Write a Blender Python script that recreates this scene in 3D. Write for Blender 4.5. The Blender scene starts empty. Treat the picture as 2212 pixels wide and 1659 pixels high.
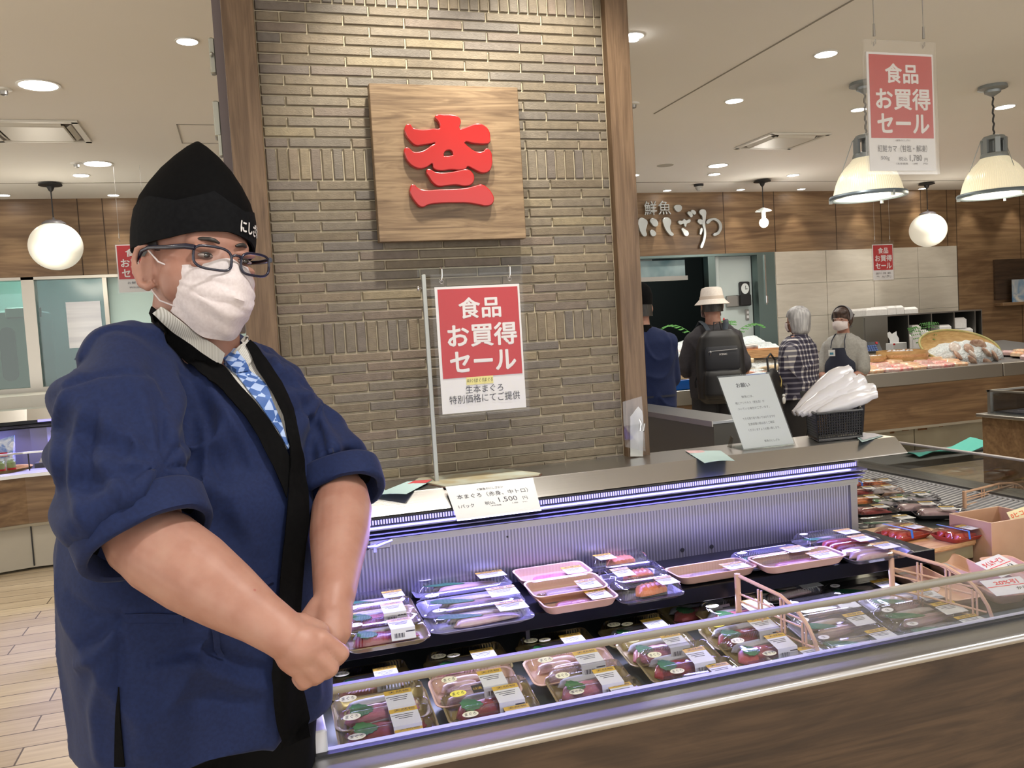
import bpy, bmesh, math, random
from mathutils import Matrix, Vector, Euler
from mathutils.bvhtree import BVHTree
random.seed(7)
SC = bpy.context.scene
COL = SC.collection
PI = math.pi
def rad(a): return math.radians(a)

# ------------------------------------------------------------------ camera
CH = 1.45; FPX = 1860.0
_p, _r, _y = rad(3.378), rad(-3.435), rad(17.18)
_f = Vector((math.sin(_y)*math.cos(_p), math.cos(_y)*math.cos(_p), -math.sin(_p)))
_r0 = Vector((math.cos(_y), -math.sin(_y), 0)); _u0 = _r0.cross(_f)
CR = math.cos(_r)*_r0 + math.sin(_r)*_u0
CU = -math.sin(_r)*_r0 + math.cos(_r)*_u0
CF = _f
CO = Vector((0, 0, CH))
cam = bpy.data.cameras.new('camera'); cam_ob = bpy.data.objects.new('camera', cam); COL.objects.link(cam_ob)
cam.sensor_width = 36.0; cam.lens = 36.0*FPX/2212.0; cam.clip_start = 0.05; cam.clip_end = 100
cam_ob.matrix_world = Matrix(((CR.x, CU.x, -CF.x, 0), (CR.y, CU.y, -CF.y, 0), (CR.z, CU.z, -CF.z, CH), (0, 0, 0, 1)))
SC.camera = cam_ob
def ray(px, py): return CR*((px-1106)/FPX) - CU*((py-829.5)/FPX) + CF
def at_z(px, py, z): d = ray(px, py); return CO + d*((z-CH)/d.z)
def at_y(px, py, y): d = ray(px, py); return CO + d*(y/d.y)
def at_w(px, py, w): return CO + ray(px, py)*w

# ------------------------------------------------------------------ view, world, big lights
SC.view_settings.view_transform = 'Standard'; SC.view_settings.look = 'None'
SC.view_settings.gamma = 1.0; SC.view_settings.use_curve_mapping = False
SC.view_settings.exposure = 0.92
SC.cycles.use_denoising = True
SC.cycles.max_bounces = 8; SC.cycles.transparent_max_bounces = 24; SC.cycles.glossy_bounces = 4; SC.cycles.diffuse_bounces = 4
SC.cycles.caustics_reflective = False; SC.cycles.caustics_refractive = False
SC.cycles.sample_clamp_indirect = 4.0
W = bpy.data.worlds.new('store'); SC.world = W; W.use_nodes = True
W.node_tree.nodes['Background'].inputs[0].default_value = (1.0, 0.97, 0.92, 1)
W.node_tree.nodes['Background'].inputs[1].default_value = 1.05
def lamp(name, kind, loc, energy, color=(1, .95, .86), aim=None, **kw):
    l = bpy.data.lights.new(name, kind); l.energy = energy; l.color = color
    for k, v in kw.items(): setattr(l, k, v)
    o = bpy.data.objects.new(name, l); COL.objects.link(o); o.location = loc
    if aim is not None: o.rotation_euler = (Vector(aim)-Vector(loc)).to_track_quat('-Z', 'Y').to_euler()
    return o
CEIL = 2.87
WARM = (1, .93, .80)
# ceiling lamps over the aisle where the photographer stands
for i, (x, y, e) in enumerate(((-1.3, -.4, 40), (.5, -.7, 34), (2.3, -.3, 44), (-1.7, 1.9, 60), (3.4, 1.3, 66), (.62, .62, 62))):
    lamp('aisle_downlight_lamp', 'SPOT', (x, y, CEIL-.03), e, (1, .96, .9), (x, y, 0), spot_size=rad(125), spot_blend=.7, shadow_soft_size=.09)
# wall washers in front of the brick pillar
lamp('pillar_washer_lamp', 'SPOT', (.50, 2.02, 2.80), 48, WARM, (.50, 2.49, 1.95), spot_size=rad(62), spot_blend=.8, shadow_soft_size=.035)
lamp('pillar_washer_lamp', 'SPOT', (.90, 2.02, 2.80), 48, WARM, (.92, 2.49, 1.95), spot_size=rad(62), spot_blend=.8, shadow_soft_size=.035)

# ------------------------------------------------------------------ materials
MATS = {}
def nodes_of(m): return m.node_tree.nodes, m.node_tree.links
def M(name, col=(.8, .8, .8), rough=.5, metal=0.0, spec=.5, emit=None, es=1.0, alpha=None, sss=0, sheen=0, coat=0):
    if name in MATS: return MATS[name]
    m = bpy.data.materials.new(name); m.use_nodes = True
    b = m.node_tree.nodes['Principled BSDF']
    b.inputs['Base Color'].default_value = (*col, 1); b.inputs['Roughness'].default_value = rough
    b.inputs['Metallic'].default_value = metal; b.inputs['Specular IOR Level'].default_value = spec
    if emit: b.inputs['Emission Color'].default_value = (*emit, 1); b.inputs['Emission Strength'].default_value = es
    if sss:
        b.inputs['Subsurface Weight'].default_value = sss; b.inputs['Subsurface Radius'].default_value = (.012, .005, .003); b.inputs['Subsurface Scale'].default_value = 1
    if sheen: b.inputs['Sheen Weight'].default_value = sheen; b.inputs['Sheen Roughness'].default_value = .5
    if coat: b.inputs['Coat Weight'].default_value = coat; b.inputs['Coat Roughness'].default_value = .05
    if alpha is not None: b.inputs['Alpha'].default_value = alpha
    MATS[name] = m; return m
def bsdf(m): return m.node_tree.nodes['Principled BSDF']
def coords(m, kind='Object', scale=(1, 1, 1), rot=(0, 0, 0)):
    N, L = nodes_of(m)
    t = N.new('ShaderNodeTexCoord'); mp = N.new('ShaderNodeMapping')
    mp.inputs['Scale'].default_value = scale; mp.inputs['Rotation'].default_value = rot
    L.new(t.outputs[kind], mp.inputs[0]); return mp.outputs[0]
def noise(m, vec, scale=5, detail=3, dist=0, rough=.5):
    N, L = nodes_of(m); n = N.new('ShaderNodeTexNoise'); n.inputs['Scale'].default_value = scale
    n.inputs['Detail'].default_value = detail; n.inputs['Distortion'].default_value = dist; n.inputs['Roughness'].default_value = rough
    L.new(vec, n.inputs['Vector']); return n.outputs['Fac']
def ramp(m, fac, stops, const=False):
    N, L = nodes_of(m); r = N.new('ShaderNodeValToRGB'); e = r.color_ramp.elements
    while len(e) < len(stops): e.new(.5)
    for k, (p, c) in enumerate(stops): e[k].position = p; e[k].color = (*c, 1) if len(c) == 3 else c
    if const: r.color_ramp.interpolation = 'CONSTANT'
    L.new(fac, r.inputs[0]); return r.outputs[0]
def bump(m, fac, strength=.3, dist=.01):
    N, L = nodes_of(m); b = N.new('ShaderNodeBump'); b.inputs['Strength'].default_value = strength; b.inputs['Distance'].default_value = dist
    L.new(fac, b.inputs['Height']); L.new(b.outputs[0], bsdf(m).inputs['Normal'])
def setc(m, out, inp='Base Color'): m.node_tree.links.new(out, bsdf(m).inputs[inp])
def mixc(m, fac, a, b):
    N, L = nodes_of(m); x = N.new('ShaderNodeMix'); x.data_type = 'RGBA'
    for s, v in ((0, fac), (6, a), (7, b)):
        if isinstance(v, (int, float)): x.inputs[s].default_value = v
        elif isinstance(v, tuple): x.inputs[s].default_value = (*v, 1)
        else: L.new(v, x.inputs[s])
    return x.outputs[2]
def wood(name, dark, mid, light, axis='X', scale=1.0, rough=.45, kn=True):
    """grain runs along axis"""
    m = M(name, mid, rough)
    st = {'X': (.55, 5, 5), 'Y': (5, .55, 5), 'Z': (5, 5, .55)}[axis]
    v = coords(m, 'Object', tuple(s*scale for s in st))
    n1 = noise(m, v, 3.2, 5, 1.6, .55)
    v2 = coords(m, 'Object', tuple(s*scale*(7 if s > 1 else 1.6) for s in st))
    n2 = noise(m, v2, 4, 3, .2)
    c1 = ramp(m, n1, [(.25, dark), (.45, mid), (.6, light), (.78, mid)])
    c2 = ramp(m, n2, [(.3, (.66, .62, .58)), (.65, (1, 1, 1))])
    N, L = nodes_of(m); x = N.new('ShaderNodeMix'); x.data_type = 'RGBA'; x.blend_type = 'MULTIPLY'; x.inputs[0].default_value = .8
    L.new(c1, x.inputs[6]); L.new(c2, x.inputs[7]); setc(m, x.outputs[2]); bump(m, n2, .12, .002)
    return m
def noisy(name, c1, c2, scale=20, rough=.7, detail=3, bs=0, bd=.003, metal=0, stretch=(1, 1, 1), dist=0, **kw):
    if name in MATS: return MATS[name]
    m = M(name, c1, rough, metal, **kw); n = noise(m, coords(m, 'Object', stretch), scale, detail, dist)
    setc(m, ramp(m, n, [(.35, c1), (.65, c2)]))
    if bs: bump(m, n, bs, bd)
    return m
def clear(name, tint=(1, 1, 1), refl=1.0, rough=.03, base=.04, mx=.6):
    """thin clear sheet: transparent plus fresnel gloss"""
    if name in MATS: return MATS[name]
    m = bpy.data.materials.new(name); m.use_nodes = True; N, L = nodes_of(m); N.clear()
    o = N.new('ShaderNodeOutputMaterial'); mxs = N.new('ShaderNodeMixShader'); t = N.new('ShaderNodeBsdfTransparent'); g = N.new('ShaderNodeBsdfGlossy')
    t.inputs[0].default_value = (*tint, 1); g.inputs['Roughness'].default_value = rough; g.inputs[0].default_value = (refl, refl, refl, 1)
    lw = N.new('ShaderNodeLayerWeight'); lw.inputs[0].default_value = .35
    mr = N.new('ShaderNodeMapRange'); mr.inputs['To Min'].default_value = base; mr.inputs['To Max'].default_value = mx
    L.new(lw.outputs['Fresnel'], mr.inputs[0]); L.new(mr.outputs[0], mxs.inputs[0])
    L.new(t.outputs[0], mxs.inputs[1]); L.new(g.outputs[0], mxs.inputs[2]); L.new(mxs.outputs[0], o.inputs[0])
    MATS[name] = m; return m
def steel(name, col=(.62, .62, .62), rough=.28, axis='X', bs=.08):
    if name in MATS: return MATS[name]
    m = M(name, col, rough, 1.0)
    v = coords(m, 'Object', {'X': (1, 90, 90), 'Y': (90, 1, 90), 'Z': (90, 90, 1)}[axis])
    n = noise(m, v, 3, 2); bump(m, n, bs, .002); return m

WHITE = M('white_paper', (.70, .70, .71), .55); INK = M('black_ink', (.02, .02, .022), .6)
RED = M('sale_red', (.44, .014, .024), .4); LETW = M('sign_white', (.70, .68, .68), .5)
SS = steel('brushed_steel'); SSD = steel('steel_dull', (.36, .35, .33), .42)
ACR = clear('clear_acrylic', (.97, .985, .98), .5, .02, 0); SLV = clear('poster_sleeve', (.985, .985, .985), 1, .05, .0, .22); FGL = clear('front_glass_clear', (.97, .985, .98), .5, .02, 0, .38)
PLAS = clear('clear_plastic', (.93, .93, .96), .9, .06, .035)
BLK = M('matt_black', (.006, .006, .008), .5); CHROME = M('chrome', (.8, .8, .8), .12, 1)

# ------------------------------------------------------------------ mesh builder
class G:
    def __init__(s): s.v = []; s.f = []; s.mi = []; s.m = 0; s.X = Matrix.Identity(4)
    def add(s, vs, fs, X=None):
        k = len(s.v); T = s.X @ X if X is not None else s.X
        s.v += [T @ Vector(p) for p in vs]; s.f += [tuple(k+i for i in f) for f in fs]; s.mi += [s.m]*len(fs)
        return s
    def box(s, c, d, X=None, ch=0, rz=0, R=None):
        hx, hy, hz = d[0]/2, d[1]/2, d[2]/2
        T = Matrix.Translation(c) @ (R if R is not None else Matrix.Rotation(rz, 4, 'Z'))
        if X is not None: T = X @ T
        if ch <= 0:
            vs = [(x, y, z) for z in (-hz, hz) for y in (-hy, hy) for x in (-hx, hx)]
            fs = [(0, 2, 3, 1), (4, 5, 7, 6), (0, 1, 5, 4), (2, 6, 7, 3), (0, 4, 6, 2), (1, 3, 7, 5)]
            return s.add(vs, fs, T)
        rings = []
        for z, o in ((-hz, ch), (-hz+ch, 0), (hz-ch, 0), (hz, ch)):
            a, b = hx-o, hy-o; c_ = min(ch, a*.9, b*.9)
            rings.append([(a-c_, -b, z), (a, -b+c_, z), (a, b-c_, z), (a-c_, b, z), (-a+c_, b, z), (-a, b-c_, z), (-a, -b+c_, z), (-a+c_, -b, z)])
        return s.loft(rings, X=T)
    def bx(s, x0, x1, y0, y1, z0, z1, ch=0): return s.box(((x0+x1)/2, (y0+y1)/2, (z0+z1)/2), (x1-x0, y1-y0, z1-z0), ch=ch)
    def loft(s, rings, cap=True, X=None, close=True, loop=False):
        n = len(rings[0]); vs = [p for r in rings for p in r]; fs = []
        nr = len(rings)
        for i in range(nr if loop else nr-1):
            i2 = (i+1) % nr
            for j in range(n if close else n-1):
                a, b = i*n+j, i*n+(j+1) % n; c, d = i2*n+(j+1) % n, i2*n+j
                fs.append((a, b, c, d))
        if cap and not loop: fs.append(tuple(range(n-1, -1, -1))); fs.append(tuple((nr-1)*n+j for j in range(n)))
        return s.add(vs, fs, X)
    def lathe(s, prof, n=24, c=(0, 0, 0), X=None, cap=True):
        rings = [[(max(r, 1e-5)*math.cos(2*PI*j/n), max(r, 1e-5)*math.sin(2*PI*j/n), z) for j in range(n)] for r, z in prof]
        T = Matrix.Translation(c); T = X @ T if X is not None else T
        return s.loft(rings, cap, T)
    def tube(s, pts, r, n=8, cap=True, X=None, flat=1.0):
        pts = [Vector(p) for p in pts]; rr = r if isinstance(r, (list, tuple)) else [r]*len(pts)
        rings = []; up = None
        for i, p in enumerate(pts):
            t = (pts[min(i+1, len(pts)-1)]-pts[max(i-1, 0)]).normalized()
            if up is None: up = Vector((0, 0, 1)) if abs(t.z) < .9 else Vector((1, 0, 0))
            a = t.cross(up); a = a.normalized() if a.length > 1e-6 else t.orthogonal().normalized()
            b = a.cross(t).normalized(); up = b
            rings.append([p + a*(rr[i]*math.cos(2*PI*j/n)) + b*(rr[i]*flat*math.sin(2*PI*j/n)) for j in range(n)])
        return s.loft(rings, cap, X)
    def ell(s, c, r, R=None, n=20, m=12, X=None):
        rings = []
        for i in range(m+1):
            t = PI*i/m; q = max(math.sin(t), 1e-3)
            rings.append([(r[0]*q*math.cos(2*PI*j/n), r[1]*q*math.sin(2*PI*j/n), -r[2]*math.cos(t)) for j in range(n)])
        T = Matrix.Translation(c) @ (R.to_matrix().to_4x4() if isinstance(R, Euler) else (R if R is not None else Matrix.Identity(4)))
        T = X @ T if X is not None else T
        return s.loft(rings, True, T)
    def quad(s, a, b, c, d): return s.add([a, b, c, d], [(0, 1, 2, 3)])
    def sheet(s, grid, thick=0.0):
        """grid of points [row][col]; optional thickness along -normal"""
        nr, nc = len(grid), len(grid[0]); vs = [Vector(p) for r in grid for p in r]
        fs = [(i*nc+j, i*nc+j+1, (i+1)*nc+j+1, (i+1)*nc+j) for i in range(nr-1) for j in range(nc-1)]
        if not thick: return s.add(vs, fs)
        nrm = [Vector() for _ in vs]
        for f in fs:
            q = (vs[f[1]]-vs[f[0]]).cross(vs[f[3]]-vs[f[0]])
            for i in f: nrm[i] += q
        k = len(vs); v2 = vs + [v - n.normalized()*thick if n.length > 0 else v for v, n in zip(vs, nrm)]
        f2 = list(fs) + [tuple(k+i for i in reversed(f)) for f in fs]
        bd = [(i, 0) for i in range(nr)] + [(nr-1, j) for j in range(1, nc)] + [(i, nc-1) for i in range(nr-2, -1, -1)] + [(0, j) for j in range(nc-2, 0, -1)]
        bi = [i*nc+j for i, j in bd]
        for a, b in zip(bi, bi[1:]+bi[:1]): f2.append((a, b, k+b, k+a))
        return s.add(v2, f2)
    def prism(s, pts, h, X=None):
        n = len(pts); vs = [(x, y, 0) for x, y in pts] + [(x, y, h) for x, y in pts]
        fs = [tuple(range(n-1, -1, -1)), tuple(range(n, 2*n))] + [(i, (i+1) % n, n+(i+1) % n, n+i) for i in range(n)]
        return s.add(vs, fs, X)
    def mesh(s, name, mats):
        me = bpy.data.meshes.new(name); me.from_pydata([tuple(v) for v in s.v], [], s.f)
        for m in (mats if isinstance(mats, (list, tuple)) else [mats]): me.materials.append(m)
        me.polygons.foreach_set('material_index', s.mi); me.validate(); me.update(); return me
def smooth(me, ang=35):
    me.polygons.foreach_set('use_smooth', [True]*len(me.polygons)); me.update()
    try: me.set_sharp_from_angle(angle=rad(ang))
    except Exception: pass
    return me
def put(name, me, parent=None, world=False):
    o = bpy.data.objects.new(name, me); COL.objects.link(o)
    if parent is not None:
        o.parent = parent
        if world: o.matrix_parent_inverse = base_of(parent).inverted()
    return o
def base_of(p):
    m = Matrix.LocRotScale(p.location, p.rotation_euler, p.scale)
    return base_of(p.parent) @ p.matrix_parent_inverse @ m if p.parent else m
def obj(name, g, mats, parent=None, world=True, sm=35):
    me = g.mesh(name, mats) if isinstance(g, G) else g
    if sm: smooth(me, sm)
    return put(name, me, parent, world)
def thing(name, label, cat, loc=(0, 0, 0), rz=0, group=None, rot=None):
    o = bpy.data.objects.new(name, None); COL.objects.link(o); o.location = loc; o.rotation_euler = rot if rot is not None else (0, 0, rz)
    o.empty_display_size = .1
    return tag(o, label, cat, group)
def tag(o, label, cat, group=None):
    o['label'] = label; o['category'] = cat
    if group: o['group'] = group
    return o
def struct(o): o['kind'] = 'structure'; return o
def lab(o, l): o['label'] = l; return o
def copy_tree(o, parent=None):
    c = o.copy(); COL.objects.link(c)
    if parent is not None: c.parent = parent; c.matrix_parent_inverse = o.matrix_parent_inverse.copy()
    for ch in list(o.children): copy_tree(ch, c)
    return c

# ------------------------------------------------------------------ lettering
_tc = {}
def glyphs(s, bold=0.0):
    """flat glyph mesh data of a string: (verts2d, faces, bounds)"""
    if (s, bold) in _tc: return _tc[(s, bold)]
    cu = bpy.data.curves.new('t', 'FONT'); cu.body = s; cu.size = 1; cu.offset = bold; cu.resolution_u = 2; cu.fill_mode = 'FRONT'
    o = bpy.data.objects.new('t', cu); COL.objects.link(o)
    dg = bpy.context.evaluated_depsgraph_get(); dg.update()
    me = bpy.data.meshes.new_from_object(o.evaluated_get(dg))
    vs = [(v.co.x, v.co.y) for v in me.vertices]; fs = [tuple(p.vertices) for p in me.polygons]
    bpy.data.objects.remove(o); bpy.data.curves.remove(cu); bpy.data.meshes.remove(me)
    if not vs: vs = [(0, 0), (1, 0), (1, 1)]; fs = [(0, 1, 2)]
    b = (min(v[0] for v in vs), max(v[0] for v in vs), min(v[1] for v in vs), max(v[1] for v in vs))
    _tc[(s, bold)] = (vs, fs, b); return _tc[(s, bold)]
def text(g, s, cx, cy, h=None, w=None, bold=0.0, X=None, slant=0, left=False):
    """text fitted to height h / width w, centred (cx,cy) in the local XY plane of X"""
    vs, fs, (x0, x1, y0, y1) = glyphs(s, 0.0); lay = 10**9
    if bold > .02:
        b = bold*.72
        dirs = [(b*math.cos(k*PI/4), b*math.sin(k*PI/4)) for k in range(8)]
        n = len(vs); f0 = list(fs); v0 = list(vs); vs = v0 + [(x+dx, y+dy) for dx, dy in dirs for x, y in v0]; fs = f0 + [tuple(i+n*(k+1) for i in f) for k in range(8) for f in f0]; lay = n
        x0 -= b; x1 += b; y0 -= b; y1 += b
    sy = h/(y1-y0) if h else None; sx = w/(x1-x0) if w else None
    sy = sy or sx; sx = sx or sy
    ox = x0 if left else (x0+x1)/2
    g.add([((x-ox)*sx + cx + slant*(y-(y0+y1)/2)*sy, (y-(y0+y1)/2)*sy + cy, -5e-5*(i//lay)) for i, (x, y) in enumerate(vs)], fs, X)
XZ = Matrix(((1, 0, 0, 0), (0, 0, -1, 0), (0, 1, 0, 0), (0, 0, 0, 1)))   # local XY plane stood up, facing -Y
def outline(name, loops, mat, X, extr=.008, bev=.002, parent=None, res=4):
    """filled 2-D shape with holes, smooth outline, given thickness"""
    cu = bpy.data.curves.new(name, 'CURVE'); cu.dimensions = '2D'; cu.fill_mode = 'BOTH'; cu.extrude = extr; cu.bevel_depth = bev; cu.bevel_resolution = 2; cu.resolution_u = res
    for lp in loops:
        sp = cu.splines.new('BEZIER'); sp.bezier_points.add(len(lp)-1); sp.use_cyclic_u = True
        for b, p in zip(sp.bezier_points, lp): b.co = (p[0], p[1], 0); b.handle_left_type = b.handle_right_type = 'AUTO'
        for b in sp.bezier_points: b.handle_left_type = b.handle_right_type = 'AUTO'
    o = bpy.data.objects.new('t', cu); COL.objects.link(o)
    dg = bpy.context.evaluated_depsgraph_get(); dg.update()
    me = bpy.data.meshes.new_from_object(o.evaluated_get(dg)); me.name = name
    bpy.data.objects.remove(o); bpy.data.curves.remove(cu)
    me.transform(X); me.materials.clear(); me.materials.append(mat)
    smooth(me, 40); return put(name, me, parent, True)
# ================================================================== materials of the place
WD = wood('walnut_board', (.11, .063, .03), (.19, .112, .057), (.27, .172, .09), 'X', .45)
WDZ = wood('walnut_casing', (.082, .046, .024), (.13, .08, .044), (.17, .108, .062), 'Z', 1.6)
WDB = wood('sign_walnut', (.085, .05, .025), (.165, .108, .06), (.245, .17, .098), 'X', 2.2)
WDC = wood('case_walnut', (.020, .010, .005), (.042, .023, .012), (.068, .039, .021), 'X', 1.1, .5)
CEM = noisy('ceiling_paint', (.82, .80, .75), (.85, .83, .785), .6, .8)
TILE = M('beige_tile', (.62, .57, .49), .28)
def _tile():
    N, L = nodes_of(TILE); v = coords(TILE, 'Object', (1, 1, 1)); n = noise(TILE, coords(TILE, 'Object', (1.5, 1, 9)), 2.5, 4, .6)
    setc(TILE, ramp(TILE, n, [(.3, (.52, .48, .41)), (.7, (.60, .56, .485))]))
_tile()
FL = M('floor_plank', (.6, .5, .36), .35)
def _floor():
    N, L = nodes_of(FL); b = N.new('ShaderNodeTexBrick')
    b.inputs['Scale'].default_value = 1; b.inputs['Brick Width'].default_value = .9; b.inputs['Row Height'].default_value = .15; b.inputs['Mortar Size'].default_value = .0035
    b.offset = .37; b.inputs['Color1'].default_value = (.66, .55, .39, 1); b.inputs['Color2'].default_value = (.52, .42, .29, 1); b.inputs['Mortar'].default_value = (.10, .07, .045, 1)
    L.new(coords(FL, 'Object'), b.inputs[0]); n = noise(FL, coords(FL, 'Object', (1.2, 14, 1)), 3, 4, .4)
    c = ramp(FL, n, [(.3, (.78, .74, .7)), (.65, (1, 1, 1))]); x = N.new('ShaderNodeMix'); x.data_type = 'RGBA'; x.blend_type = 'MULTIPLY'; x.inputs[0].default_value = .8
    L.new(b.outputs[0], x.inputs[6]); L.new(c, x.inputs[7]); setc(FL, x.outputs[2])
_floor()
TEAL = noisy('teal_lit_white', (.52, .70, .68), (.56, .74, .71), 1.5, .5)  # white kitchen walls, with the teal of their lighting put into the colour
FRAME = steel('window_frame_steel', (.50, .47, .42), .35, 'Z')

# ================================================================== room shell
def sbox(name, x0, x1, y0, y1, z0, z1, mat, ch=0):
    return struct(obj(name, G().bx(x0, x1, y0, y1, z0, z1, ch), mat, sm=0))
sbox('floor', -7, 12, -3, 11.6, -.1, 0, FL)
sbox('ceiling', -7, 12, -3, 11.6, CEIL, CEIL+.1, CEM)
# back wall with its openings
g = G(); Y0, Y1 = 8.5, 8.62
g.bx(-7, 12, Y0, Y1, 2.19, CEIL)                       # fascia band
g.bx(-7, -2.9, Y0, Y1, 1.2, 2.19); g.bx(-7, .25, Y0, Y1, 0, 1.2)
g.bx(.25, 4.12, Y0, Y1, 0, 2.19); g.bx(4.12, 5.83, Y0, Y1, 0, 1.0); g.bx(8.43, 12, Y0, Y1, 0, 2.19); g.bx(5.83, 8.43, Y0+.02, Y1, 0, 2.19)
struct(obj('wall_back', g, WD, sm=0))
g = G()
for x in (-3.4, -1.304, -1.101, 5.205, 5.855, 6.684, 7.316, 7.902, 8.29, 8.43, 9.43): g.bx(x-.004, x+.004, Y0-.002, Y0+.004, 2.19 if x < 8.3 else .9, CEIL)
struct(obj('trim_1', g, M('dark_joint', (.05, .028, .014), .7), sm=0))
struct(obj('trim_2', G().bx(-7, 2.0, 7.74, 7.748, CEIL-.004, CEIL).bx(2.0, 12, 7.872, 7.88, CEIL-.004, CEIL).bx(2.76, 2.768, -1, 5.33, CEIL-.004, CEIL), M('ceiling_joint', (.28, .26, .22), .8), sm=0))
# tiled panel with pale joints
g = G()
zs = [.3, .66, 1.02, 1.44, 1.82, 2.19]; xs = [5.84, 6.52, 7.18, 7.83, 8.42]
for a, b in zip(zs, zs[1:]):
    for c, d in zip(xs, xs[1:]): g.box(((c+d)/2, Y0+.003, (a+b)/2), (d-c-.006, .022, b-a-.006), ch=.0015)
struct(obj('wall_tiles', g, TILE, sm=0))
struct(obj('trim_3', G().bx(5.83, 8.43, Y0+.004, Y0+.02, .29, 2.19), M('tile_joint', (.72, .69, .62), .7), sm=0))
struct(obj('wall_right', G().bx(11.9, 12, -3, 8.5, 0, CEIL), WD, sm=0))
# small wooden shelf niche in the right wall
t = thing('wall_shelf', 'small wooden wall shelf on the far right wood wall', 'shelf', (9.35, 8.5, 1.45))
obj('board', G().bx(8.98, 9.75, 8.36, 8.5, 1.42, 1.46, .004), WD, t); obj('back_panel', G().bx(8.98, 9.75, 8.47, 8.499, 1.5, 2.0), WDC, t, sm=0)
t = thing('picture_card', 'blue and white picture card standing on the wall shelf', 'picture', (9.3, 8.4, 1.46))
m = noisy('picture_print', (.12, .25, .42), (.62, .6, .55), 6, .4, 3, dist=1.2)
obj('card', G().bx(9.17, 9.5, 8.40, 8.408, 1.46, 1.74), m, t, sm=0)

# ------------------------------------------------------------------ kitchen seen through the openings
KD = M('kitchen_dark', (.015, .018, .018), .6); KW = noisy('kitchen_panel_white', (.50, .58, .58), (.56, .64, .63), 2, .35)
sbox('wall_kitchen', 3.6, 6.1, 10.4, 10.5, 0, CEIL, KD); sbox('wall_kitchen_left', 3.6, 3.7, 8.62, 10.4, 0, CEIL, KD)
sbox('wall_kitchen_right', 6.0, 6.1, 8.62, 10.4, 0, CEIL, KD)
t = struct(thing('window_1', 'kitchen opening framed in grey steel beside the tiled panel', 'window', (4.9, 8.5, 1.0)))
fm = steel('grey_green_steel', (.18, .24, .235), .45, 'Z')
g = G(); g.bx(4.98, 5.07, 8.5, 8.6, 1.0, 2.19); g.bx(4.1, 5.83, 8.49, 8.62, 2.165, 2.19)
obj('frame', g, fm, t)
obj('sliding_door', G().bx(5.6, 5.83, 8.49, 8.6, 1.0, 2.165), fm, t); obj('rail', G().bx(5.685, 5.70, 8.475, 8.49, 1.6, 2.16).bx(5.69, 5.71, 8.47, 8.5, 1.62, 1.7), CHROME, t)
struct(obj('wall_kitchen_panel', G().bx(5.07, 5.6, 8.62, 8.66, 1.0, 2.165), KW, sm=0))
o = obj('pipe', G().tube([(5.13, 8.585, 1.0), (5.13, 8.585, 2.165)], .03, 14), M('pipe_white', (.55, .63, .63), .35)); tag(o, 'pale vertical pipe beside the kitchen opening frame', 'pipe')
t = thing('extractor_hood', 'stainless extractor hood in the dark kitchen opening', 'hood', (4.5, 9.0, 1.9))
obj('hood_body', G().loft([[(3.9, 8.75, 1.97), (4.83, 8.75, 1.97), (4.83, 9.6, 1.97), (3.9, 9.6, 1.97)], [(3.9, 8.75, 2.16), (4.83, 8.75, 2.16), (4.83, 9.6, 2.16), (3.9, 9.6, 2.16)]]), noisy('hood_steel', (.12, .2, .22), (.38, .47, .48), 2.2, .35, 3, metal=.7), t, sm=0)
obj('lip', G().bx(3.9, 4.85, 8.73, 8.75, 1.93, 1.98), SSD, t); obj('flue', G().bx(4.1, 4.5, 8.9, 9.3, 2.15, CEIL), SSD, t, sm=0)
t = thing('wall_clock', 'small black framed clock on the pale kitchen panel', 'clock', (5.49, 8.6, 1.79))
obj('case', G().box((5.49, 8.6, 1.79), (.13, .04, .17), ch=.01), M('clock_black', (.02, .02, .022), .4), t)
obj('dial', G().lathe([(.05, 0), (.05, .004)], 28, X=Matrix.Translation((5.485, 8.579, 1.795)) @ XZ @ Matrix.Scale(1.2, 4, (0, 1, 0))), M('dial', (.7, .75, .75), .4), t)
g = G(); g.box((5.49, 8.571, 1.805), (.004, .002, .045)); g.box((5.502, 8.571, 1.793), (.03, .002, .004)); obj('hands', g, INK, t, sm=0)
t = thing('towel_dispenser', 'grey and black towel dispenser under the kitchen clock', 'dispenser', (5.4, 8.6, 1.66))
obj('tray', G().box((5.33, 8.6, 1.66), (.16, .04, .13), ch=.008), SSD, t); obj('holder', G().box((5.47, 8.57, 1.665), (.13, .08, .13), ch=.01), BLK, t)
t = thing('light_switch', 'steel double light switch below the towel dispenser', 'switch', (5.52, 8.61, 1.5))
obj('plate', G().box((5.52, 8.612, 1.5), (.045, .012, .12), ch=.003), SSD, t); obj('rocker', G().box((5.52, 8.602, 1.525), (.025, .012, .03)).box((5.52, 8.602, 1.475), (.025, .012, .03)), WHITE, t)
t = thing('spray_bottle', 'white squeeze bottle with red cap by the kitchen opening', 'bottle', (5.16, 8.5, 1.2))
obj('bottle', G().lathe([(.03, 0), (.03, .12), (.012, .16), (.01, .18)], 16, (5.16, 8.52, 1.25)), WHITE, t); obj('cap', G().lathe([(.012, 0), (.012, .03), (.004, .05)], 12, (5.16, 8.52, 1.43)), M('cap_red', (.6, .03, .03), .4), t)
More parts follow.
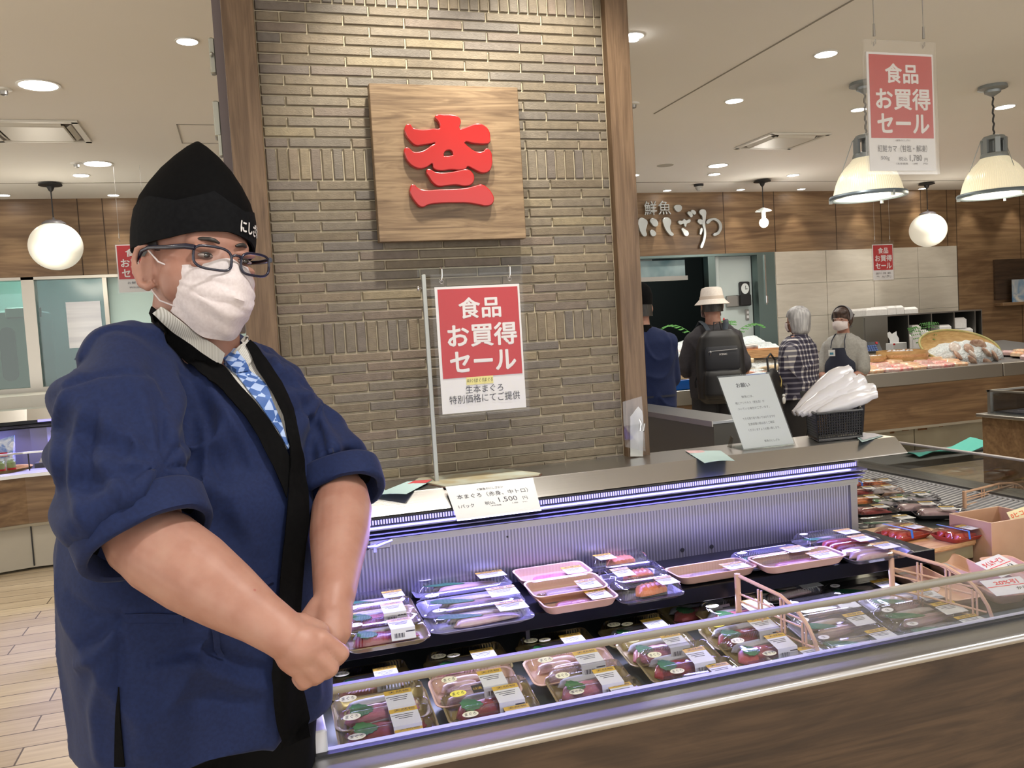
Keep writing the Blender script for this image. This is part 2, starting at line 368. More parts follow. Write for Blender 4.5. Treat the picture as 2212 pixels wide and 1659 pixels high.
# kitchen on the left behind glass
sbox('wall_kitchen_back', -4, .4, 10.6, 10.7, 0, CEIL, TEAL); sbox('wall_kitchen_side', .25, .35, 8.62, 10.6, 0, CEIL, TEAL)
lamp('kitchen_lamp', 'AREA', (-1.4, 9.7, 2.8), 30, (.85, 1, .96), (-1.4, 9.7, 0), shape='RECTANGLE', size=2.2, size_y=.6)
lamp('kitchen_lamp', 'AREA', (5.2, 8.72, 2.78), 6, (.8, 1, .97), (5.3, 9.2, 1.2), shape='RECTANGLE', size=.8, size_y=.2)
t = struct(thing('window_2', 'left kitchen window with steel frame and sliding pane', 'window', (-1.8, 8.5, 1.2)))
g = G(); g.bx(-1.80, -1.70, 8.47, 8.6, 1.2, 2.19); g.bx(-2.9, .25, 8.47, 8.6, 2.165, 2.19); g.bx(-2.9, -1.1, 8.46, 8.62, 1.18, 1.225); g.bx(-1.155, -1.12, 8.49, 8.6, 1.2, 2.19); g.bx(-2.95, -2.9, 8.47, 8.6, 1.2, 2.19)
obj('frame', g, FRAME, t)
obj('pane', G().bx(-2.9, -1.8, 8.54, 8.545, 1.22, 2.17), clear('kitchen_glass', (.55, .70, .66), .5, .02, .12), t, sm=0)
lab(obj('frosted_pane', G().bx(-1.7, -1.155, 8.52, 8.525, 1.22, 2.17), clear('frosted_pane', (.40, .45, .46), .35, .18, .2), t, sm=0), 'greyer sliding pane with a reflection of the globe lamp')
obj('inner_panel', G().bx(-1.12, .25, 8.56, 8.6, 1.2, 2.165), TEAL, t, sm=0)
o = obj('posted_sheet', G().bx(-1.47, -1.19, 8.508, 8.512, 1.55, 1.96), WHITE, sm=0); tag(o, 'white notice sheet taped inside the left kitchen window', 'paper')
o.data.materials.clear(); pm = noisy('notice_sheet', (.62, .63, .68), (.74, .75, .79), 3, .6, 2, stretch=(.5, 1, 7)); o.data.materials.append(pm)
t = thing('kitchen_machine', 'pale kitchen machine with rounded dark slot behind left glass', 'machine', (-2.1, 9.3, 0))
obj('housing', G().bx(-2.9, -1.85, 9.2, 9.9, 0, 1.95, .02), M('machine_white', (.5, .62, .6), .4), t)
obj('dark_slot', G().loft([[(-2.11+.07*math.cos(a), 9.19, (1.72 if math.sin(a) > 0 else 1.35)+.07*math.sin(a)) for a in [k*PI/8 for k in range(16)]], [(-2.11+.07*math.cos(a), 9.2, (1.72 if math.sin(a) > 0 else 1.35)+.07*math.sin(a)) for a in [k*PI/8 for k in range(16)]]]), M('slot_dark', (.07, .12, .13), .5), t)
obj('control_box', G().box((-1.95, 9.17, 1.92), (.3, .06, .1), ch=.01), SSD, t)

# ================================================================== ceiling fittings
LEDM = M('downlight_glow', (1, 1, 1), .4, emit=(1, .97, .93), es=14)
dl = [((-.137, 4.256), .046, 'near'), ((-.901, 5.014), .091, ''), ((-.911, 6.983), .092, ''), ((-1.093, 7.419), .057, ''), ((-1.826, 8.279), .045, ''), ((-.982, 8.327), .045, ''),
      ((1.937, 3.922), .05, 'adj'), ((3.159, 4.049), .058, ''), ((3.163, 4.977), .055, ''), ((4.276, 7.042), .085, ''), ((4.485, 7.46), .056, ''), ((3.643, 7.494), .05, ''),
      ((5.42, 7.522), .058, ''), ((4.441, 8.351), .042, ''), ((5.33, 8.335), .042, ''), ((6.112, 8.341), .042, ''), ((4.244, 5.113), .05, ''), ((5.383, 4.954), .064, ''), ((7.832, 8.385), .045, ''), ((7.0, 8.35), .042, '')]
dlab = ['round ceiling downlight nearest the brick pillar on its left', 'largest round downlight at far upper left of the ceiling', 'large round downlight above the cap of the man in blue', 'small downlight just behind the large one above the black cap', 'tiny downlight at the left edge over the wood fascia', 'tiny downlight over the wood fascia left of the black cap',
        'adjustable eyeball downlight right beside the pillar top', 'round downlight left of the big hanging sale sign', 'round downlight in front of the right air conditioner', 'wide downlight behind the right air conditioner', 'small downlight just behind the wide one on the right', 'downlight half hidden by the right edge of the pillar',
        'small downlight right of the bare bulb pendant', 'tiny downlight over the shop name letters', 'tiny downlight over the fascia left of the bare bulb', 'tiny downlight over the fascia right of the bare bulb', 'downlight peeking out at left of the big hanging sale sign', 'downlight right of the nearest glass bell pendant', 'tiny downlight over the right globe pendant', 'tiny downlight over the fascia behind the left bell pendant']
DLP = None
for ((x, y), r, k), lb in zip(dl, dlab):
    t = thing('downlight', lb, 'ceiling light', (x, y, CEIL), group='ceiling downlights')
    obj('trim_ring', G().lathe([(r, 0), (r*1.15, -.001), (r*1.15, -.006), (r, -.006), (r, 0)], 32, cap=False), M('trim_white', (.75, .74, .7), .4), t, world=False)
    if k == 'adj': obj('lens', G().lathe([(r*.8, 0), (r*.85, -.012), (r*.6, -.014)], 28, X=Matrix.Translation((-.01, 0, -.002)) @ Matrix.Rotation(rad(14), 4, 'Y')), LEDM, t, world=False)
    else: obj('lens', G().lathe([(r, -.001), (r*.98, -.004), (r*.5, -.005), (0, -.005)], 28), LEDM, t, world=False)
    e = 16 if r > .07 else 10
    if y > 8.2: lamp('fascia_lamp', 'SPOT', (x, y, CEIL-.02), 8, WARM, (x, y+.06, 1.5), spot_size=rad(62), spot_blend=.6, shadow_soft_size=.03)
    else: lamp('downlight_lamp', 'SPOT', (x, y, CEIL-.02), e*2.2, (1, .95, .87), (x, y, 0), spot_size=rad(120), spot_blend=.6, shadow_soft_size=r)
for x, e in ((-3.2, 8), (-2.5, 8), (9.3, 8), (10.3, 8), (8.6, 7)): lamp('fascia_lamp', 'SPOT', (x, 8.34, CEIL-.02), e, WARM, (x, 8.4, 1.5), spot_size=rad(62), spot_blend=.6, shadow_soft_size=.03)
for x, y in ((6.4, 6.4), (8.2, 6.2), (9.5, 7), (7.4, 7.6), (-3.2, 6.2), (2.5, 6.6)): lamp('downlight_lamp', 'SPOT', (x, y, CEIL-.02), 30, (1, .95, .87), (x, y, 0), spot_size=rad(120), spot_blend=.6, shadow_soft_size=.08)
# air conditioners
for (cx, cy), lb in (((-1.11, 6.0), 'white square ceiling air conditioner at upper left'), ((4.27, 6.06), 'white square ceiling air conditioner on the right')):
    t = thing('ceiling_air_conditioner', lb, 'air conditioner', (cx, cy, CEIL))
    s = .27
    g = G()
    for a in range(4):
        R = Matrix.Rotation(a*PI/2, 4, 'Z'); g.box((0, 0, 0), (2*s, .035, .012), X=R @ Matrix.Translation((0, s-.017, -.008)))
    obj('frame', g, M('ac_white', (.66, .64, .58), .45), t, world=False)
    obj('recess', G().box((0, 0, -.003), (2*s-.06, 2*s-.06, .003)), M('ac_recess', (.16, .14, .12), .8), t, world=False, sm=0)
    obj('panel', G().box((0, 0, -.016), (2*s-.17, 2*s-.17, .016), ch=.006), M('ac_panel', (.62, .60, .54), .4), t, world=False)
    g = G()
    for a in range(4):
        R = Matrix.Rotation(a*PI/2, 4, 'Z'); g.box((0, 0, 0), (2*s-.2, .03, .004), X=R @ Matrix.Translation((0, s-.062, -.012)) @ Matrix.Rotation(rad(35), 4, 'X'))
    obj('louvre', g, M('ac_white'), t, world=False)
o = obj('access_panel', G().bx(-.287, .28, 5.79, 5.795, CEIL-.004, CEIL).bx(-.287, .28, 6.30, 6.305, CEIL-.004, CEIL).bx(-.29, -.283, 5.79, 6.305, CEIL-.004, CEIL), M('panel_gap', (.35, .33, .29), .8), sm=0)
tag(o, 'thin square outline of a ceiling access hatch beside the pillar', 'hatch')
o = obj('ceiling_speaker', G().lathe([(.075, 0), (.073, -.004), (0, -.005)], 32, (3.739, 7.043, CEIL)), M('speaker_grey', (.42, .40, .34), .9)); tag(o, 'flat round grey ceiling speaker right of the pillar', 'speaker', 'round ceiling speakers')
o = obj('ceiling_speaker', G().lathe([(.075, 0), (.073, -.004), (0, -.005)], 32, (-.25, 6.98, CEIL)), MATS['speaker_grey']); tag(o, 'flat round grey ceiling speaker behind the black cap', 'speaker', 'round ceiling speakers')
for (x, y), lb in (((2.499, 5.095), 'small smoke detector right beside the pillar'), ((-1.081, 5.105), 'small smoke detector at the left edge of the ceiling'), ((-1.05, 6.967), 'small smoke detector left of the large downlight')):
    t = thing('smoke_detector', lb, 'detector', (x, y, CEIL), group='smoke detectors')
    obj('base', G().lathe([(.04, 0), (.038, -.008), (.022, -.012)], 20), M('trim_white'), t, world=False); obj('sensor', G().lathe([(.02, -.012), (.018, -.03), (.01, -.034)], 16), SSD, t, world=False)
t = thing('ceiling_camera', 'dark dome camera over the shop name letters', 'camera', (4.62, 8.0, CEIL))
obj('mount', G().lathe([(.05, 0), (.05, -.02), (.03, -.025)], 20), BLK, t, world=False); obj('dome', G().ell((0, 0, -.03), (.035, .035, .04)), M('dome_clear', (.4, .4, .38), .2), t, world=False)

# globe pendants
GLO = M('globe_glow', (.72, .70, .62), .3, emit=(1, .92, .74), es=.16)
for (x, y, zc), lb in (((-1.37, 7.74, 2.365), 'opal globe pendant hanging at left above the kitchen window'), ((7.53, 8.0, 2.335), 'opal globe pendant hanging at right above the foam boxes')):  # violet light on the back panel, put into a paler plate
    t = thing('globe_pendant', lb, 'pendant lamp', (x, y, CEIL), group='opal globe pendants')
    obj('canopy', G().lathe([(.085, -.012), (.088, -.022), (.03, -.032), (.018, -.06), (.004, -.075)], 24), BLK, t, world=False)
    obj('cord', G().tube([(0, 0, -.07), (0, 0, zc+.19-CEIL)], .005, 8), BLK, t, world=False)
    obj('cap', G().lathe([(.008, .23), (.012, .212), (.06, .203), (.088, .184), (.09, .178)], 28, (0, 0, zc-CEIL)), M('cap_grey', (.12, .11, .12), .35), t, world=False)
    obj('globe', G().ell((0, 0, zc-CEIL), (.2, .2, .19), n=40, m=24), GLO, t, world=False)
    lamp('globe_lamp', 'POINT', (x, y-.25, zc-.1), 5, (1, .9, .75), shadow_soft_size=.2)
# bare bulb pendant
t = thing('bulb_pendant', 'bare bulb pendant with small flat enamel shade', 'pendant lamp', (5.225, 7.77, CEIL))
obj('canopy', G().lathe([(.085, -.012), (.088, -.022), (.03, -.032), (.018, -.06), (.004, -.075)], 24), BLK, t, world=False)
obj('cord', G().tube([(0, 0, -.07), (0, 0, -.29)], .005, 8), BLK, t, world=False)
obj('shade', G().lathe([(.01, -.285), (.02, -.29), (.075, -.312), (.084, -.32), (.084, -.323), (.03, -.318)], 28, cap=False), M('enamel', (.45, .48, .46), .3), t, world=False)
obj('socket', G().lathe([(.022, -.315), (.022, -.40), (.016, -.402)], 18), WHITE, t, world=False)
obj('bulb', G().ell((0, 0, -.44), (.046, .046, .05)), M('bulb_glow', (1, 1, 1), .3, emit=(1, .93, .85), es=9), t, world=False)
lamp('bulb_lamp', 'POINT', (5.225, 7.72, 2.40), 5, (1, .92, .8), shadow_soft_size=.05)
# prismatic glass bell pendants
RIB = M('prismatic_glass', (.78, .72, .55), .18, emit=(1, .88, .6), es=.22)
def _rib():
    N, L = nodes_of(RIB); tc = N.new('ShaderNodeTexCoord'); s = N.new('ShaderNodeSeparateXYZ'); L.new(tc.outputs['Object'], s.inputs[0])
    a = N.new('ShaderNodeMath'); a.operation = 'ARCTAN2'; L.new(s.outputs[1], a.inputs[0]); L.new(s.outputs[0], a.inputs[1])
    b = N.new('ShaderNodeMath'); b.operation = 'MULTIPLY'; b.inputs[1].default_value = 90; L.new(a.outputs[0], b.inputs[0])
    c = N.new('ShaderNodeMath'); c.operation = 'SINE'; L.new(b.outputs[0], c.inputs[0])
    d = N.new('ShaderNodeMapRange'); d.inputs[1].default_value = -1; d.inputs[2].default_value = 1; L.new(c.outputs[0], d.inputs[0])
    bump(RIB, d.outputs[0], .5, .004)
_rib()
GAL = M('galvanised_grey', (.30, .33, .34), .45, .6)
for (x, y), lb in (((4.79, 4.5), 'ribbed glass bell pendant at the far right'), ((3.80, 4.52), 'ribbed glass bell pendant partly behind the big hanging sale sign')):
    t = thing('bell_pendant', lb, 'pendant lamp', (x, y, CEIL), group='ribbed glass bell pendants')
    zb = 2.17-CEIL
    obj('canopy', G().lathe([(.085, 0), (.09, -.02), (.05, -.03), (.048, -.045), (.02, -.062), (.006, -.07)], 28), GAL, t, world=False)
    obj('chain', G().tube([(.004*math.sin(k*2.1), .004*math.cos(k*2.1), -.065-k*.018) for k in range(16)], .006, 6), M('chain_black', (.03, .03, .03), .5), t, world=False)
    g = G(); g.lathe([(.02, zb+.385), (.062, zb+.375), (.075, zb+.355), (.075, zb+.35), (.03, zb+.345)], 28); g.lathe([(.06, zb+.27), (.08, zb+.262), (.085, zb+.245), (.085, zb+.235), (.06, zb+.235)], 28)
    for k in range(6): a = k*PI/3; g.box((.068*math.cos(a), .068*math.sin(a), zb+.31), (.018, .03, .1), rz=a)
    g.lathe([(.026, zb+.35), (.026, zb+.26)], 16); obj('fitter', g, GAL, t, world=False)
    pr = [(.075, .245), (.085, .235), (.105, .21), (.14, .175), (.17, .13), (.19, .08), (.202, .035), (.208, .01), (.203, .01), (.197, .035), (.165, .13), (.10, .205), (.07, .24)]
    obj('glass_shade', G().lathe([(r, zb+z) for r, z in pr], 56, cap=False), RIB, t, world=False)
    obj('rim', G().lathe([(.206, zb+.014), (.228, zb+.012), (.232, zb), (.228, zb-.012), (.206, zb-.012), (.2, zb-.004)], 48, cap=False), M('rim_grey', (.16, .20, .23), .4, .5), t, world=False)
    obj('diffuser', G().lathe([(.204, zb-.004), (.15, zb-.012), (0, zb-.015)], 40, cap=False), M('diffuser_glow', (.8, .76, .65), .3, emit=(1, .9, .68), es=.45), t, world=False)
    g = G()
    for k in range(3):
        a = k*2*PI/3+.5; ca, sa = math.cos(a), math.sin(a); g.tube([(.08*ca, .08*sa, zb+.35), (.216*ca, .216*sa, zb-.02)], .0022, 6); g.box((.222*ca, .222*sa, zb-.014), (.02, .014, .03), rz=a)
    obj('stay_wire', g, GAL, t, world=False)
    lamp('bell_lamp', 'POINT', (x, y, 2.10), 9, (1, .88, .65), shadow_soft_size=.15)

# ================================================================== brick pillar
random.seed(11)
t = thing('brick_pillar', 'square pillar faced in taupe bricks with walnut casings', 'pillar', (.6, 2.8, 0))
g = G(); PX0, PX1 = .098, 1.128
def brick(x0, x1, z0, z1):
    j = .0022; dy = random.uniform(-.0012, .0012)
    x0 += j; x1 -= j; z0 += j; z1 -= j
    if x1-x0 < .006: return
    yf = 2.490+dy; c = .0022
    rings = [[(x0, 2.503, z0), (x1, 2.503, z0), (x1, 2.503, z1), (x0, 2.503, z1)], [(x0, yf+c, z0), (x1, yf+c, z0), (x1, yf+c, z1), (x0, yf+c, z1)], [(x0+c, yf, z0+c), (x1-c, yf, z0+c), (x1-c, yf, z1-c), (x0+c, yf, z1-c)]]
    g.loft(rings[::-1])
RP = .0286; BL = .1735
def course(z0, z1, k):
    x = PX0 - (0 if k % 2 else BL*.42) - .035
    while x < PX1:
        a, b = max(x, PX0), min(x+BL, PX1)
        if b-a > .012: brick(a, b, z0, z1)
        x += BL
def soldier(z0, z1):
    x = PX0
    while x < PX1: brick(x, min(x+.0305, PX1), z0, z1); x += .0305
top = 2.87
for base in (.44, .93, 1.42, 1.91, 2.40):
    soldier(base, base+.09)
    n = 14; h = .40/n
    for k in range(n):
        z = base+.09+k*h
        if z+h < top: course(z, z+h, k)
BR = M('taupe_brick', (.3, .26, .2), .62)
def _br():
    N, L = nodes_of(BR); gi = N.new('ShaderNodeNewGeometry')
    c = ramp(BR, gi.outputs['Random Per Island'], [(0, (.120, .094, .062)), (.3, (.155, .125, .085)), (.55, (.13, .11, .085)), (.75, (.11, .095, .082)), (.9, (.145, .11, .082)), (1, (.19, .155, .095))])
    n = noise(BR, coords(BR, 'Object'), 60, 4); n2 = noise(BR, coords(BR, 'Object', (1, 1, 3)), 160, 2)
    c2 = ramp(BR, n, [(.3, (.85, .85, .85)), (.7, (1.1, 1.1, 1.1))]); x = N.new('ShaderNodeMix'); x.data_type = 'RGBA'; x.blend_type = 'MULTIPLY'; x.inputs[0].default_value = 1
    L.new(c, x.inputs[6]); L.new(c2, x.inputs[7]); setc(BR, x.outputs[2]); bump(BR, n2, .5, .0015)
_br()
obj('brick_face', g, BR, t, sm=0)
obj('mortar', G().bx(PX0-.005, PX1+.005, 2.4965, 2.51, 0, CEIL), noisy('mortar_beige', (.46, .40, .29), (.40, .35, .25), 80, .9), t, sm=0)
obj('core', G().bx(.02, 1.195, 2.505, 3.35, 0, CEIL), WDZ, t, sm=0)
obj('casing', G().bx(.012, .096, 2.462, 2.56, 0, CEIL, .002), WDZ, t, sm=0)
obj('casing', G().bx(1.13, 1.205, 2.462, 2.56, 0, CEIL, .002), WDZ, t, sm=0)
o = G().bx(-.012, .012, 2.60, 2.9, 1.5, CEIL); o = obj('side_channel', o, M('channel_mauve', (.17, .14, .145), .5), t, sm=0)
g = G(); g.bx(-.028, -.012, 2.63, 2.66, 2.24, 2.34, .003); g.ell((-.022, 2.62, 2.29), (.006, .006, .006)); g.bx(-.030, -.012, 2.62, 2.68, 2.06, 2.16, .003); g.bx(-.022, -.012, 2.6, 2.63, 2.0, 2.06, .002)
obj('hinge', g, M('hinge_metal', (.42, .43, .38), .4, .7), t)

# wooden emblem board
t = thing('emblem_board', 'square walnut board with red raised emblem on the brick pillar', 'sign', (.609, 2.46, 1.95))
g = G(); g.bx(.39, .826, 2.44, 2.474, 1.728, 2.168, .0015); obj('board', g, WDB, t, sm=0)
obj('spacer', G().bx(.42, .80, 2.47, 2.489, 1.76, 2.14), BLK, t, sm=0)
def emb(pts):
    out = []
    for px, py in pts:
        q = at_y(780+px/4.1475, 160+py/4.1475, 2.428); out.append((q.x, q.z))
    return out
EX = Matrix.Translation((0, 2.433, 0)) @ XZ
e1 = [(668, 388), (680, 376), (740, 374), (830, 380), (870, 400), (882, 430), (872, 495), (930, 490), (985, 470), (1050, 455), (1100, 475), (1135, 515), (1145, 570), (1140, 615), (1120, 622), (1010, 618), (915, 615), (930, 640), (965, 670), (1010, 700), (1060, 708), (1105, 695), (1120, 678), (1150, 700), (1162, 760), (1160, 820), (1140, 865), (1100, 882), (1060, 875), (1000, 845), (945, 825), (930, 845), (900, 855), (800, 852), (700, 860), (655, 845), (640, 800), (590, 825), (540, 842), (480, 830), (430, 790), (400, 730), (392, 690), (405, 668), (430, 680), (460, 705), (520, 708), (580, 685), (630, 650), (668, 618), (620, 620), (540, 632), (490, 635), (445, 600), (405, 540), (397, 490), (425, 458), (455, 490), (500, 505), (560, 510), (650, 500), (705, 495), (710, 460), (695, 425)]
h1 = [(785, 675), (828, 728), (800, 742), (760, 745), (730, 740)]
e2 = [(592, 868), (605, 862), (650, 885), (720, 895), (800, 890), (880, 875), (945, 865), (985, 890), (1002, 940), (985, 980), (940, 998), (850, 988), (760, 995), (690, 1000), (650, 975), (615, 925)]
e3 = [(445, 1030), (460, 1000), (500, 1030), (570, 1050), (700, 1045), (850, 1040), (960, 1028), (1030, 1010), (1075, 1000), (1120, 1025), (1165, 1080), (1178, 1130), (1160, 1165), (1120, 1177), (1050, 1165), (950, 1150), (850, 1148), (700, 1152), (600, 1165), (540, 1187), (490, 1145), (455, 1090), (442, 1050)]
ER = M('emblem_red', (.30, .007, .007), .25, coat=.5)
outline('emblem', [emb(e1), emb(h1)], ER, EX, .009, .003, t); outline('emblem_stroke', [emb(e2)], ER, EX, .009, .003, t); outline('emblem_stroke', [emb(e3)], ER, EX, .009, .003, t)

# shop name in silver letters on the fascia
t = thing('shop_name_letters', 'silver raised shop name characters on the wooden fascia', 'sign', (4.65, 8.48, 2.5))
SIL = M('letter_silver', (.52, .55, .55), .3, .85)
def lt(pts): return [(lambda q: (q.x, q.z))(at_y(1340+px/2.537, 380+py/2.537, 8.47)) for px, py in pts]
LX = Matrix.Translation((0, 8.475, 0)) @ XZ
for pl in ([(98, 245), (108, 232), (128, 235), (146, 250), (143, 275), (137, 298), (142, 325), (130, 331), (113, 312), (104, 285)], [(163, 240), (183, 235), (200, 248), (204, 268), (190, 278), (172, 264)], [(165, 299), (190, 308), (193, 322), (176, 330), (165, 316)],
           [(232, 245), (245, 230), (268, 235), (276, 252), (270, 278), (276, 305), (290, 322), (282, 328), (262, 314), (245, 288), (236, 262)],
           [(317, 250), (340, 246), (348, 237), (358, 245), (380, 240), (382, 250), (362, 262), (355, 278), (346, 262), (326, 266)], [(368, 200), (380, 196), (394, 216), (388, 226), (376, 216)], [(386, 192), (402, 190), (412, 204), (404, 212), (392, 202)], [(336, 288), (352, 294), (372, 312), (366, 328), (352, 326), (342, 308)],
           [(435, 190), (448, 184), (465, 192), (466, 225), (462, 262), (468, 320), (458, 365), (442, 396), (438, 392), (452, 350), (457, 300), (448, 262), (448, 222), (434, 205)], [(424, 244), (436, 238), (452, 254), (446, 264), (432, 262)], [(440, 288), (446, 286), (444, 312), (437, 322), (436, 304)],
           [(470, 252), (500, 234), (534, 240), (554, 270), (548, 304), (525, 326), (508, 324), (532, 306), (542, 280), (532, 254), (505, 242), (474, 262)],
           [(295, 168), (312, 160), (332, 166), (334, 182), (320, 196), (308, 194), (298, 182)]):
    outline('character_stroke', [lt(pl)], SIL, LX, .012, .003, t)
for s, px, py, hh in (('鮮', 163, 178, .155), ('魚', 240, 175, .155)):
    q = at_y(1340+px/2.537, 380+py/2.537, 8.47)
    outl = G(); text(outl, s, q.x, q.z, h=hh*.95, bold=.0, X=Matrix.Translation((0, 8.455, 0)) @ XZ); 
    o = obj('character', outl, SIL, t, sm=0); md = o.modifiers.new('s', 'SOLIDIFY'); md.thickness = .02; md.offset = -1
# ================================================================== the long refrigerated case
CX0 = .06
t = thing('refrigerated_display_case', 'long L shaped chilled fish case with walnut front and steel counter top', 'display case', (1.6, 2.0, 0))
obj('front_panel', G().bx(CX0-.03, 4.2, 1.438, 1.47, .12, .722), WDC, t, sm=0)
obj('kick_plate', G().bx(CX0, 4.2, 1.52, 1.55, 0, .12), SSD, t, sm=0)
obj('cabinet', G().bx(CX0, 2.72, 1.55, 2.46, .02, .55).bx(2.2, 2.72, 2.46, 3.4, .02, .55).bx(2.72, 4.2, 1.55, 2.40, .02, .70), M('cabinet_grey', (.16, .16, .16), .6), t, sm=0)
# ledge with rolled nose
def run_x(g, x0, x1, prof): g.loft([[(x0, y, z) for y, z in prof], [(x1, y, z) for y, z in prof]])
g = G(); run_x(g, CX0-.035, 4.2, [(1.497, .722), (1.497, .737), (1.452, .7305), (1.440, .7285), (1.4345, .725), (1.433, .718), (1.436, .7125), (1.444, .711), (1.46, .712)])
obj('ledge', g, steel('ledge_steel', (.48, .48, .49), .3), t, sm=50)
obj('gasket', G().bx(CX0, 2.75, 1.493, 1.507, .728, .7415), BLK, t, sm=0)
obj('front_glass', G().bx(CX0+.028, 2.73, 1.4985, 1.5035, .7415, .846), FGL, t, sm=0)
g = G(); run_x(g, CX0+.026, 2.74, [(1.494, .8445), (1.508, .8445), (1.509, .853), (1.507, .858), (1.495, .858), (1.493, .853)])
obj('glass_rail', g, steel('rail_steel', (.26, .245, .215), .35), t, sm=50)
obj('inner_lip', G().bx(CX0+.02, 2.70, 1.507, 1.52, .60, .742), M('lip_white', (.62, .62, .66), .4), t, sm=0)
obj('end_panel', G().bx(CX0+.005, CX0+.03, 1.505, 1.62, .60, .78, .003).bx(CX0+.005, CX0+.03, 1.62, 2.2, .60, .93, .003), M('end_white', (.68, .68, .74), .35), t, sm=0)
lab(obj('end_glass', G().bx(CX0-.02, CX0-.012, 1.50, 2.24, .60, .90), M('green_edge_glass', (.0, .10, .07), .2), t, sm=0), 'green tinted end glass of the case')
DECK = noisy('deck_steel', (.055, .065, .065), (.085, .095, .095), 8, .3, 2, metal=.4)
g = G(); run_x(g, CX0+.03, 2.60, [(1.52, .598), (1.52, .611), (2.235, .690), (2.235, .677)]); obj('deck', g, DECK, t, sm=0)
obj('leg_deck', G().bx(1.764, 2.60, 2.236, 3.38, .675, .690), DECK, t, sm=0)
# upper shelf
obj('shelf', G().bx(CX0+.04, 1.795, 1.925, 2.20, .765, .778, .002), M('shelf_black', (.004, .004, .005), .5, spec=.12), t, sm=0)
obj('shelf_lip', G().bx(CX0+.04, 1.795, 1.918, 1.926, .742, .781, .0015), M('lip_black', (.004, .004, .005), .3, spec=.2), t, sm=0)
for x in (.6, 1.2): obj('shelf_bracket', G().bx(x, x+.01, 1.95, 2.2, .71, .765), BLK, t, sm=0)
obj('void_back', G().bx(CX0+.03, 1.764, 2.235, 2.245, .60, .765), BLK, t, sm=0)
# perforated back panel, lit from above
PAN = M('perforated_panel', (.50, .49, .52), .34, .85)
def _pan():
    N, L = nodes_of(PAN); v = coords(PAN, 'Object'); w = N.new('ShaderNodeTexWave'); w.inputs['Scale'].default_value = 95/ (2*PI) * 2.2; w.wave_type = 'BANDS'; w.bands_direction = 'X'; w.inputs['Distortion'].default_value = 0
    L.new(v, w.inputs[0]); setc(PAN, ramp(PAN, w.outputs['Fac'], [(.25, (.22, .215, .26)), (.75, (.40, .39, .47))])); bump(PAN, w.outputs['Fac'], .35, .002)
_pan()
obj('back_panel', G().bx(CX0+.04, 1.762, 2.197, 2.205, .775, .925), PAN, t, sm=0)
obj('panel_end', G().bx(1.74, 1.764, 2.192, 2.28, .60, .935), SSD, t, sm=0)
for x, z, r in ((1.16, .80, .006), (1.255, .797, .006), (.64, .905, .0025)): obj('screw_hole', G().lathe([(r, 0), (r, .003)], 16, X=Matrix.Translation((x, 2.1965, z)) @ XZ), BLK, t)
obj('grey_strip', G().bx(CX0+.04, 1.762, 2.183, 2.197, .927, .944), SSD, t, sm=0)
# curtain track slats
g = G()
for k, z in enumerate((.9475, .9585, .9695)):
    run_x(g, CX0+.03, 1.775+.008*k, [(2.175, z), (2.205, z+.0035), (2.205, z+.005), (2.176, z+.0028)])
obj('track_slat', g, M('slat_violet', (.16, .16, .34), .3, .5), t, sm=0)
obj('track_back', G().bx(CX0+.03, 1.77, 2.205, 2.25, .927, .995), BLK, t, sm=0)
RIBV = M('rib_glow_violet', (.4, .38, .9), .4, emit=(.36, .33, 1.0), es=.7)  # air ribs are no lamp; LED light falling on them is put in as glow
g = G(); n = 235
for k in range(n):
    x = CX0+.03+k*(1.775-CX0-.03)/n; g.bx(x, x+.0038, 2.203, 2.208, .979, .9905)
o = obj('honeycomb', g, RIBV, t, sm=0); lab(o, 'violet lit row of fine air slots')
obj('honeycomb_frame', G().bx(CX0+.03, 1.78, 2.2082, 2.212, .977, .993), M('honey_back', (.16, .14, .34), .5), t, sm=0)
# counter top and sloping fascia
g = G(); prof = [(2.50, 1.04), (2.292, 1.04), (2.288, 1.037), (2.222, 1.001), (2.218, .997), (2.222, .9945), (2.26, .9945), (2.45, .9945), (2.50, .9945)]
def xr(y, z): return 1.985+.06*(y-2.222)/.07 if y < 2.29 else 2.0+.005*0
ra = [(CX0, y, z) for y, z in prof]; rb = [((1.982 if z < 1.02 else 1.999), y, z) for y, z in prof]
g.loft([ra, rb]); obj('counter_top', g, SS, t, sm=30)
obj('cabinet_neck', G().bx(CX0, 1.764, 2.25, 2.46, .64, .9945), M('cabinet_grey'), t, sm=0)
# hook and cable on the strip
g = G(); g.lathe([(.0085, 0), (.0085, .006)], 20, X=Matrix.Translation((.262, 2.179, .932)) @ XZ); obj('grommet', g, BLK, t)
g = G(); g.tube([(.264, 2.172, .932), (.285, 2.17, .9305), (.30, 2.168, .935), (.327, 2.17, .9415)], [.003, .004, .004, .003], 8); g.box((.282, 2.17, .926), (.007, .005, .02), ch=.001); obj('cable', g, M('cable_lilac', (.42, .42, .75), .3), t)
obj('hook_plate', G().bx(.27, .324, 2.178, 2.183, .9215, .945, .002), SSD, t, sm=0)
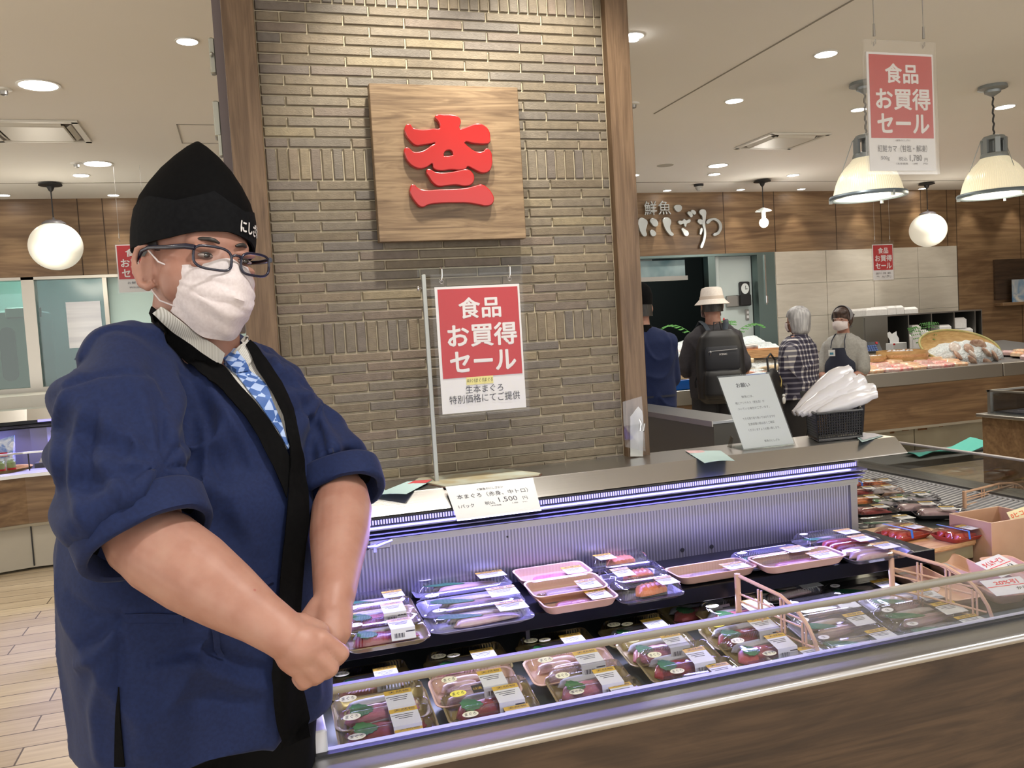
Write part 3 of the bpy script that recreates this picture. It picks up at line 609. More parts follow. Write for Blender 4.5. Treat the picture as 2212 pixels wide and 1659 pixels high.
# right leg of the case: sloped air grille and glass
GR = M('grille_grey', (.42, .42, .44), .45, .1)
xa, xb = 2.43, 2.70
def gp(u, y, dz=0): return (xa+(xb-xa)*u, y, .700+.040*u+dz)
g = G()
for y0, y1 in ((2.02, 2.315), (2.33, 3.36)):
    g.loft([[gp(0, y0), gp(.06, y0), gp(.06, y0, -.004), gp(0, y0, -.004)], [gp(0, y1), gp(.06, y1), gp(.06, y1, -.004), gp(0, y1, -.004)]])
    g.loft([[gp(.80, y0), gp(1, y0), gp(1, y0, -.004), gp(.80, y0, -.004)], [gp(.80, y1), gp(1, y1), gp(1, y1, -.004), gp(.80, y1, -.004)]])
    y = y0
    while y < y1: g.loft([[gp(0, y), gp(.84, y), gp(.84, y, -.006), gp(0, y, -.006)], [gp(0, y+.010), gp(.84, y+.010), gp(.84, y+.010, -.006), gp(0, y+.010, -.006)]]); y += .023
    y = y0
    while y < y1: g.bx(xa-.002, xa+.004, y, y+.006, .692, .70); y += .014
obj('air_grille', g, GR, t, sm=0)
obj('grille_void', G().add([(xa+.005, 2.02, .645), (xb, 2.02, .72), (xb, 3.36, .72), (xa+.005, 3.36, .645)], [(0, 1, 2, 3)]), BLK, t, sm=0)
obj('leg_glass', G().bx(2.728, 2.733, 1.51, 2.44, .742, .862).bx(2.728, 2.733, 2.446, 3.38, .742, .862), ACR, t, sm=0)
obj('leg_glass_joint', G().bx(2.722, 2.738, 2.438, 2.448, .742, .862), BLK, t, sm=0)
g = G(); g.bx(2.722, 2.74, 1.50, 3.40, .861, .870, .002); obj('leg_rail', g, M('rail_lilac', (.45, .43, .46), .35, .4), t, sm=0)
obj('leg_sill', G().bx(2.66, 2.78, 1.51, 3.42, .728, .742), M('sill_dark', (.10, .10, .10), .3, .5), t, sm=0)
obj('leg_front', G().bx(2.74, 2.80, 1.55, 3.42, .12, .728), WDC, t, sm=0)
lamp('shelf_fill_lamp', 'AREA', (.92, 1.93, .738), 1.5, (.62, .6, 1.0), (.92, 1.70, .64), shape='RECTANGLE', size=1.6, size_y=.012)  # unseen strip, added to brighten the rear packs below the shelf
# LED under the hood
lamp('case_led_lamp', 'AREA', (.92, 2.16, .984), 8, (.31, .28, 1.0), (.92, 1.72, .62), shape='RECTANGLE', size=1.65, size_y=.022)
lamp('case_led_lamp', 'AREA', (.92, 2.195, .976), .6, (.46, .44, 1.0), (.92, 2.19, .5), shape='RECTANGLE', size=1.65, size_y=.008)

# stainless preparation counter behind
t = thing('steel_work_counter', 'stainless work counter running back from the case behind the notice', 'counter', (2.09, 4.0, 0))
obj('worktop', G().bx(1.99, 2.19, 3.42, 5.3, .985, 1.0, .002), steel('worktop_steel', (.34, .35, .36), .35, 'Y'), t)
obj('side_panel', G().bx(2.0, 2.19, 3.43, 5.29, .02, .985), M('panel_dark', (.085, .08, .07), .4, .4), t, sm=0)  # counter side in one dark tone
obj('edge_strip', G().bx(1.986, 1.992, 3.42, 5.3, .975, 1.0), steel('edge_steel', (.42, .40, .37), .3, 'Y'), t, sm=0)

# ================================================================== sale posters
YEL = M('marker_yellow', (.72, .66, .26), .6); NAVY = M('ink_dark', (.03, .03, .05), .6)
def poster(t, lower, world=False):
    """paper .248 x .356, local XZ plane facing -Y, centred on the paper"""
    w, h = .248, .356; X = Matrix.Translation((0, -.003, 0)) @ XZ
    obj('holder', G().box((0, -.0055, .012), (w+.02, .0015, h+.046)), SLV, t, world=False, sm=0)
    obj('back_sheet', G().box((0, .0035, .012), (w+.02, .0015, h+.046)), SLV, t, world=False, sm=0)
    obj('paper', G().box((0, 0, 0), (w, .002, h)), WHITE, t, world=False, sm=0)
    obj('red_field', G().box((.001, -.0016, h/2-.007-.125), (w-.014, .001, .25)), RED, t, world=False, sm=0)
    g = G(); top = h/2-.007
    text(g, '食品', .003, top-.055, h=.060, w=.124, bold=.032, X=X); text(g, 'お買得', .006, top-.132, h=.066, w=.205, bold=.034, X=X); text(g, 'セール', .004, top-.206, h=.060, w=.195, bold=.038, X=X)
    obj('headline', g, LETW, t, world=False, sm=0)
    g = G()
    for it in lower: text(g, it[0], it[1], -h/2+it[2], h=it[3], w=it[4], bold=it[5] if len(it) > 5 else .004, X=X)
    obj('small_print', g, NAVY, t, world=False, sm=0)
SM = [('〈鮮魚のにしざわ〉', 0, .092, .006, .055), ('紅鮭カマ（甘塩・解凍）', -.002, .067, .022, .185, .008), ('500g', -.068, .037, .014, .031, .006), ('税込', -.002, .036, .012, .032, .006), ('1,780', .047, .037, .022, .046, .008), ('円', .085, .033, .011, .012, .006), ('（本体価格', -.006, .021, .007, .045), ('1,648', .043, .021, .006, .018), ('円）', .083, .021, .006, .016)]
# stand on the counter
t = thing('sign_stand', 'grey steel sign stand with rusty flat base on the case top', 'stand', (.6, 2.38, 1.04))
def q(px, py, z): p = at_z(px, py, z); return (p.x, p.y)
bp = [(.463, 2.476), (.445, 2.44), (.50, 2.285), (.774, 2.30), (.79, 2.33), (.72, 2.478)]
obj('base_plate', G().prism(bp, .004, Matrix.Translation((0, 0, 1.0402))), noisy('rusty_plate', (.46, .50, .44), (.36, .31, .20), 14, .5, 4), t)
obj('base_rim', G().prism([(x+(.004 if x > .6 else -.004), y-.003) for x, y in bp], .0015, Matrix.Translation((0, 0, 1.0401))), M('rust_brown', (.09, .045, .03), .8), t)
obj('pole', G().box((.497, 2.385, 1.335), (.011, .011, .585), ch=.001), M('pole_grey', (.36, .38, .37), .45, .3), t)
obj('arm', G().box((.635, 2.385, 1.634), (.31, .003, .024)), ACR, t, sm=0)
g = G(); g.tube([(.491, 2.385, 1.59), (.480, 2.38, 1.59)], .003, 8); g.lathe([(.004, 0), (.008, .003), (.008, .006), (.003, .008)], 14, X=Matrix.Translation((.483, 2.383, 1.59)) @ Matrix.Rotation(-PI/2, 4, 'Y')); obj('thumb_screw', g, CHROME, t)
for x in (.545, .745):
    g = G(); g.tube([(x, 2.378, 1.645), (x+.003, 2.372, 1.640), (x+.002, 2.371, 1.615), (x, 2.374, 1.608), (x-.004, 2.378, 1.612)], .0018, 7); g.tube([(x+.005*math.cos(a), 2.371, 1.605+.005*math.sin(a)) for a in [k*PI/6 for k in range(13)]], .0012, 6); obj('hook', g, CHROME, t)
t = thing('sale_poster', 'red sale poster for tuna hanging on the counter sign stand', 'poster', (.645, 2.362, 1.412), group='red sale posters')
poster(t, [('生本まぐろ', .002, .064, .022, .111, .008), ('特別価格にてご提供', .002, .038, .024, .208, .008)])
g = G(); X = Matrix.Translation((0, -.0032, 0)) @ XZ
g2 = G()
for k in range(3): g2.box((-.036+.026*k, -.0018, -.178+.088), (.027, .0008, .022), ch=.0003); text(g, 'まぐろ' if k else '本まぐろ', -.036+.026*k, -.178+.089, h=.011, w=.024, bold=.02, X=X, slant=.1)
obj('yellow_mark', g2, YEL, t, world=False, sm=0); obj('brush_lettering', g, INK, t, world=False, sm=0)
# large hanging poster, right
def hanging(name_lb, loc, rz, lower, clip=.2, ztop=CEIL):
    t = thing('sale_poster', name_lb, 'poster', loc, rz, group='red sale posters'); poster(t, lower)
    for x in (-.092, .092):
        g = G(); g.tube([(x, 0, .26), (x*.98, 0, ztop-loc[2])], .0011, 6); obj('wire', g, SSD, t, world=False)
        g = G(); g.tube([(x, 0, .225), (x, 0, .262)], [.004, .003], 8); g.tube([(x, -.004, .215), (x+.004, 0, .205), (x, .004, .198), (x-.003, 0, .205), (x, -.004, .215)], .0016, 6); obj('snap_hook', g, SSD, t, world=False)
    return t
hanging('large red sale poster hanging from wires at upper right', (1.984, 2.2, 2.055), 0, SM)
hanging('small far red sale poster hanging in front of the beige tiles', (6.205, 7.2, 1.938), 0, SM)
hanging('red sale poster at far left half hidden by the man in blue', (-.725, 7.05, 2.105), 0, [('お鮮魚市', .0, .07, .02, .12, .01), ('特別価格', .0, .035, .014, .10, .004)])
# price card on the fascia
t = thing('price_card', 'white price card for tuna propped on the case fascia', 'sign', (.61, 2.25, 1.0))
A, B, C_, D = at_y(962, 1052, 2.268), at_y(1151, 1032, 2.268), at_y(1169, 1103, 2.165), at_y(988, 1126, 2.165)
ux = (B-A).normalized(); uy = (A-D).normalized(); nn = ux.cross(uy).normalized(); O = (A+B+C_+D)/4
PX = Matrix((( *[ux.x, uy.x, nn.x], O.x), (ux.y, uy.y, nn.y, O.y), (ux.z, uy.z, nn.z, O.z), (0, 0, 0, 1)))
g = G(); g.sheet([[A, A*.5+B*.5, B], [(A+D)/2, O, (B+C_)/2], [D, (C_+D)/2, C_]], .001); obj('card', g, M('card_paper', (.62, .64, .66), .5), t, sm=0)
g = G(); TX = PX @ Matrix.Translation((0, 0, .0015))
text(g, '＜鮮魚のにしざわ＞', -.002, .040, h=.009, w=.075, bold=.004, X=TX); text(g, '本まぐろ（赤身、中トロ）', .0, .019, h=.017, w=.20, bold=.006, X=TX); text(g, '1パック', -.083, -.016, h=.013, w=.043, bold=.004, X=TX)
text(g, '税込', -.018, -.014, h=.012, w=.028, bold=.004, X=TX); text(g, '1,500', .035, -.008, h=.020, w=.052, bold=.006, X=TX); text(g, '円', .083, -.010, h=.012, w=.013, bold=.004, X=TX); text(g, '（本体価格', -.004, -.025, h=.005, w=.03, X=TX); text(g, '1,388', .05, -.024, h=.005, w=.016, X=TX); text(g, '円）', .078, -.024, h=.005, w=.012, X=TX)
obj('lettering', g, NAVY, t, sm=0)

# notice in acrylic stand
t = thing('notice_stand', 'tilted acrylic stand with white printed notice on the case top', 'sign', (1.56, 2.37, 1.04))
a0, a1, b0, b1 = Vector((1.475, 2.352, 1.042)), Vector((1.658, 2.352, 1.042)), at_y(1549, 815, 2.39), at_y(1662, 806, 2.39)
b1.z = b0.z
ux = (a1-a0).normalized(); uy = ((b0+b1)/2-(a0+a1)/2); Ht = uy.length; uy.normalize(); nn = ux.cross(uy).normalized(); O = (a0+a1+b0+b1)/4
NX = Matrix(((ux.x, uy.x, nn.x, O.x), (ux.y, uy.y, nn.y, O.y), (ux.z, uy.z, nn.z, O.z), (0, 0, 0, 1)))
hw = .092
obj('acrylic_panel', G().box((0, 0, .002), (2*hw+.006, Ht+.006, .0015), X=NX).box((0, 0, -.002), (2*hw+.006, Ht+.006, .0015), X=NX), ACR, t, sm=0)
obj('notice_paper', G().box((0, 0, 0), (2*hw, Ht-.004, .001), X=NX), M('notice_paper', (.76, .77, .80), .5), t, sm=0)
g = G(); TX = NX @ Matrix.Translation((0, 0, .0008))
text(g, 'お願い', -.015, .088, h=.015, w=.050, bold=.03, X=TX)
for s, x, y, w in (('鮮魚には、', -.014, .050, .042), ('稀にアニサキス（寄生虫）が', -.012, .030, .105), ('ついている場合がございます。', -.006, .011, .115), ('できる限り取り除いてはおりますが', .001, -.022, .118), ('生食調理の際は良くご確認', .002, -.041, .095), ('くださいますようお願い致します。', .005, -.060, .115), ('鮮魚のにしざわ', .018, -.1, .055)): text(g, s, x, y, h=.0085, w=w, bold=.004, X=TX)
obj('lettering', g, M('ink_grey', (.10, .10, .12), .7), t, sm=0)
obj('foot', G().box((1.566, 2.40, 1.043), (.19, .09, .003)).sheet([[(1.46, 2.40, 1.042), (1.47, 2.44, 1.042)], [(1.465, 2.395, 1.075), (1.478, 2.43, 1.08)]], .002), ACR, t, sm=0)

# black mesh basket with carrier bags
t = thing('mesh_basket', 'black plastic mesh basket on the case top', 'basket', (1.83, 2.40, 1.041))
BP = M('basket_black', (.010, .010, .012), .35)
def basket(t, P, zt, rim=True):
    """P = 4 floor corners, walls made of crossing bars"""
    g = G(); n = len(P); c = sum((Vector((*p, 0)) for p in P), Vector())/n
    for i in range(n):
        a, b = Vector((*P[i], 1.046)), Vector((*P[(i+1) % n], 1.046)); L = (b-a).length; k = max(2, int(L/.0085))
        a2 = a+(a-Vector((c.x, c.y, a.z)))*.06; b2 = b+(b-Vector((c.x, c.y, b.z)))*.06; a2.z = b2.z = zt
        for j in range(k+1): u = j/k; g.tube([a.lerp(b, u), a2.lerp(b2, u)], .0019 if 0 < j < k else .003, 4)
        for j in range(10): v = .06+.88*j/9; g.tube([a.lerp(a2, v), b.lerp(b2, v)], .0018, 4)
        g.tube([a2, b2], .0042, 6); g.tube([a, b], .004, 6)
    g.prism([tuple(p) for p in P], .003, Matrix.Translation((0, 0, 1.0415)))
    obj('mesh_body', g, BP, t, sm=0)
basket(t, [(1.745, 2.345), (1.905, 2.335), (1.99, 2.46), (1.80, 2.47)], 1.133)
t = thing('carrier_bag_bundle', 'bundle of white plastic carrier bags rolled into the black basket', 'bag', (1.86, 2.41, 1.06))
BAG = M('bag_film', (.80, .80, .84), .25, sss=.0)
bsdf(BAG).inputs['Transmission Weight'].default_value = .15
bags = [((1715, 893), (1800, 815), (1835, 800), 2.44), ((1722, 893), (1818, 832), (1842, 812), 2.42), ((1732, 895), (1840, 835), (1862, 818), 2.41), ((1745, 894), (1850, 845), (1885, 840), 2.40), ((1750, 893), (1790, 840), (1812, 812), 2.45), ((1765, 892), (1845, 862), (1888, 850), 2.385)]
for k, (a, b, c, y) in enumerate(bags):
    p0, p1, p2 = at_y(*a, y), at_y(*b, y), at_y(*c, y+.0); pts = []
    n = 14
    for i in range(n+1):
        u = i/n; p = p0*(1-u)**2 + (p0.lerp(p1, .7))*2*u*(1-u)*.0 + p1*0; p = p0.lerp(p1, min(1, u*1.35)) if u < .74 else p1.lerp(p2, (u-.74)/.26); pts.append(p)
    rr = [.010+.019*math.sin(min(1, (i/n)*1.25)*PI*.62)*(1 if i < n-1 else .55) for i in range(n+1)]
    g = G(); m0 = len(g.v); g.tube(pts, rr, 18)
    for j in range(len(g.v)):
        ang = j % 18; g.v[j] += Vector((random.uniform(-1, 1), random.uniform(-1, 1), random.uniform(-1, 1)))*.0016 + (g.v[j]-pts[min(j//18, n)])*(.07 if ang % 4 == 0 else -.03)
    obj('rolled_bag', g, BAG, t, sm=80)
# plastic sleeve bag holder leaning on the pillar
t = thing('plastic_bag_holder', 'clear plastic sleeve with folded white sheets leaning on the pillar foot', 'bag', (1.17, 2.43, 1.04))
obj('folded_sheet', G().sheet([[at_y(1362+dx*w, 1000-dy, 2.435+.004*math.sin(dx*9)) for dx, w in ((0, 1), (8, 1), (17, 1), (27, 1))] for dy in (14, 40, 70, 100)] + [[at_y(x, y, 2.436) for x, y in ((1368, 893), (1373, 886), (1379, 878), (1387, 888))]], .002), M('sheet_white', (.62, .63, .60), .45), t)
obj('sleeve', G().sheet([[at_y(1345, 868, 2.425), at_y(1386, 856, 2.425)], [at_y(1347, 920, 2.415), at_y(1390, 915, 2.418)], [at_y(1350, 965, 2.425), at_y(1394, 975, 2.42)]], .001), PLAS, t, sm=0)
obj('clip', G().tube([at_y(1381, 905, 2.42), at_y(1385, 915, 2.415), at_y(1383, 930, 2.415), at_y(1390, 932, 2.418), at_y(1393, 915, 2.418)], .003, 6), CHROME, t)
# loose papers on the counter
PB = noisy('pale_blue_paper', (.46, .64, .66), (.50, .68, .70), 9, .6)
def paper(lb, px, z=1.0412, dz=(0, 0, 0, 0), mats=None, pr=None, curl=0):
    pts = [at_z(x, y, z+d) for (x, y), d in zip(px, dz)]; t = thing('leaflet', lb, 'leaflet', tuple(sum(pts, Vector())/4), group='pale blue leaflets')
    A, B, C, D = pts; grid = []
    for i in range(5):
        v = i/4; row = []
        for j in range(5): u = j/4; p = A.lerp(B, u).lerp(D.lerp(C, u), v); row.append(p+Vector((0, 0, .0015+curl*math.sin(u*PI)*math.sin(v*2))))
        grid.append(row)
    obj('sheet', G().sheet(grid[::-1], .0008), PB, t, sm=60)
    if pr: 
        g = G(); a, b, c, d = [A.lerp(B, u).lerp(D.lerp(C, u), v)+Vector((0, 0, .0028)) for u, v in ((pr[0], pr[1]), (pr[2], pr[1]), (pr[2], pr[3]), (pr[0], pr[3]))]; g.quad(d, c, b, a)
        obj('printed_area', g, pr[4], t, sm=0)
    return t
PINKP = noisy('pink_print', (.62, .35, .38), (.75, .6, .62), 60, .6); LILP = noisy('lilac_print', (.55, .55, .66), (.72, .72, .78), 50, .6)
paper('pale blue leaflet folded over the fascia left of the notice', [(1480, 975), (1556, 974), (1587, 996), (1522, 1001)], curl=.004, pr=(0, 0, .5, .25, PINKP))
paper('pale blue leaflet at the right end of the case top', [(1838, 934), (1890, 937), (1908, 942), (1862, 956)], pr=(.1, .1, .95, .9, LILP))
paper('pale blue leaflet with white labels beside the rolled cuff', [(775, 1049), (820, 1047), (838, 1066), (772, 1071)], pr=(.05, .1, .8, .85, WHITE))
paper('pale blue leaflet with red corner tucked under the sign stand', [(880, 1041), (934, 1038), (878, 1068), (806, 1071)], dz=(0, .004, 0, 0), curl=.003, pr=(.3, .0, 1, .25, M('red_print', (.55, .08, .09), .6)))
# ================================================================== packed fish
def rr(w, d, z, r=.02, n=5, wob=0):
    pts = []
    for cx, cy, a0 in ((w/2-r, d/2-r, 0), (-w/2+r, d/2-r, PI/2), (-w/2+r, -d/2+r, PI), (w/2-r, -d/2+r, 1.5*PI)):
        for k in range(n+1): a = a0+k*PI/2/n; pts.append((cx+r*math.cos(a), cy+r*math.sin(a), z))
    return pts
def rrib(w, d, z, r=.014, rib=.0014, nx=46, ny=18):
    """rounded rectangle with fine ribs along its long sides"""
    pts = []
    def seg(x0, y0, x1, y1, n, nx_, ny_):
        for k in range(n): u = k/n; o = rib if k % 2 else 0; pts.append((x0+(x1-x0)*u-nx_*o, y0+(y1-y0)*u-ny_*o, z))
    seg(w/2, -d/2+r, w/2, d/2-r, ny, 1, 0); 
    for k in range(4): a = k*PI/8; pts.append((w/2-r+r*math.cos(a), d/2-r+r*math.sin(a), z))
    seg(w/2-r, d/2, -w/2+r, d/2, nx, 0, 1)
    for k in range(4): a = PI/2+k*PI/8; pts.append((-w/2+r+r*math.cos(a), d/2-r+r*math.sin(a), z))
    seg(-w/2, d/2-r, -w/2, -d/2+r, ny, -1, 0)
    for k in range(4): a = PI+k*PI/8; pts.append((-w/2+r+r*math.cos(a), -d/2+r+r*math.sin(a), z))
    seg(-w/2+r, -d/2, w/2-r, -d/2, nx, 0, -1)
    for k in range(4): a = 1.5*PI+k*PI/8; pts.append((w/2-r+r*math.cos(a), -d/2+r+r*math.sin(a), z))
    return pts
GOLD = M('tray_gold', (.42, .33, .13), .35, .35); PEACH = M('foam_peach', (.72, .46, .32), .5); CLR = M('tray_clear_dark', (.10, .10, .11), .15)
LEAF = noisy('leaf_green', (.03, .17, .05), (.07, .30, .08), 30, .45); GRNS = M('leaf_strip_green', (.04, .22, .11), .4)
FISH = {}
def fishmat(n, a, b, sc=26, st=(1, 4, 1), rough=.32):
    FISH[n] = noisy('fish_'+n, a, b, sc, rough, 3, stretch=st, dist=.8, coat=.3); return FISH[n]
fishmat('red', (.30, .018, .02), (.42, .05, .05)); fishmat('bright', (.55, .03, .04), (.66, .08, .09)); fishmat('pink', (.62, .16, .22), (.72, .30, .34)); fishmat('rose', (.50, .09, .09), (.60, .17, .15))
fishmat('salmon', (.85, .22, .10), (.90, .34, .20), 30, (1.5, 6, 1)); fishmat('orange', (.85, .20, .03), (.9, .3, .1), 30, (3, 6, 1)); fishmat('pale', (.66, .50, .48), (.58, .36, .38)); fishmat('white', (.72, .68, .62), (.60, .50, .45)); fishmat('roe', (.45, .03, .015), (.65, .10, .04), 120, (1, 1, 1)); fishmat('silver', (.42, .44, .47), (.70, .62, .60), 18); fishmat('brown', (.35, .22, .14), (.5, .32, .2)); fishmat('prawn', (.72, .42, .40), (.85, .66, .62), 40)
STK = M('sticker_cream', (.82, .80, .58), .5); STKY = M('sticker_yellow', (.86, .78, .12), .5); LBY = M('label_ochre', (.55, .36, .05), .55); LBW = M('label_white', (.60, .61, .62), .5); BLU = M('tape_blue', (.02, .14, .62), .35)
def leafpts(l, w, jag=.12, n=22):
    out = []
    for k in range(n):
        a = 2*PI*k/n; r = 1-(jag if k % 2 else 0); out.append((l/2*math.cos(a)*r, w/2*math.sin(a)*r*(1-.35*math.cos(a))))
    return out
def fillet(g, L, Wd, H, z, y=0, x=0, taper=.25, slices=0):
    nr = 15; rings = []
    for i in range(nr):
        u = -1+2*i/(nr-1); s = (1-abs(u)**4)**.5*.9+.06; s *= 1-taper*u
        rib = (1-.10*(i % 2)) if slices else 1
        pts = []
        for j in range(12):
            a = 2*PI*j/12; cx, cz = math.cos(a), math.sin(a)
            sx = math.copysign(abs(cx)**.6, cx); sz = math.copysign(abs(cz)**.6, cz)
            pts.append((x+u*L/2, y+sx*Wd/2*s+.004*math.sin(u*2), z+H/2*s*rib*(1+sz)))
        rings.append(pts)
    g.loft(rings)
LABN = [0]
def add_label(t, w, d, zt, style, drop=True, fx=.17, hdr='天然物'):
    """price label with coloured header, folded over the front edge of the lid"""
    lw, y1, y0 = .054, .004, -d/2+.004
    g = G(); x0 = w*fx; z = zt+.0012
    g.m = 0; g.box((x0, (y1+y0)/2-.006, z), (lw, y1-y0-.012, .0006)) if not drop else g.box((x0, (y0+y1)/2-.004, z), (lw, y1-y0-.008, .0006))
    if drop: g.quad((x0-lw/2, y0+.0, z), (x0-lw/2, y0-.010, z-.022), (x0+lw/2, y0-.010, z-.022), (x0+lw/2, y0, z))
    lb = obj('price_label', g, LBW, t, world=False, sm=0)
    g = G(); g.box((x0, y1-.002, z+.0004), (lw, .014, .0006)); h = obj('label_header', g, LBY, lb, world=False, sm=0)
    g = G(); text(g, hdr, x0+.002, y1-.002, h=.008, w=.040, bold=.01, X=Matrix.Translation((0, 0, z+.001)))
    for k in range(3): g.box((x0-.004+.002*k, y1-.017-.006*k, z+.0006), (.042-.008*k, .0014, .0003))
    if drop:
        for k in range(11): ww = .0006+.0006*(k*7 % 3); xx = x0-lw/2+.006+k*.0022; g.quad((xx, y0-.0045, z-.0085), (xx, y0-.0085, z-.0175), (xx+ww, y0-.0085, z-.0175), (xx+ww, y0-.0045, z-.0085))
        g.quad((x0+.006, y0-.003, z-.006), (x0+.006, y0-.004, z-.0085), (x0+.026, y0-.004, z-.0085), (x0+.026, y0-.003, z-.006))
    obj('lettering', g, NAVY, lb, world=False, sm=0)
def add_sticker(t, x, y, zt, s='まぐろ', m=None, a=.017, b=.011):
    o = obj('round_sticker', G().lathe([(1, 0), (1, .0006)], 28, X=Matrix.Translation((x, y, zt+.0008)) @ Matrix.Diagonal((a, b, 1, 1))), m or STK, t, world=False, sm=0)
    g = G(); text(g, s, x, y, h=b*1.0, w=a*1.45 if len(s) > 1 else a*.8, bold=.02, X=Matrix.Translation((0, 0, zt+.0018)), slant=.08); obj('lettering', g, INK, o, world=False, sm=0)
def dome(t, w, d, h, z0=.012, ins=.014):
    g = G(); g.loft([rrib(w, d, z0, rib=0), rrib(w, d, z0+.004, rib=0), rrib(w-.008, d-.008, z0+.005, rib=0), rrib(w-ins, d-ins, h-.008, rib=.0016), rrib(w-ins-.010, d-ins-.010, h-.001, rib=.0012), rrib(w-ins-.020, d-ins-.020, h, rib=0), rrib(w-ins-.028, d-ins-.028, h-.0015, rib=0)], cap=False)
    n = len(g.v); k = len(rrib(1, 1, 0)); g.f.append(tuple(range(n-k, n))); g.mi.append(0)
    obj('lid', g, PLAS, t, world=False, sm=25)
def tray(t, w, d, h, mat, name='tray'):
    g = G(); g.loft([rr(w-.026, d-.026, 0), rr(w-.018, d-.018, .003), rr(w-.004, d-.004, h-.002), rr(w+.002, d+.002, h), rr(w+.002, d+.002, h+.0015), rr(w-.006, d-.006, h+.001), rr(w-.022, d-.022, .005), rr(w-.030, d-.030, .0035)])
    obj(name, g, mat, t, world=False, sm=40)
W0, D0 = .19, .105
def mk(kind, h=.044):
    t = bpy.data.objects.new('fish_pack', None); COL.objects.link(t); w, d = W0, D0
    k = kind
    if k in ('red', 'pink', 'rose', 'yellow', 'big'):
        tray(t, w, d, .014, GOLD)
        g = G(); fillet(g, w*.80, d*.5, .020, .006, y=-d*.13, slices=1); obj('tuna_block', g, FISH['red' if k in ('yellow',) else 'rose' if k == 'big' else k], t, world=False)
        g = G(); fillet(g, w*.74, d*.22, .016, .006, y=d*.26); obj('garnish', g, M('daikon_white', (.55, .55, .58), .4), t, world=False)
        obj('leaf', G().prism(leafpts(.05, .042), .0008, Matrix.Translation((-w*.22, -d*.12, .0285)) @ Matrix.Rotation(.12, 4, 'Y')), LEAF, t, world=False, sm=0)
        dome(t, w, d, h); add_sticker(t, -w*.34, d*.10, h, m=STKY if k == 'yellow' else STK); add_label(t, w, d, h, 0)
        if k == 'yellow':
            g = G(); g.box((-w*.12, d*.15, h+.001), (.022, .026, .0005)); o = obj('dark_seal', g, INK, t, world=False, sm=0)
            g = G(); text(g, '北海', -w*.12-.005, d*.15, h=.009, w=.009, X=Matrix.Translation((0, 0, h+.0016))); text(g, '漬', -w*.12+.005, d*.15, h=.009, w=.009, X=Matrix.Translation((0, 0, h+.0016))); obj('lettering', g, LBY, o, world=False, sm=0)
        if k == 'big': add_sticker(t, -w*.17, d*.02, h, '大', a=.015, b=.009)
    elif k == 'ebi':
        tray(t, w, d, .016, PEACH)
        g = G()
        for i in range(5): fillet(g, .085, .022, .016, .007, y=-.032+.016*i, x=-.03+.014*(i % 3))
        obj('prawn', g, FISH['prawn'], t, world=False); dome(t, w, d, h); add_sticker(t, -w*.30, 0, h); add_label(t, w, d, h, 0)
    elif k in ('sei', 'seib'):
        tray(t, w, d, .010, CLR if k == 'seib' else M('tray_lilac', (.30, .30, .38), .25))
        g = G(); fillet(g, w*.66, d*.36, .014, .006, y=-d*.16, x=.012); obj('fillet', g, FISH['pale'], t, world=False)
        g = G(); fillet(g, w*.60, d*.26, .012, .006, y=d*.2, x=.0); obj('second_fillet', g, FISH['white'], t, world=False)
        obj('leaf', G().prism(leafpts(.085, .026, .04), .0008, Matrix.Translation((-w*.18, d*.02, .021)) @ Matrix.Rotation(-.35, 4, 'Z')), GRNS, t, world=False, sm=0)
        dome(t, w, d, h-.008); add_sticker(t, -w*.36, d*.16, h-.008, '生', M('sticker_white', (.8, .8, .82), .5), .013, .010); add_label(t, w, d, h-.008, 0, drop=False, fx=.30, hdr='刺身用')
    elif k in ('salmon', 'orange'):
        tray(t, w, d, .010, CLR)
        g = G(); fillet(g, w*.52, d*.46, .026, .006, y=0, x=.018, taper=.05, slices=1); obj('salmon_block', g, FISH[k], t, world=False)
        dome(t, w, d, h-.004); add_label(t, w, d, h-.004, 0, drop=False, fx=-.22 if k == 'salmon' else .28, hdr='刺身用')
    elif k in ('peach', 'peachopen'):
        tray(t, w, d, .022, PEACH)
        g = G(); fillet(g, w*.62, d*.34, .012, .006, y=-d*.16, x=-.004, slices=1); obj('fillet', g, FISH['pale' if k == 'peachopen' else 'pink'], t, world=False)
        obj('leaf', G().prism(leafpts(.10, .03, .05), .0008, Matrix.Translation((-w*.15, -d*.22, .006)) @ Matrix.Rotation(.1, 4, 'Z')), GRNS, t, world=False, sm=0)
        g = G(); g.loft([rr(w+.003, d+.003, .0232), rr(w*.9, d*.86, .0215)], cap=False); n = len(g.v); g.f.append(tuple(range(n//2, n))); g.mi.append(0); obj('wrap_film', g, PLAS, t, world=False, sm=0)
        add_label(t, w, d, .0235, 0, drop=False, fx=.27, hdr='刺身用')
    elif k == 'deeptray':
        tray(t, w, d, .030, PEACH); g = G(); fillet(g, w*.5, d*.4, .008, .006, x=.03); obj('fillet', g, FISH['pale'], t, world=False)
        g = G(); g.box((-w*.38, 0, .0062), (.016, .012, .0006), rz=.6); obj('small_seal', g, LBW, t, world=False, sm=0)
        g = G(); g.box((w*.33, 0, .0075), (.045, .035, .0006)); lb = obj('price_label', g, LBW, t, world=False, sm=0); obj('label_header', G().box((w*.33-.0, .022, .0078), (.045, .01, .0006)), LBY, lb, world=False, sm=0)
    elif k in ('squid', 'whole', 'greens', 'roe', 'yakko', 'dark'):
        tray(t, w, d, .014, {'squid': PEACH, 'whole': CLR, 'greens': CLR, 'roe': M('tray_red', (.40, .05, .035), .3), 'yakko': GOLD, 'dark': BLK}[k])
        g = G(); mm = {'squid': 'white', 'whole': 'pale', 'greens': 'silver', 'roe': 'roe', 'yakko': 'orange', 'dark': 'red'}[k]
        for i in range(3): fillet(g, w*.8, d*.26, .016, .008, y=-d*.27+i*d*.27, taper=.4)
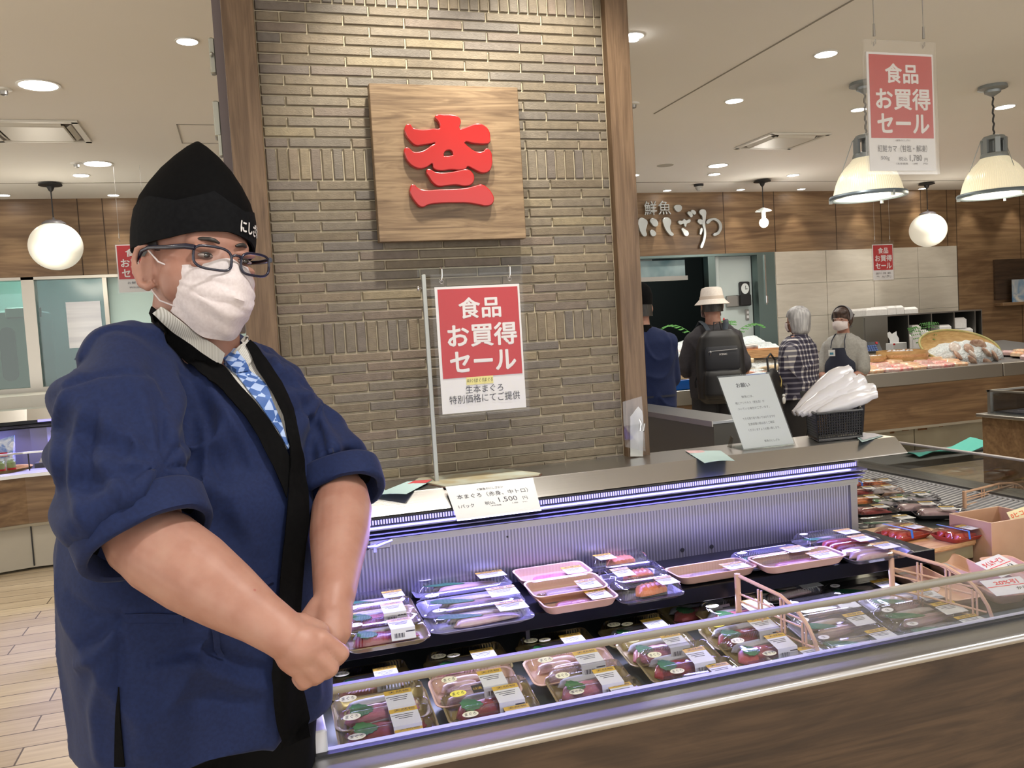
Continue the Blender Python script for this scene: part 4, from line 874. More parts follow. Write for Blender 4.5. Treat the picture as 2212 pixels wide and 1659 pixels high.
        obj('fish', g, FISH[mm], t, world=False)
        if k == 'greens':
            for i in range(4): obj('leaf', G().prism(leafpts(.035, .03), .0008, Matrix.Translation((-.06+.04*i, .01*(i % 2), .028)) @ Euler((.3, .2*i, i)).to_matrix().to_4x4()), LEAF, t, world=False, sm=0)
        g = G(); g.loft([rr(w+.002, d+.002, .016), rr(w-.02, d-.02, .030), rr(w-.05, d-.04, .034)], cap=False); n = len(g.v); q_ = len(rr(1, 1, 0)); g.f.append(tuple(range(n-q_, n))); g.mi.append(0); obj('wrap_film', g, PLAS, t, world=False, sm=30)
        add_label(t, w, d, .0345, 0, drop=False, fx=.12, hdr='刺身用')
        if k == 'roe':
            g = G(); g.box((-.03, 0, .036), (.011, d+.004, .0006)); g.quad((-.0355, -d/2-.002, .036), (-.0355, -d/2-.006, .012), (-.0245, -d/2-.006, .012), (-.0245, -d/2-.002, .036)); obj('blue_tape', g, BLU, t, world=False, sm=0)
    return t
protos = {}
def deck_z(y): return .6115+(.690-.611)/(2.235-1.52)*(y-1.52)
SLOPE = math.atan((.690-.611)/(2.235-1.52))
NAMEK = {'red': ('tuna_pack', 'dark red tuna'), 'pink': ('tuna_pack', 'pink fatty tuna'), 'rose': ('tuna_pack', 'rose red tuna'), 'yellow': ('tuna_pack', 'yellow stickered tuna'), 'big': ('tuna_pack', 'tuna with two stickers'), 'ebi': ('prawn_pack', 'prawns on a peach tray'),
         'sei': ('fillet_pack', 'pale fish fillets'), 'seib': ('fillet_pack', 'whitefish in dark tray'), 'salmon': ('salmon_pack', 'pink salmon block'), 'orange': ('salmon_pack', 'orange salmon block'), 'peach': ('foam_tray_pack', 'pink slices on peach tray'), 'peachopen': ('foam_tray_pack', 'pale fish on peach tray'),
         'deeptray': ('foam_tray_pack', 'deep peach foam tray'), 'squid': ('foam_tray_pack', 'squid on a peach tray'), 'whole': ('whole_fish_pack', 'long pink whole fish'), 'greens': ('greens_pack', 'silver fish with green leaves'), 'roe': ('roe_pack', 'bright red roe with blue tape'), 'yakko': ('fillet_pack', 'orange fish on a gold tray'), 'dark': ('fillet_pack', 'dark red fish on black tray')}
PLACED = []
def place(kind, c, w, lb, group, tilt=0.0, rz=0.0, dscale=1.0, rx=0):
    if kind not in protos: o = protos[kind] = mk(kind)
    else: o = copy_tree(protos[kind])
    o.name = NAMEK[kind][0]; o.location = c; o.rotation_euler = (tilt, rx, rz); o.scale = (w/W0, dscale, 1)
    tag(o, lb, 'fish pack', group); PLACED.append(o); return o
cols = ['first', 'second', 'third', 'fourth', 'fifth', 'sixth', 'seventh', 'eighth']
def deckpack(kind, pl, pr_, py, lb, h=.044, group='packs on the sloping lower deck', lift=0, tilt=0.0):
    y = 1.7
    for _ in range(12): y = at_z((pl+pr_)/2, py, deck_z(y)+h+lift).y
    zt = deck_z(y)+h+lift; a, b = at_z(pl, py+7, zt), at_z(pr_, py-7, zt); w = abs(b.x-a.x)
    return place(kind, ((a.x+b.x)/2, y, deck_z(y)+lift+.0006), max(.15, min(w, .26)), lb, group, SLOPE+tilt)
FR = [
 [('red', 733, 958, 1582, 0, 0, 'front'), ('red', 722, 945, 1538, .012, .10, 'second from the front'), ('pink', 715, 930, 1499, .022, .12, 'third from the front'), ('rose', 708, 892, 1450, 0, 0, 'at the back')],
 [('red', 980, 1185, 1535, 0, 0, 'front'), ('yellow', 952, 1160, 1489, .013, .10, 'second from the front'), ('ebi', 925, 1122, 1455, .020, .12, 'third from the front'), ('big', 915, 1103, 1411, 0, 0, 'at the back')],
 [('rose', 1210, 1405, 1487, 0, 0, 'front'), ('pink', 1180, 1365, 1451, .013, .12, 'second from the front'), ('ebi', 1130, 1330, 1413, .016, .10, 'third from the front'), ('big', 1116, 1290, 1378, 0, 0, 'at the back')],
 [('red', 1428, 1614, 1443, 0, 0, 'front'), ('red', 1378, 1558, 1407, .013, .12, 'second from the front'), ('pink', 1335, 1502, 1376, .016, .1, 'third from the front'), ('big', 1296, 1462, 1344, 0, 0, 'at the back')],
 [('rose', 1628, 1806, 1405, 0, 0, 'front'), ('rose', 1558, 1730, 1377, .014, .12, 'second from the front'), ('yellow', 1512, 1700, 1342, .018, .1, 'third from the front'), ('pink', 1508, 1672, 1304, .02, .0, 'stacked fourth from the front'), ('big', 1424, 1590, 1296, 0, 0, 'at the back')],
]
for ci, colm in enumerate(FR):
    for k, a, b, py, lift, tl, pos in colm:
        deckpack(k, a, b, py, '%s, %s column of the lower deck, %s' % (NAMEK[k][1], cols[ci], pos), lift=lift, tilt=tl)
FR2 = [[('seib', 1748, 1940, 1372, 0, 0, 'front'), ('sei', 1706, 1884, 1335, .012, .1, 'second'), ('seib', 1690, 1850, 1300, .014, .1, 'third'), ('sei', 1600, 1775, 1262, 0, 0, 'at the back')],
       [('sei', 1935, 2140, 1342, 0, 0, 'front'), ('seib', 1878, 2088, 1312, .012, .1, 'second'), ('sei', 1860, 2030, 1283, .014, .08, 'third'), ('seib', 1780, 1938, 1262, 0, 0, 'at the back')]]
for ci, colm in enumerate(FR2):
    for k, a, b, py, lift, tl, pos in colm:
        deckpack(k, a, b, py, '%s, %s column right of the divider, %s' % (NAMEK[k][1], cols[ci], pos), lift=lift, tilt=tl, h=.036)
# upper shelf
def shelfpack(kind, pl, pr_, py, lb, lift=0, tilt=0, h=.04, dsc=1.0):
    zt = .7785+h+lift; a, b = at_z(pl, py+6, zt), at_z(pr_, py-6, zt); c = at_z((pl+pr_)/2, py, zt)
    return place(kind, ((a.x+b.x)/2, c.y, .7785+lift), max(.14, min(abs(b.x-a.x), .30)), lb, 'packs on the upper shelf', tilt, dscale=dsc)
for k, a, b, py, lift, tl, pos in (('red', 736, 926, 1352, .004, .06, 'at the left end, front'), ('pink', 728, 905, 1316, .014, .1, 'at the left end, middle'), ('seib', 720, 880, 1286, .002, 0, 'at the left end, back'),
    ('sei', 913, 1154, 1312, .004, .05, 'beside the red tuna, front'), ('sei', 897, 1134, 1280, .014, .10, 'beside the red tuna, middle'), ('sei', 884, 1106, 1246, .004, 0, 'beside the red tuna, back'),
    ('peach', 1156, 1330, 1285, .006, .05, 'left of the orange salmon, front'), ('peachopen', 1134, 1308, 1261, .018, .10, 'left of the orange salmon, middle'), ('peach', 1110, 1275, 1232, .012, .05, 'left of the orange salmon, back'),
    ('orange', 1318, 1468, 1258, .002, .04, 'in the salmon row, front'), ('salmon', 1293, 1438, 1229, .012, .10, 'in the salmon row, middle'), ('salmon', 1260, 1396, 1199, .006, 0, 'in the salmon row, back'),
    ('peachopen', 1438, 1632, 1225, .004, 0, 'right of the salmon row'), ('sei', 1576, 1752, 1190, .002, 0, 'behind the two peach trays'), ('peach', 1614, 1828, 1201, .012, .03, 'second peach tray right of the salmon'),
    ('seib', 1720, 1850, 1151, .002, 0, 'in the far right corner'), ('dark', 1765, 1905, 1160, .008, .04, 'before the corner pack'), ('whole', 1806, 1962, 1176, .004, .03, 'at the right end, front')):
    shelfpack(k, a, b, py, '%s on the upper shelf, %s' % (NAMEK[k][1], pos), lift, tl, h=.024 if 'peach' in k else .036)
# packs on the side leg
def legpack(kind, px, py, w, rz, lb, z=.70, dsc=1.0):
    c = at_z(px, py, z+.03); return place(kind, (c.x, c.y, z), w, lb, 'packs on the side leg of the case', 0, rz, dsc)
for z0, sl in ((.6905, 0),): pass
LEG = [('roe', 1950, 1140, .15, .1, .7505, 'left blue taped pack on the wooden board'), ('roe', 2068, 1142, .13, .12, .7505, 'right blue taped pack on the wooden board'),
       ('whole', 2030, 1098, .18, -.5, .70, 'behind the taped packs'), ('whole', 1985, 1088, .18, -.45, .70, 'second long pink fish further left'), ('greens', 1975, 1068, .17, -.3, .70, 'under the air grille, right one'), ('greens', 1925, 1078, .17, -.3, .70, 'under the air grille, left one'),
       ('dark', 1885, 1095, .16, -.2, .70, 'beside the panel end, front'), ('yakko', 1868, 1074, .15, -.3, .70, 'beside the panel end, middle'), ('dark', 1862, 1055, .15, -.3, .70, 'beside the panel end, further back'), ('squid', 1905, 1052, .15, -.3, .70, 'behind the green leaves'), ('roe', 1862, 1040, .14, -.3, .70, 'far back by the panel end'), ('yakko', 1900, 1038, .14, -.35, .70, 'far back under the grille'),
       ('seib', 1912, 1122, .19, -.12, .705, 'behind the left taped pack'), ('roe', 2105, 1112, .14, .2, .70, 'behind the right beige divider')]
for k, px, py, w, rz, z, pos in LEG: legpack(k, px, py, w, rz, 'pack of %s, %s' % (NAMEK[k][1], pos), z)
# long peach foam trays with fillets at the right front
def longtray(p0, p1, wd, lb, z, mat='peachopen'):
    a, b = at_z(*p0, z+.022), at_z(*p1, z+.022); L = (b-a).xy.length; ang = math.atan2(b.y-a.y, b.x-a.x); c = (a+b)/2
    return place('peachopen', (c.x, c.y, z), L, lb, 'peach foam trays by the hand written cards', 0, ang, wd/D0)
for cx, cy, L, wd, dz_, lb, yaw in ((1.785, 1.93, .27, .105, .004, 'peach foam tray nearest behind the second beige divider', 88), (1.915, 1.905, .31, .11, .014, 'peach foam tray right of the nearest one behind the divider', 84), (2.035, 1.855, .24, .105, .020, 'peach foam tray half under the hand written cards', 82)):
    place('deeptray', (cx, cy, deck_z(cy)+dz_), L, lb, 'peach foam trays by the hand written cards', 0, rad(yaw), wd/D0, rx=-SLOPE)
# beige plastic dividers
BG = M('divider_beige', (.58, .36, .23), .4)
def divider(p0, p1, htop, lb, y0=None, y1=None):
    if y0: a = at_y(*p0, y0); b = Vector(y1)
    else: a, b = at_z(*p0, .65), at_z(*p1, .63)
    a.z = deck_z(a.y) if a.y < 2.2 else .69; b.z = deck_z(b.y) if b.y < 2.2 else .69; L = (b-a).xy.length; u = Vector(((b-a).xy/L).to_3d())
    t = thing('shelf_divider', lb, 'divider', (a.x, a.y, a.z), group='beige plastic shelf dividers')
    def P(s, h): return a.lerp(b, s)+Vector((0, 0, h))
    H = htop
    top = [P(0, H)]+[P(s, H*(1-.10*s)) for s in (.2, .4, .55)]+[P(.55+.45*math.sin(k*PI/12), H*(.9*math.cos(k*PI/12)+.0) + .0) for k in range(1, 7)]
    obj('frame', G().tube(top, .0048, 8), BG, t); obj('post', G().tube([P(0, 0), P(0, H+.004)], .0075, 12), BG, t); obj('foot_rail', G().tube([P(0, .004), P(1, .004)], .005, 8), BG, t)
    g = G()
    for hh in (.22, .34, .58, .70):
        e = .93 if hh < .5 else .80; g.tube([P(0, H*hh), P(e, H*hh)], .0026, 6)
    for s in (.27, .31, .55, .59, .80, .84): g.tube([P(s, 0), P(s, H*(.9 if s < .6 else .66))], .0028, 6)
    obj('lattice', g, BG, t); return t
divider((1597, 1345), None, .155, 'beige grid divider right of the tuna columns', 1.885, (1.215, 1.655, 0))
divider((1928, 1290), None, .155, 'beige grid divider left of the long peach trays', 1.885, (1.735, 1.665, 0))
divider((2085, 1130), (2215, 1100), .075, 'beige grid divider at the far right below the air grille')
# wooden board on a box, peach box with card
t = thing('wooden_board', 'wooden display board resting on a beige box beside the upper shelf', 'board', (2.0, 2.2, .7))
bd = [(1.815, 2.005), (2.052, 2.03), (2.052, 2.30), (1.83, 2.30)]
obj('board', G().prism(bd, .011, Matrix.Translation((0, 0, .738))), wood('light_pine', (.42, .22, .09), (.58, .33, .15), (.68, .42, .2), 'X', 2.5), t, sm=0)
obj('slat', G().prism([(x+.004, y+.008) for x, y in bd], .006, Matrix.Translation((0, 0, .7315))), MATS['light_pine'], t, sm=0)
obj('support_box', G().bx(1.885, 2.05, 2.04, 2.2, .693, .731), M('box_khaki', (.34, .29, .17), .6), t, sm=0)
t = thing('peach_storage_box', 'peach coloured open box at the right edge of the case', 'box', (2.25, 2.0, .65))
a = Vector((2.062, 1.985, .69)); b = Vector((2.26, 1.99, .69)); zt = at_y(2137, 1130, a.y).z
X = Matrix.Translation((a.x, a.y, .672)) @ Matrix.Rotation(math.atan2(b.y-a.y, b.x-a.x), 4, 'Z')
g = G(); H = zt-.672
for c, d in (((.1, 0, H/2), (.2, .006, H)), ((.1, .15, H/2), (.2, .006, H)), ((.003, .075, H/2), (.006, .15, H)), ((.197, .075, H/2), (.006, .15, H)), ((.1, .075, .003), (.2, .15, .006))): g.box(c, d, X=X, ch=.001)
obj('box_body', g, noisy('box_peach', (.50, .30, .19), (.55, .34, .22), 12, .3), t)
t = thing('price_flag', 'yellowish price card with red numerals in the peach box', 'sign', (2.3, 2.0, .8)); 
c1, c2 = at_y(2180, 1108, a.y+.06), at_y(2240, 1118, a.y+.06); FX = Matrix.Translation(at_y(2205, 1116, a.y+.05)) @ Matrix.Rotation(-.15, 4, 'Y') @ Matrix.Rotation(-.5, 4, 'X') @ XZ
obj('card', G().box((0, 0, 0), (.08, .05, .001), X=FX), M('card_cream', (.75, .68, .42), .5), t, sm=0)
g = G(); text(g, '0ヒコ', -.008, .010, h=.015, w=.05, bold=.03, X=FX @ Matrix.Translation((0, 0, .001))); obj('red_lettering', g, M('print_red', (.75, .10, .04), .5), t, sm=0)
g = G(); text(g, 'なら', -.01, -.012, h=.013, w=.04, bold=.03, X=FX @ Matrix.Translation((0, 0, .001))); obj('black_lettering', g, INK, t, sm=0)
def handcard(lb, p, w, h, rz, lines, z=.70):
    c = at_z(*p, z); t = thing('hand_written_card', lb, 'sign', c, group='hand written time service cards')
    X = Matrix.Rotation(rz, 4, 'Z') @ Matrix.Rotation(.35, 4, 'X')
    obj('card', G().box((0, 0, 0), (w, h, .001), X=X), WHITE, t, world=False, sm=0)
    for nm, m, items in (('red_lettering', M('marker_red', (.78, .03, .06), .5), lines[0]), ('black_lettering', INK, lines[1])):
        g = G()
        for it in items:
            if it[0] == '_': g.box((it[1], it[2], .001), (it[3], .0018, .0006), X=X)
            else: text(g, it[0], it[1], it[2], h=it[3], w=it[4], bold=.025, X=X @ Matrix.Translation((0, 0, .0012)), slant=.12)
        obj(nm, g, m, t, world=False, sm=0)
RL = ([('タイムサービス', -.005, .018, .020, .10), ('_', 0, .001, .12), ('半', -.048, -.012, .016, .016), ('_', 0, -.026, .12)], [('13', .035, -.012, .012, .02)])
handcard('upper hand written white card with red time service lettering', (2160, 1222), .13, .075, .30, RL, .735)
handcard('lower hand written white card with red lettering near the front rail', (2178, 1266), .12, .065, -.12, ([('20%引', .005, .016, .018, .07), ('_', 0, .002, .12)], [('から', .03, -.012, .012, .03)]), .715)
# ================================================================== people
from mathutils import noise as mn
def fuse(g, voxel, smooth_n=4, adaptivity=0):
    me = g.mesh('fuse', BLK); bm = bmesh.new(); bm.from_mesh(me); bmesh.ops.recalc_face_normals(bm, faces=bm.faces); bm.to_mesh(me); bm.free()
    o = bpy.data.objects.new('t', me); COL.objects.link(o)
    r = o.modifiers.new('r', 'REMESH'); r.mode = 'VOXEL'; r.voxel_size = voxel; r.adaptivity = adaptivity
    s = o.modifiers.new('s', 'SMOOTH'); s.iterations = smooth_n; s.factor = .5
    dg = bpy.context.evaluated_depsgraph_get(); dg.update()
    out = bpy.data.meshes.new_from_object(o.evaluated_get(dg)); bpy.data.objects.remove(o); bpy.data.meshes.remove(me)
    return out
def finish(name, me, mat, parent, world=False):
    me.name = name; me.materials.clear(); me.materials.append(mat); me.polygons.foreach_set('use_smooth', [True]*len(me.polygons)); me.update()
    return put(name, me, parent, world)
def cap(g, a, b, ra, rb, n=16, flat=1.0):
    """closed tapered limb with round ends"""
    a, b = Vector(a), Vector(b); d = (b-a); L = d.length or 1e-4; u = d/L
    pts, rr_ = [], []
    for k in range(5): t = k*PI/8; pts.append(a-u*ra*math.cos(t)); rr_.append(max(ra*math.sin(t), .0008))
    for k in range(1, 6): pts.append(a.lerp(b, k/6)); rr_.append(ra+(rb-ra)*k/6)
    for k in range(4, -1, -1): t = k*PI/8; pts.append(b+u*rb*math.cos(t)); rr_.append(max(rb*math.sin(t), .0008))
    g.tube(pts, rr_, n, flat=flat)
def wrinkle(me, amp=.004, sc=(9, 9, 4), amp2=.0015, sc2=24, seed=0, fold=None):
    n = [v.normal.copy() for v in me.vertices]
    for v, nn in zip(me.vertices, n):
        p = v.co; d = amp*mn.noise(Vector((p.x*sc[0]+seed, p.y*sc[1], p.z*sc[2])))
        q_ = 1-abs(mn.noise(Vector((p.x*sc[0]*.8+p.z*3+seed+9, p.y*sc[1]*.8, p.z*sc[2]*.9-p.x*4))))*2.2
        d += amp*1.3*max(0, q_)**3 + amp2*mn.noise(p*sc2)
        if fold: d += fold(p)
        v.co = p+nn*d
    me.update()
def sup(a, b, z, cx=0, cy=0, n=48, e=2.3):
    out = []
    for k in range(n):
        t = 2*PI*k/n; c, s = math.cos(t), math.sin(t)
        out.append((cx+a*math.copysign(abs(c)**(2/e), c), cy+b*math.copysign(abs(s)**(2/e), s), z))
    return out
SKIN = M('skin', (.34, .185, .135), .5, sss=.2, spec=.35)
_n = noise(SKIN, coords(SKIN, 'Object'), 26, 4); _n2 = noise(SKIN, coords(SKIN, 'Object'), 95, 2)
setc(SKIN, ramp(SKIN, _n, [(.3, (.30, .145, .105)), (.55, (.35, .185, .14)), (.75, (.37, .21, .16))])); bump(SKIN, _n2, .12, .001)
def _mole(m):
    N, L = nodes_of(m); v = N.new('ShaderNodeTexVoronoi'); v.inputs['Scale'].default_value = 30; L.new(coords(m, 'Object'), v.inputs['Vector'])
    f = ramp(m, v.outputs['Distance'], [(.035, (1, 1, 1)), (.07, (0, 0, 0))]); s = N.new('ShaderNodeSeparateColor'); L.new(v.outputs['Color'], s.inputs[0])
    k = N.new('ShaderNodeMath'); k.operation = 'GREATER_THAN'; k.inputs[1].default_value = .8; L.new(s.outputs[0], k.inputs[0])
    k2 = N.new('ShaderNodeMath'); k2.operation = 'MULTIPLY'; L.new(k.outputs[0], k2.inputs[0]); L.new(f, k2.inputs[1])
    cur = bsdf(m).inputs['Base Color'].links[0].from_socket; setc(m, mixc(m, k2.outputs[0], cur, (.28, .09, .07)))
_mole(SKIN)
HB = noisy('happi_blue', (.0047, .011, .050), (.0064, .015, .063), 180, .8, 2, bs=.15, bd=.0006, sheen=.04, spec=.25)
HK = noisy('collar_black', (.0018, .0018, .0022), (.003, .003, .0034), 150, .85, 2, bs=.15, bd=.0005, spec=.08)
HAIR = noisy('hair_black', (.010, .008, .008), (.03, .025, .022), 90, .5, 3, bs=.5, bd=.002, stretch=(1, 1, .2))
MASKM = noisy('mask_white', (.56, .50, .51), (.62, .565, .575), 200, .8, 2, bs=.1, bd=.0004)

FV = Vector((.388, -.9217, 0)).normalized(); RV = FV.cross(Vector((0, 0, 1)))          # facing, his right
M0 = at_w(425, 560, 1.42); M0.z = 0
man = thing('person', 'large person in blue happi coat with pointed black cap, glasses and mask, hands clasped', 'person', tuple(M0))
man.rotation_euler = (0, 0, math.atan2(RV.y, RV.x))
MT = base_of(man); MI = MT.inverted()
def P(px, py, w): return MI @ at_w(px, py, w)
# head frame: turned a little further than the body, tipped to his left
HC = Vector((0, 0, 1.600))
HT = Matrix.Translation(HC) @ Matrix.Rotation(rad(8), 4, 'Z') @ Matrix.Rotation(rad(-7), 4, 'Y') @ Matrix.Rotation(rad(0), 4, 'X')
def H(x, y, z): return HT @ Vector((x, y, z-1.600))
g = G()
RH = HT.to_3x3().to_4x4()
def he(c, r): g.ell(tuple(H(*c)), r, R=RH, n=28, m=18)
he((0, -.012, 1.640), (.080, .099, .088)); he((0, .012, 1.575), (.074, .085, .085)); he((0, .040, 1.525), (.060, .056, .050)); he((.042, .040, 1.560), (.036, .040, .042)); he((-.042, .040, 1.560), (.036, .040, .042)); he((0, .02, 1.505), (.062, .062, .04))
he((0, .066, 1.618), (.054, .026, .026))
cap(g, H(0, .084, 1.602), H(0, .103, 1.560), .010, .016); 
for s in (1, -1):
    he((.034*s, .0865, 1.606), (.022, .010, .0065)); he((.033*s, .0855, 1.580), (.023, .011, .009))
    # ear: rim, lobe and inner ridge
    ez = -.010
    pts = [(x_, y_, z_+ez) for x_, y_, z_ in [(.077, .012, 1.562), (.083, .006, 1.555), (.088, -.006, 1.560), (.093, -.018, 1.580), (.094, -.022, 1.600), (.092, -.016, 1.617), (.087, -.002, 1.622), (.081, .008, 1.613), (.078, .010, 1.600)]]
    g.tube([H(x*s, y, z) for x, y, z in pts], [.006, .0075, .0065, .0055, .0055, .0055, .0055, .005, .004], 8)
    he((.0785*s, -.004, 1.578), (.005, .020, .028)); g.tube([H(x*s, y, z) for x, y, z in ((.087, -.004, 1.595), (.089, -.010, 1.580), (.086, -.004, 1.562))], .0038, 7)
cap(g, H(0, .0, 1.53), (0, -.035, 1.40), .066, .072, 24); cap(g, (0, -.03, 1.44), (.01, -.02, 1.30), .058, .09, 24)
# torso, legs inside the clothes
g.ell((.03, .01, 1.15), (.165, .115, .28), n=28, m=16); g.ell((0, .0, 1.32), (.17, .09, .12), n=28, m=14); g.ell((.05, .0, .90), (.14, .10, .12), n=24, m=12)
for s in (1, -1):
    cap(g, (.05+.085*s, -.01, .80), (.05+.095*s, .0, .47), .078, .06); cap(g, (.05+.095*s, .0, .47), (.05+.10*s, -.03, .10), .055, .038); g.ell((.05+.10*s, .03, .045), (.042, .11, .04))
SR, ER_, WR = P(262, 870, 1.28), P(312, 1165, 1.175), P(607, 1366, 1.10)
SL, EL, WL = P(640, 880, 1.53), P(742, 1062, 1.43), P(722, 1290, 1.20)
cap(g, SR, ER_, .055, .054); cap(g, SL, EL, .022, .036); cap(g, (.12, -.03, 1.36), SR, .045, .05); cap(g, (-.08, -.03, 1.36), SL, .04, .028)
g.tube([ER_, ER_.lerp(WR, .14), ER_.lerp(WR, .38), ER_.lerp(WR, .62), ER_.lerp(WR, .85), WR, WR.lerp(P(640, 1395, 1.095), .6), P(645, 1400, 1.10)], [.052, .0575, .055, .046, .035, .031, .029, .02], 24)
g.tube([EL, EL.lerp(WL, .2), EL.lerp(WL, .45), EL.lerp(WL, .75), WL, WL.lerp(P(708, 1360, 1.155), .6)], [.040, .048, .046, .036, .029, .022], 22)
# right hand: back of the hand and four curled fingers plus thumb
mcp = [P(704, 1388, 1.100), P(690, 1417, 1.093), P(669, 1438, 1.092), P(645, 1448, 1.096)]
pip = [P(737, 1411, 1.108), P(714, 1443, 1.100), P(687, 1459, 1.099), P(660, 1472, 1.104)]
dip = [P(727, 1424, 1.128), P(704, 1452, 1.122), P(678, 1466, 1.120), P(654, 1477, 1.122)]
tip = [P(706, 1422, 1.142), P(688, 1444, 1.138), P(664, 1456, 1.136), P(642, 1466, 1.136)]
fr = [.0112, .0112, .0108, .0100]
WRh = P(618, 1374, 1.10)
for k in range(4):
    g.tube([WRh.lerp(mcp[k], .0), WRh.lerp(mcp[k], .5), mcp[k]], [.022, .0185, .0150], 14)
    cap(g, mcp[k], pip[k], .0125 if k < 3 else .0115, fr[k], 14); cap(g, pip[k], dip[k], fr[k], fr[k]*.92, 14); cap(g, dip[k], tip[k], fr[k]*.92, fr[k]*.8, 14)
for k in range(3): cap(g, WRh.lerp(mcp[k], .85), WRh.lerp(mcp[k+1], .85), .0145, .0145, 12)
g.ell(tuple(WRh.lerp(mcp[1], .55)), (.030, .026, .028), n=18, m=12); g.ell(tuple(WRh.lerp(mcp[3], .5)), (.022, .024, .026), n=18, m=12)
cap(g, P(650, 1350, 1.115), P(690, 1365, 1.13), .016, .014); cap(g, P(690, 1365, 1.13), P(706, 1385, 1.15), .013, .011)
# left hand underneath
lm = [P(684, 1352, 1.165), P(703, 1372, 1.150), P(722, 1375, 1.152), P(738, 1366, 1.165)]
for k in range(4):
    g.tube([WL, WL.lerp(lm[k], .55), lm[k]], [.026, .021, .0145], 12)
    e = [P(655, 1395, 1.155), P(672, 1420, 1.150), P(695, 1425, 1.150), P(722, 1396, 1.158)][k]; cap(g, lm[k], e, .0138, .0122, 12)
    cap(g, e, [P(640, 1410, 1.14), P(655, 1440, 1.14), P(680, 1440, 1.142), P(712, 1418, 1.165)][k], .0115, .0100, 12)
for k in range(3): cap(g, WL.lerp(lm[k], .8), WL.lerp(lm[k+1], .8), .0145, .0145, 12)
cap(g, P(694, 1312, 1.185), P(668, 1342, 1.170), .019, .016); cap(g, P(668, 1342, 1.17), P(655, 1372, 1.150), .014, .0115)
body = fuse(g, .0030, 3); finish('body', body, SKIN, man)
# nails of nothing visible: fingers curl away.  eyes, brows, hair
EW = M('eye_white', (.22, .18, .165), .35); EI = M('eye_dark', (.012, .008, .007), .15, coat=.8)
for s in (1, -1):
    e = obj('eye', G().ell(tuple(H(.034*s, .0905, 1.5935)), (.0125, .0055, .0036), R=RH, n=20, m=12), EW, man, world=False, sm=80)
    obj('iris', G().ell(tuple(H(.0335*s, .0935, 1.5935)), (.0064, .0035, .0036), R=RH, n=16, m=10), EI, e, world=False, sm=80)
    obj('lash_line', G().tube([H((.022+.0045*k)*s, .0945-.0009*(k-2.2)**2, 1.5955+.0022*math.sin(k*PI/5)) for k in range(6)], [.0006, .0012, .0013, .0013, .0012, .0006], 6), HAIR, e, world=False, sm=80)
    obj('eyebrow', G().tube([H((.014+.0075*k)*s, .0965-.0019*(k-.6)**2, 1.6155+.005*math.sin(k*PI/5.5)) for k in range(6)], [.0018, .0034, .0036, .0032, .0026, .001], 8), HAIR, man, world=False, sm=80)
g = G(); grid = []
for i in range(9):
    z = 1.555+.013*i; row = []
    for j in range(33):
        a = rad(-197+ (214*j/32)); k = (1-((z-1.64)/.092)**2); k = max(k, .3)**.5
        zz = z
        side = abs(math.sin(rad(-90)-a)) 
        x, y = .0815*k*math.cos(a), -.012+.1005*k*math.sin(a)
        if y > -.02: zz = max(z, 1.59+(y+.02)*.5)
        row.append(H(x, y, zz))
    grid.append(row)
g.sheet(grid, -.003); obj('hair', g, HAIR, man, world=False, sm=80)
# pointed black cap
g = G(); rings = []
prof = [(1.632, .0865, .1045), (1.650, .0895, .1075), (1.672, .0915, .1080), (1.700, .084, .099), (1.725, .070, .086), (1.750, .053, .068), (1.772, .034, .046), (1.790, .016, .022), (1.800, .003, .005)]
for z, a, b in prof: rings.append([H(x, y, zz+.020*(-y/.1)*(1 if z < 1.66 else .5 if z < 1.7 else 0)*-.35) for x, y, zz in sup(a, b, z, 0, -.012, 56, 2.0)])
g.loft(rings); hat = obj('cap', g, HK, man, world=False, sm=70)
g = G(); gi, go = [], []
for k in range(73):
    t = 2*PI*k/72; c, s = math.cos(t), math.sin(t); deg = math.degrees(t) % 360
    # front is 90 deg; his right side is 0 deg
    def bump_(d0, w): x = min(abs(deg-d0), 360-abs(deg-d0))/w; return max(0, 1-x)
    top = 1.668+.022*bump_(8, 60)+.030*bump_(75, 34)-.0*bump_(42, 20)+.02*bump_(150, 60)+.02*bump_(230, 60)
    bot = 1.626+.010*bump_(90, 55)-.016*bump_(0, 60)-.018*bump_(180, 60)-.026*bump_(270, 80)
    row_i, row_o = [], []
    for m_ in range(5):
        z = bot+(top-bot)*m_/4; f = 1 if z < 1.675 else 1-(z-1.675)*2.2
        a, b = .0930*f+.002*math.sin(m_), .1105*f
        row_o.append(H(a*c, b*s-.012, z)); 
    gi.append(row_o)
g.sheet([list(r) for r in zip(*gi)], .004); lab(obj('cap_band', g, noisy('cap_band_black', (.0035, .0038, .0048), (.0055, .006, .0072), 150, .85, 2, bs=.2, bd=.0005, spec=.1), man, world=False, sm=60), 'folded black band of the cap')
vs, fs, b = glyphs('にしざわ', .0); g = G(); _n0 = len(vs); _d = [(.03*math.cos(q*PI/3), .03*math.sin(q*PI/3)) for q in range(6)]; _f0 = list(fs); vs = list(vs)+[(x+dx, y+dy) for dx, dy in _d for x, y in vs]; fs = _f0+[tuple(i_+_n0*(q+1) for i_ in f) for q in range(6) for f in _f0]
# letters run from his right to his left across the front
nv = []
for x, y in vs:
    u = (x-(b[0]+b[1])/2)*.018; th = PI/2+.06-.0+u/.1*-1*-1+.50; z = 1.650+(y-(b[2]+b[3])/2)*.022; kk = len(nv)//_n0; nv.append(H((.0955-.00008*kk)*math.cos(th), (.1135-.00008*kk)*math.sin(th)-.012, z))
g.add(nv, fs); obj('cap_lettering', g, LETW, man, world=False, sm=0)
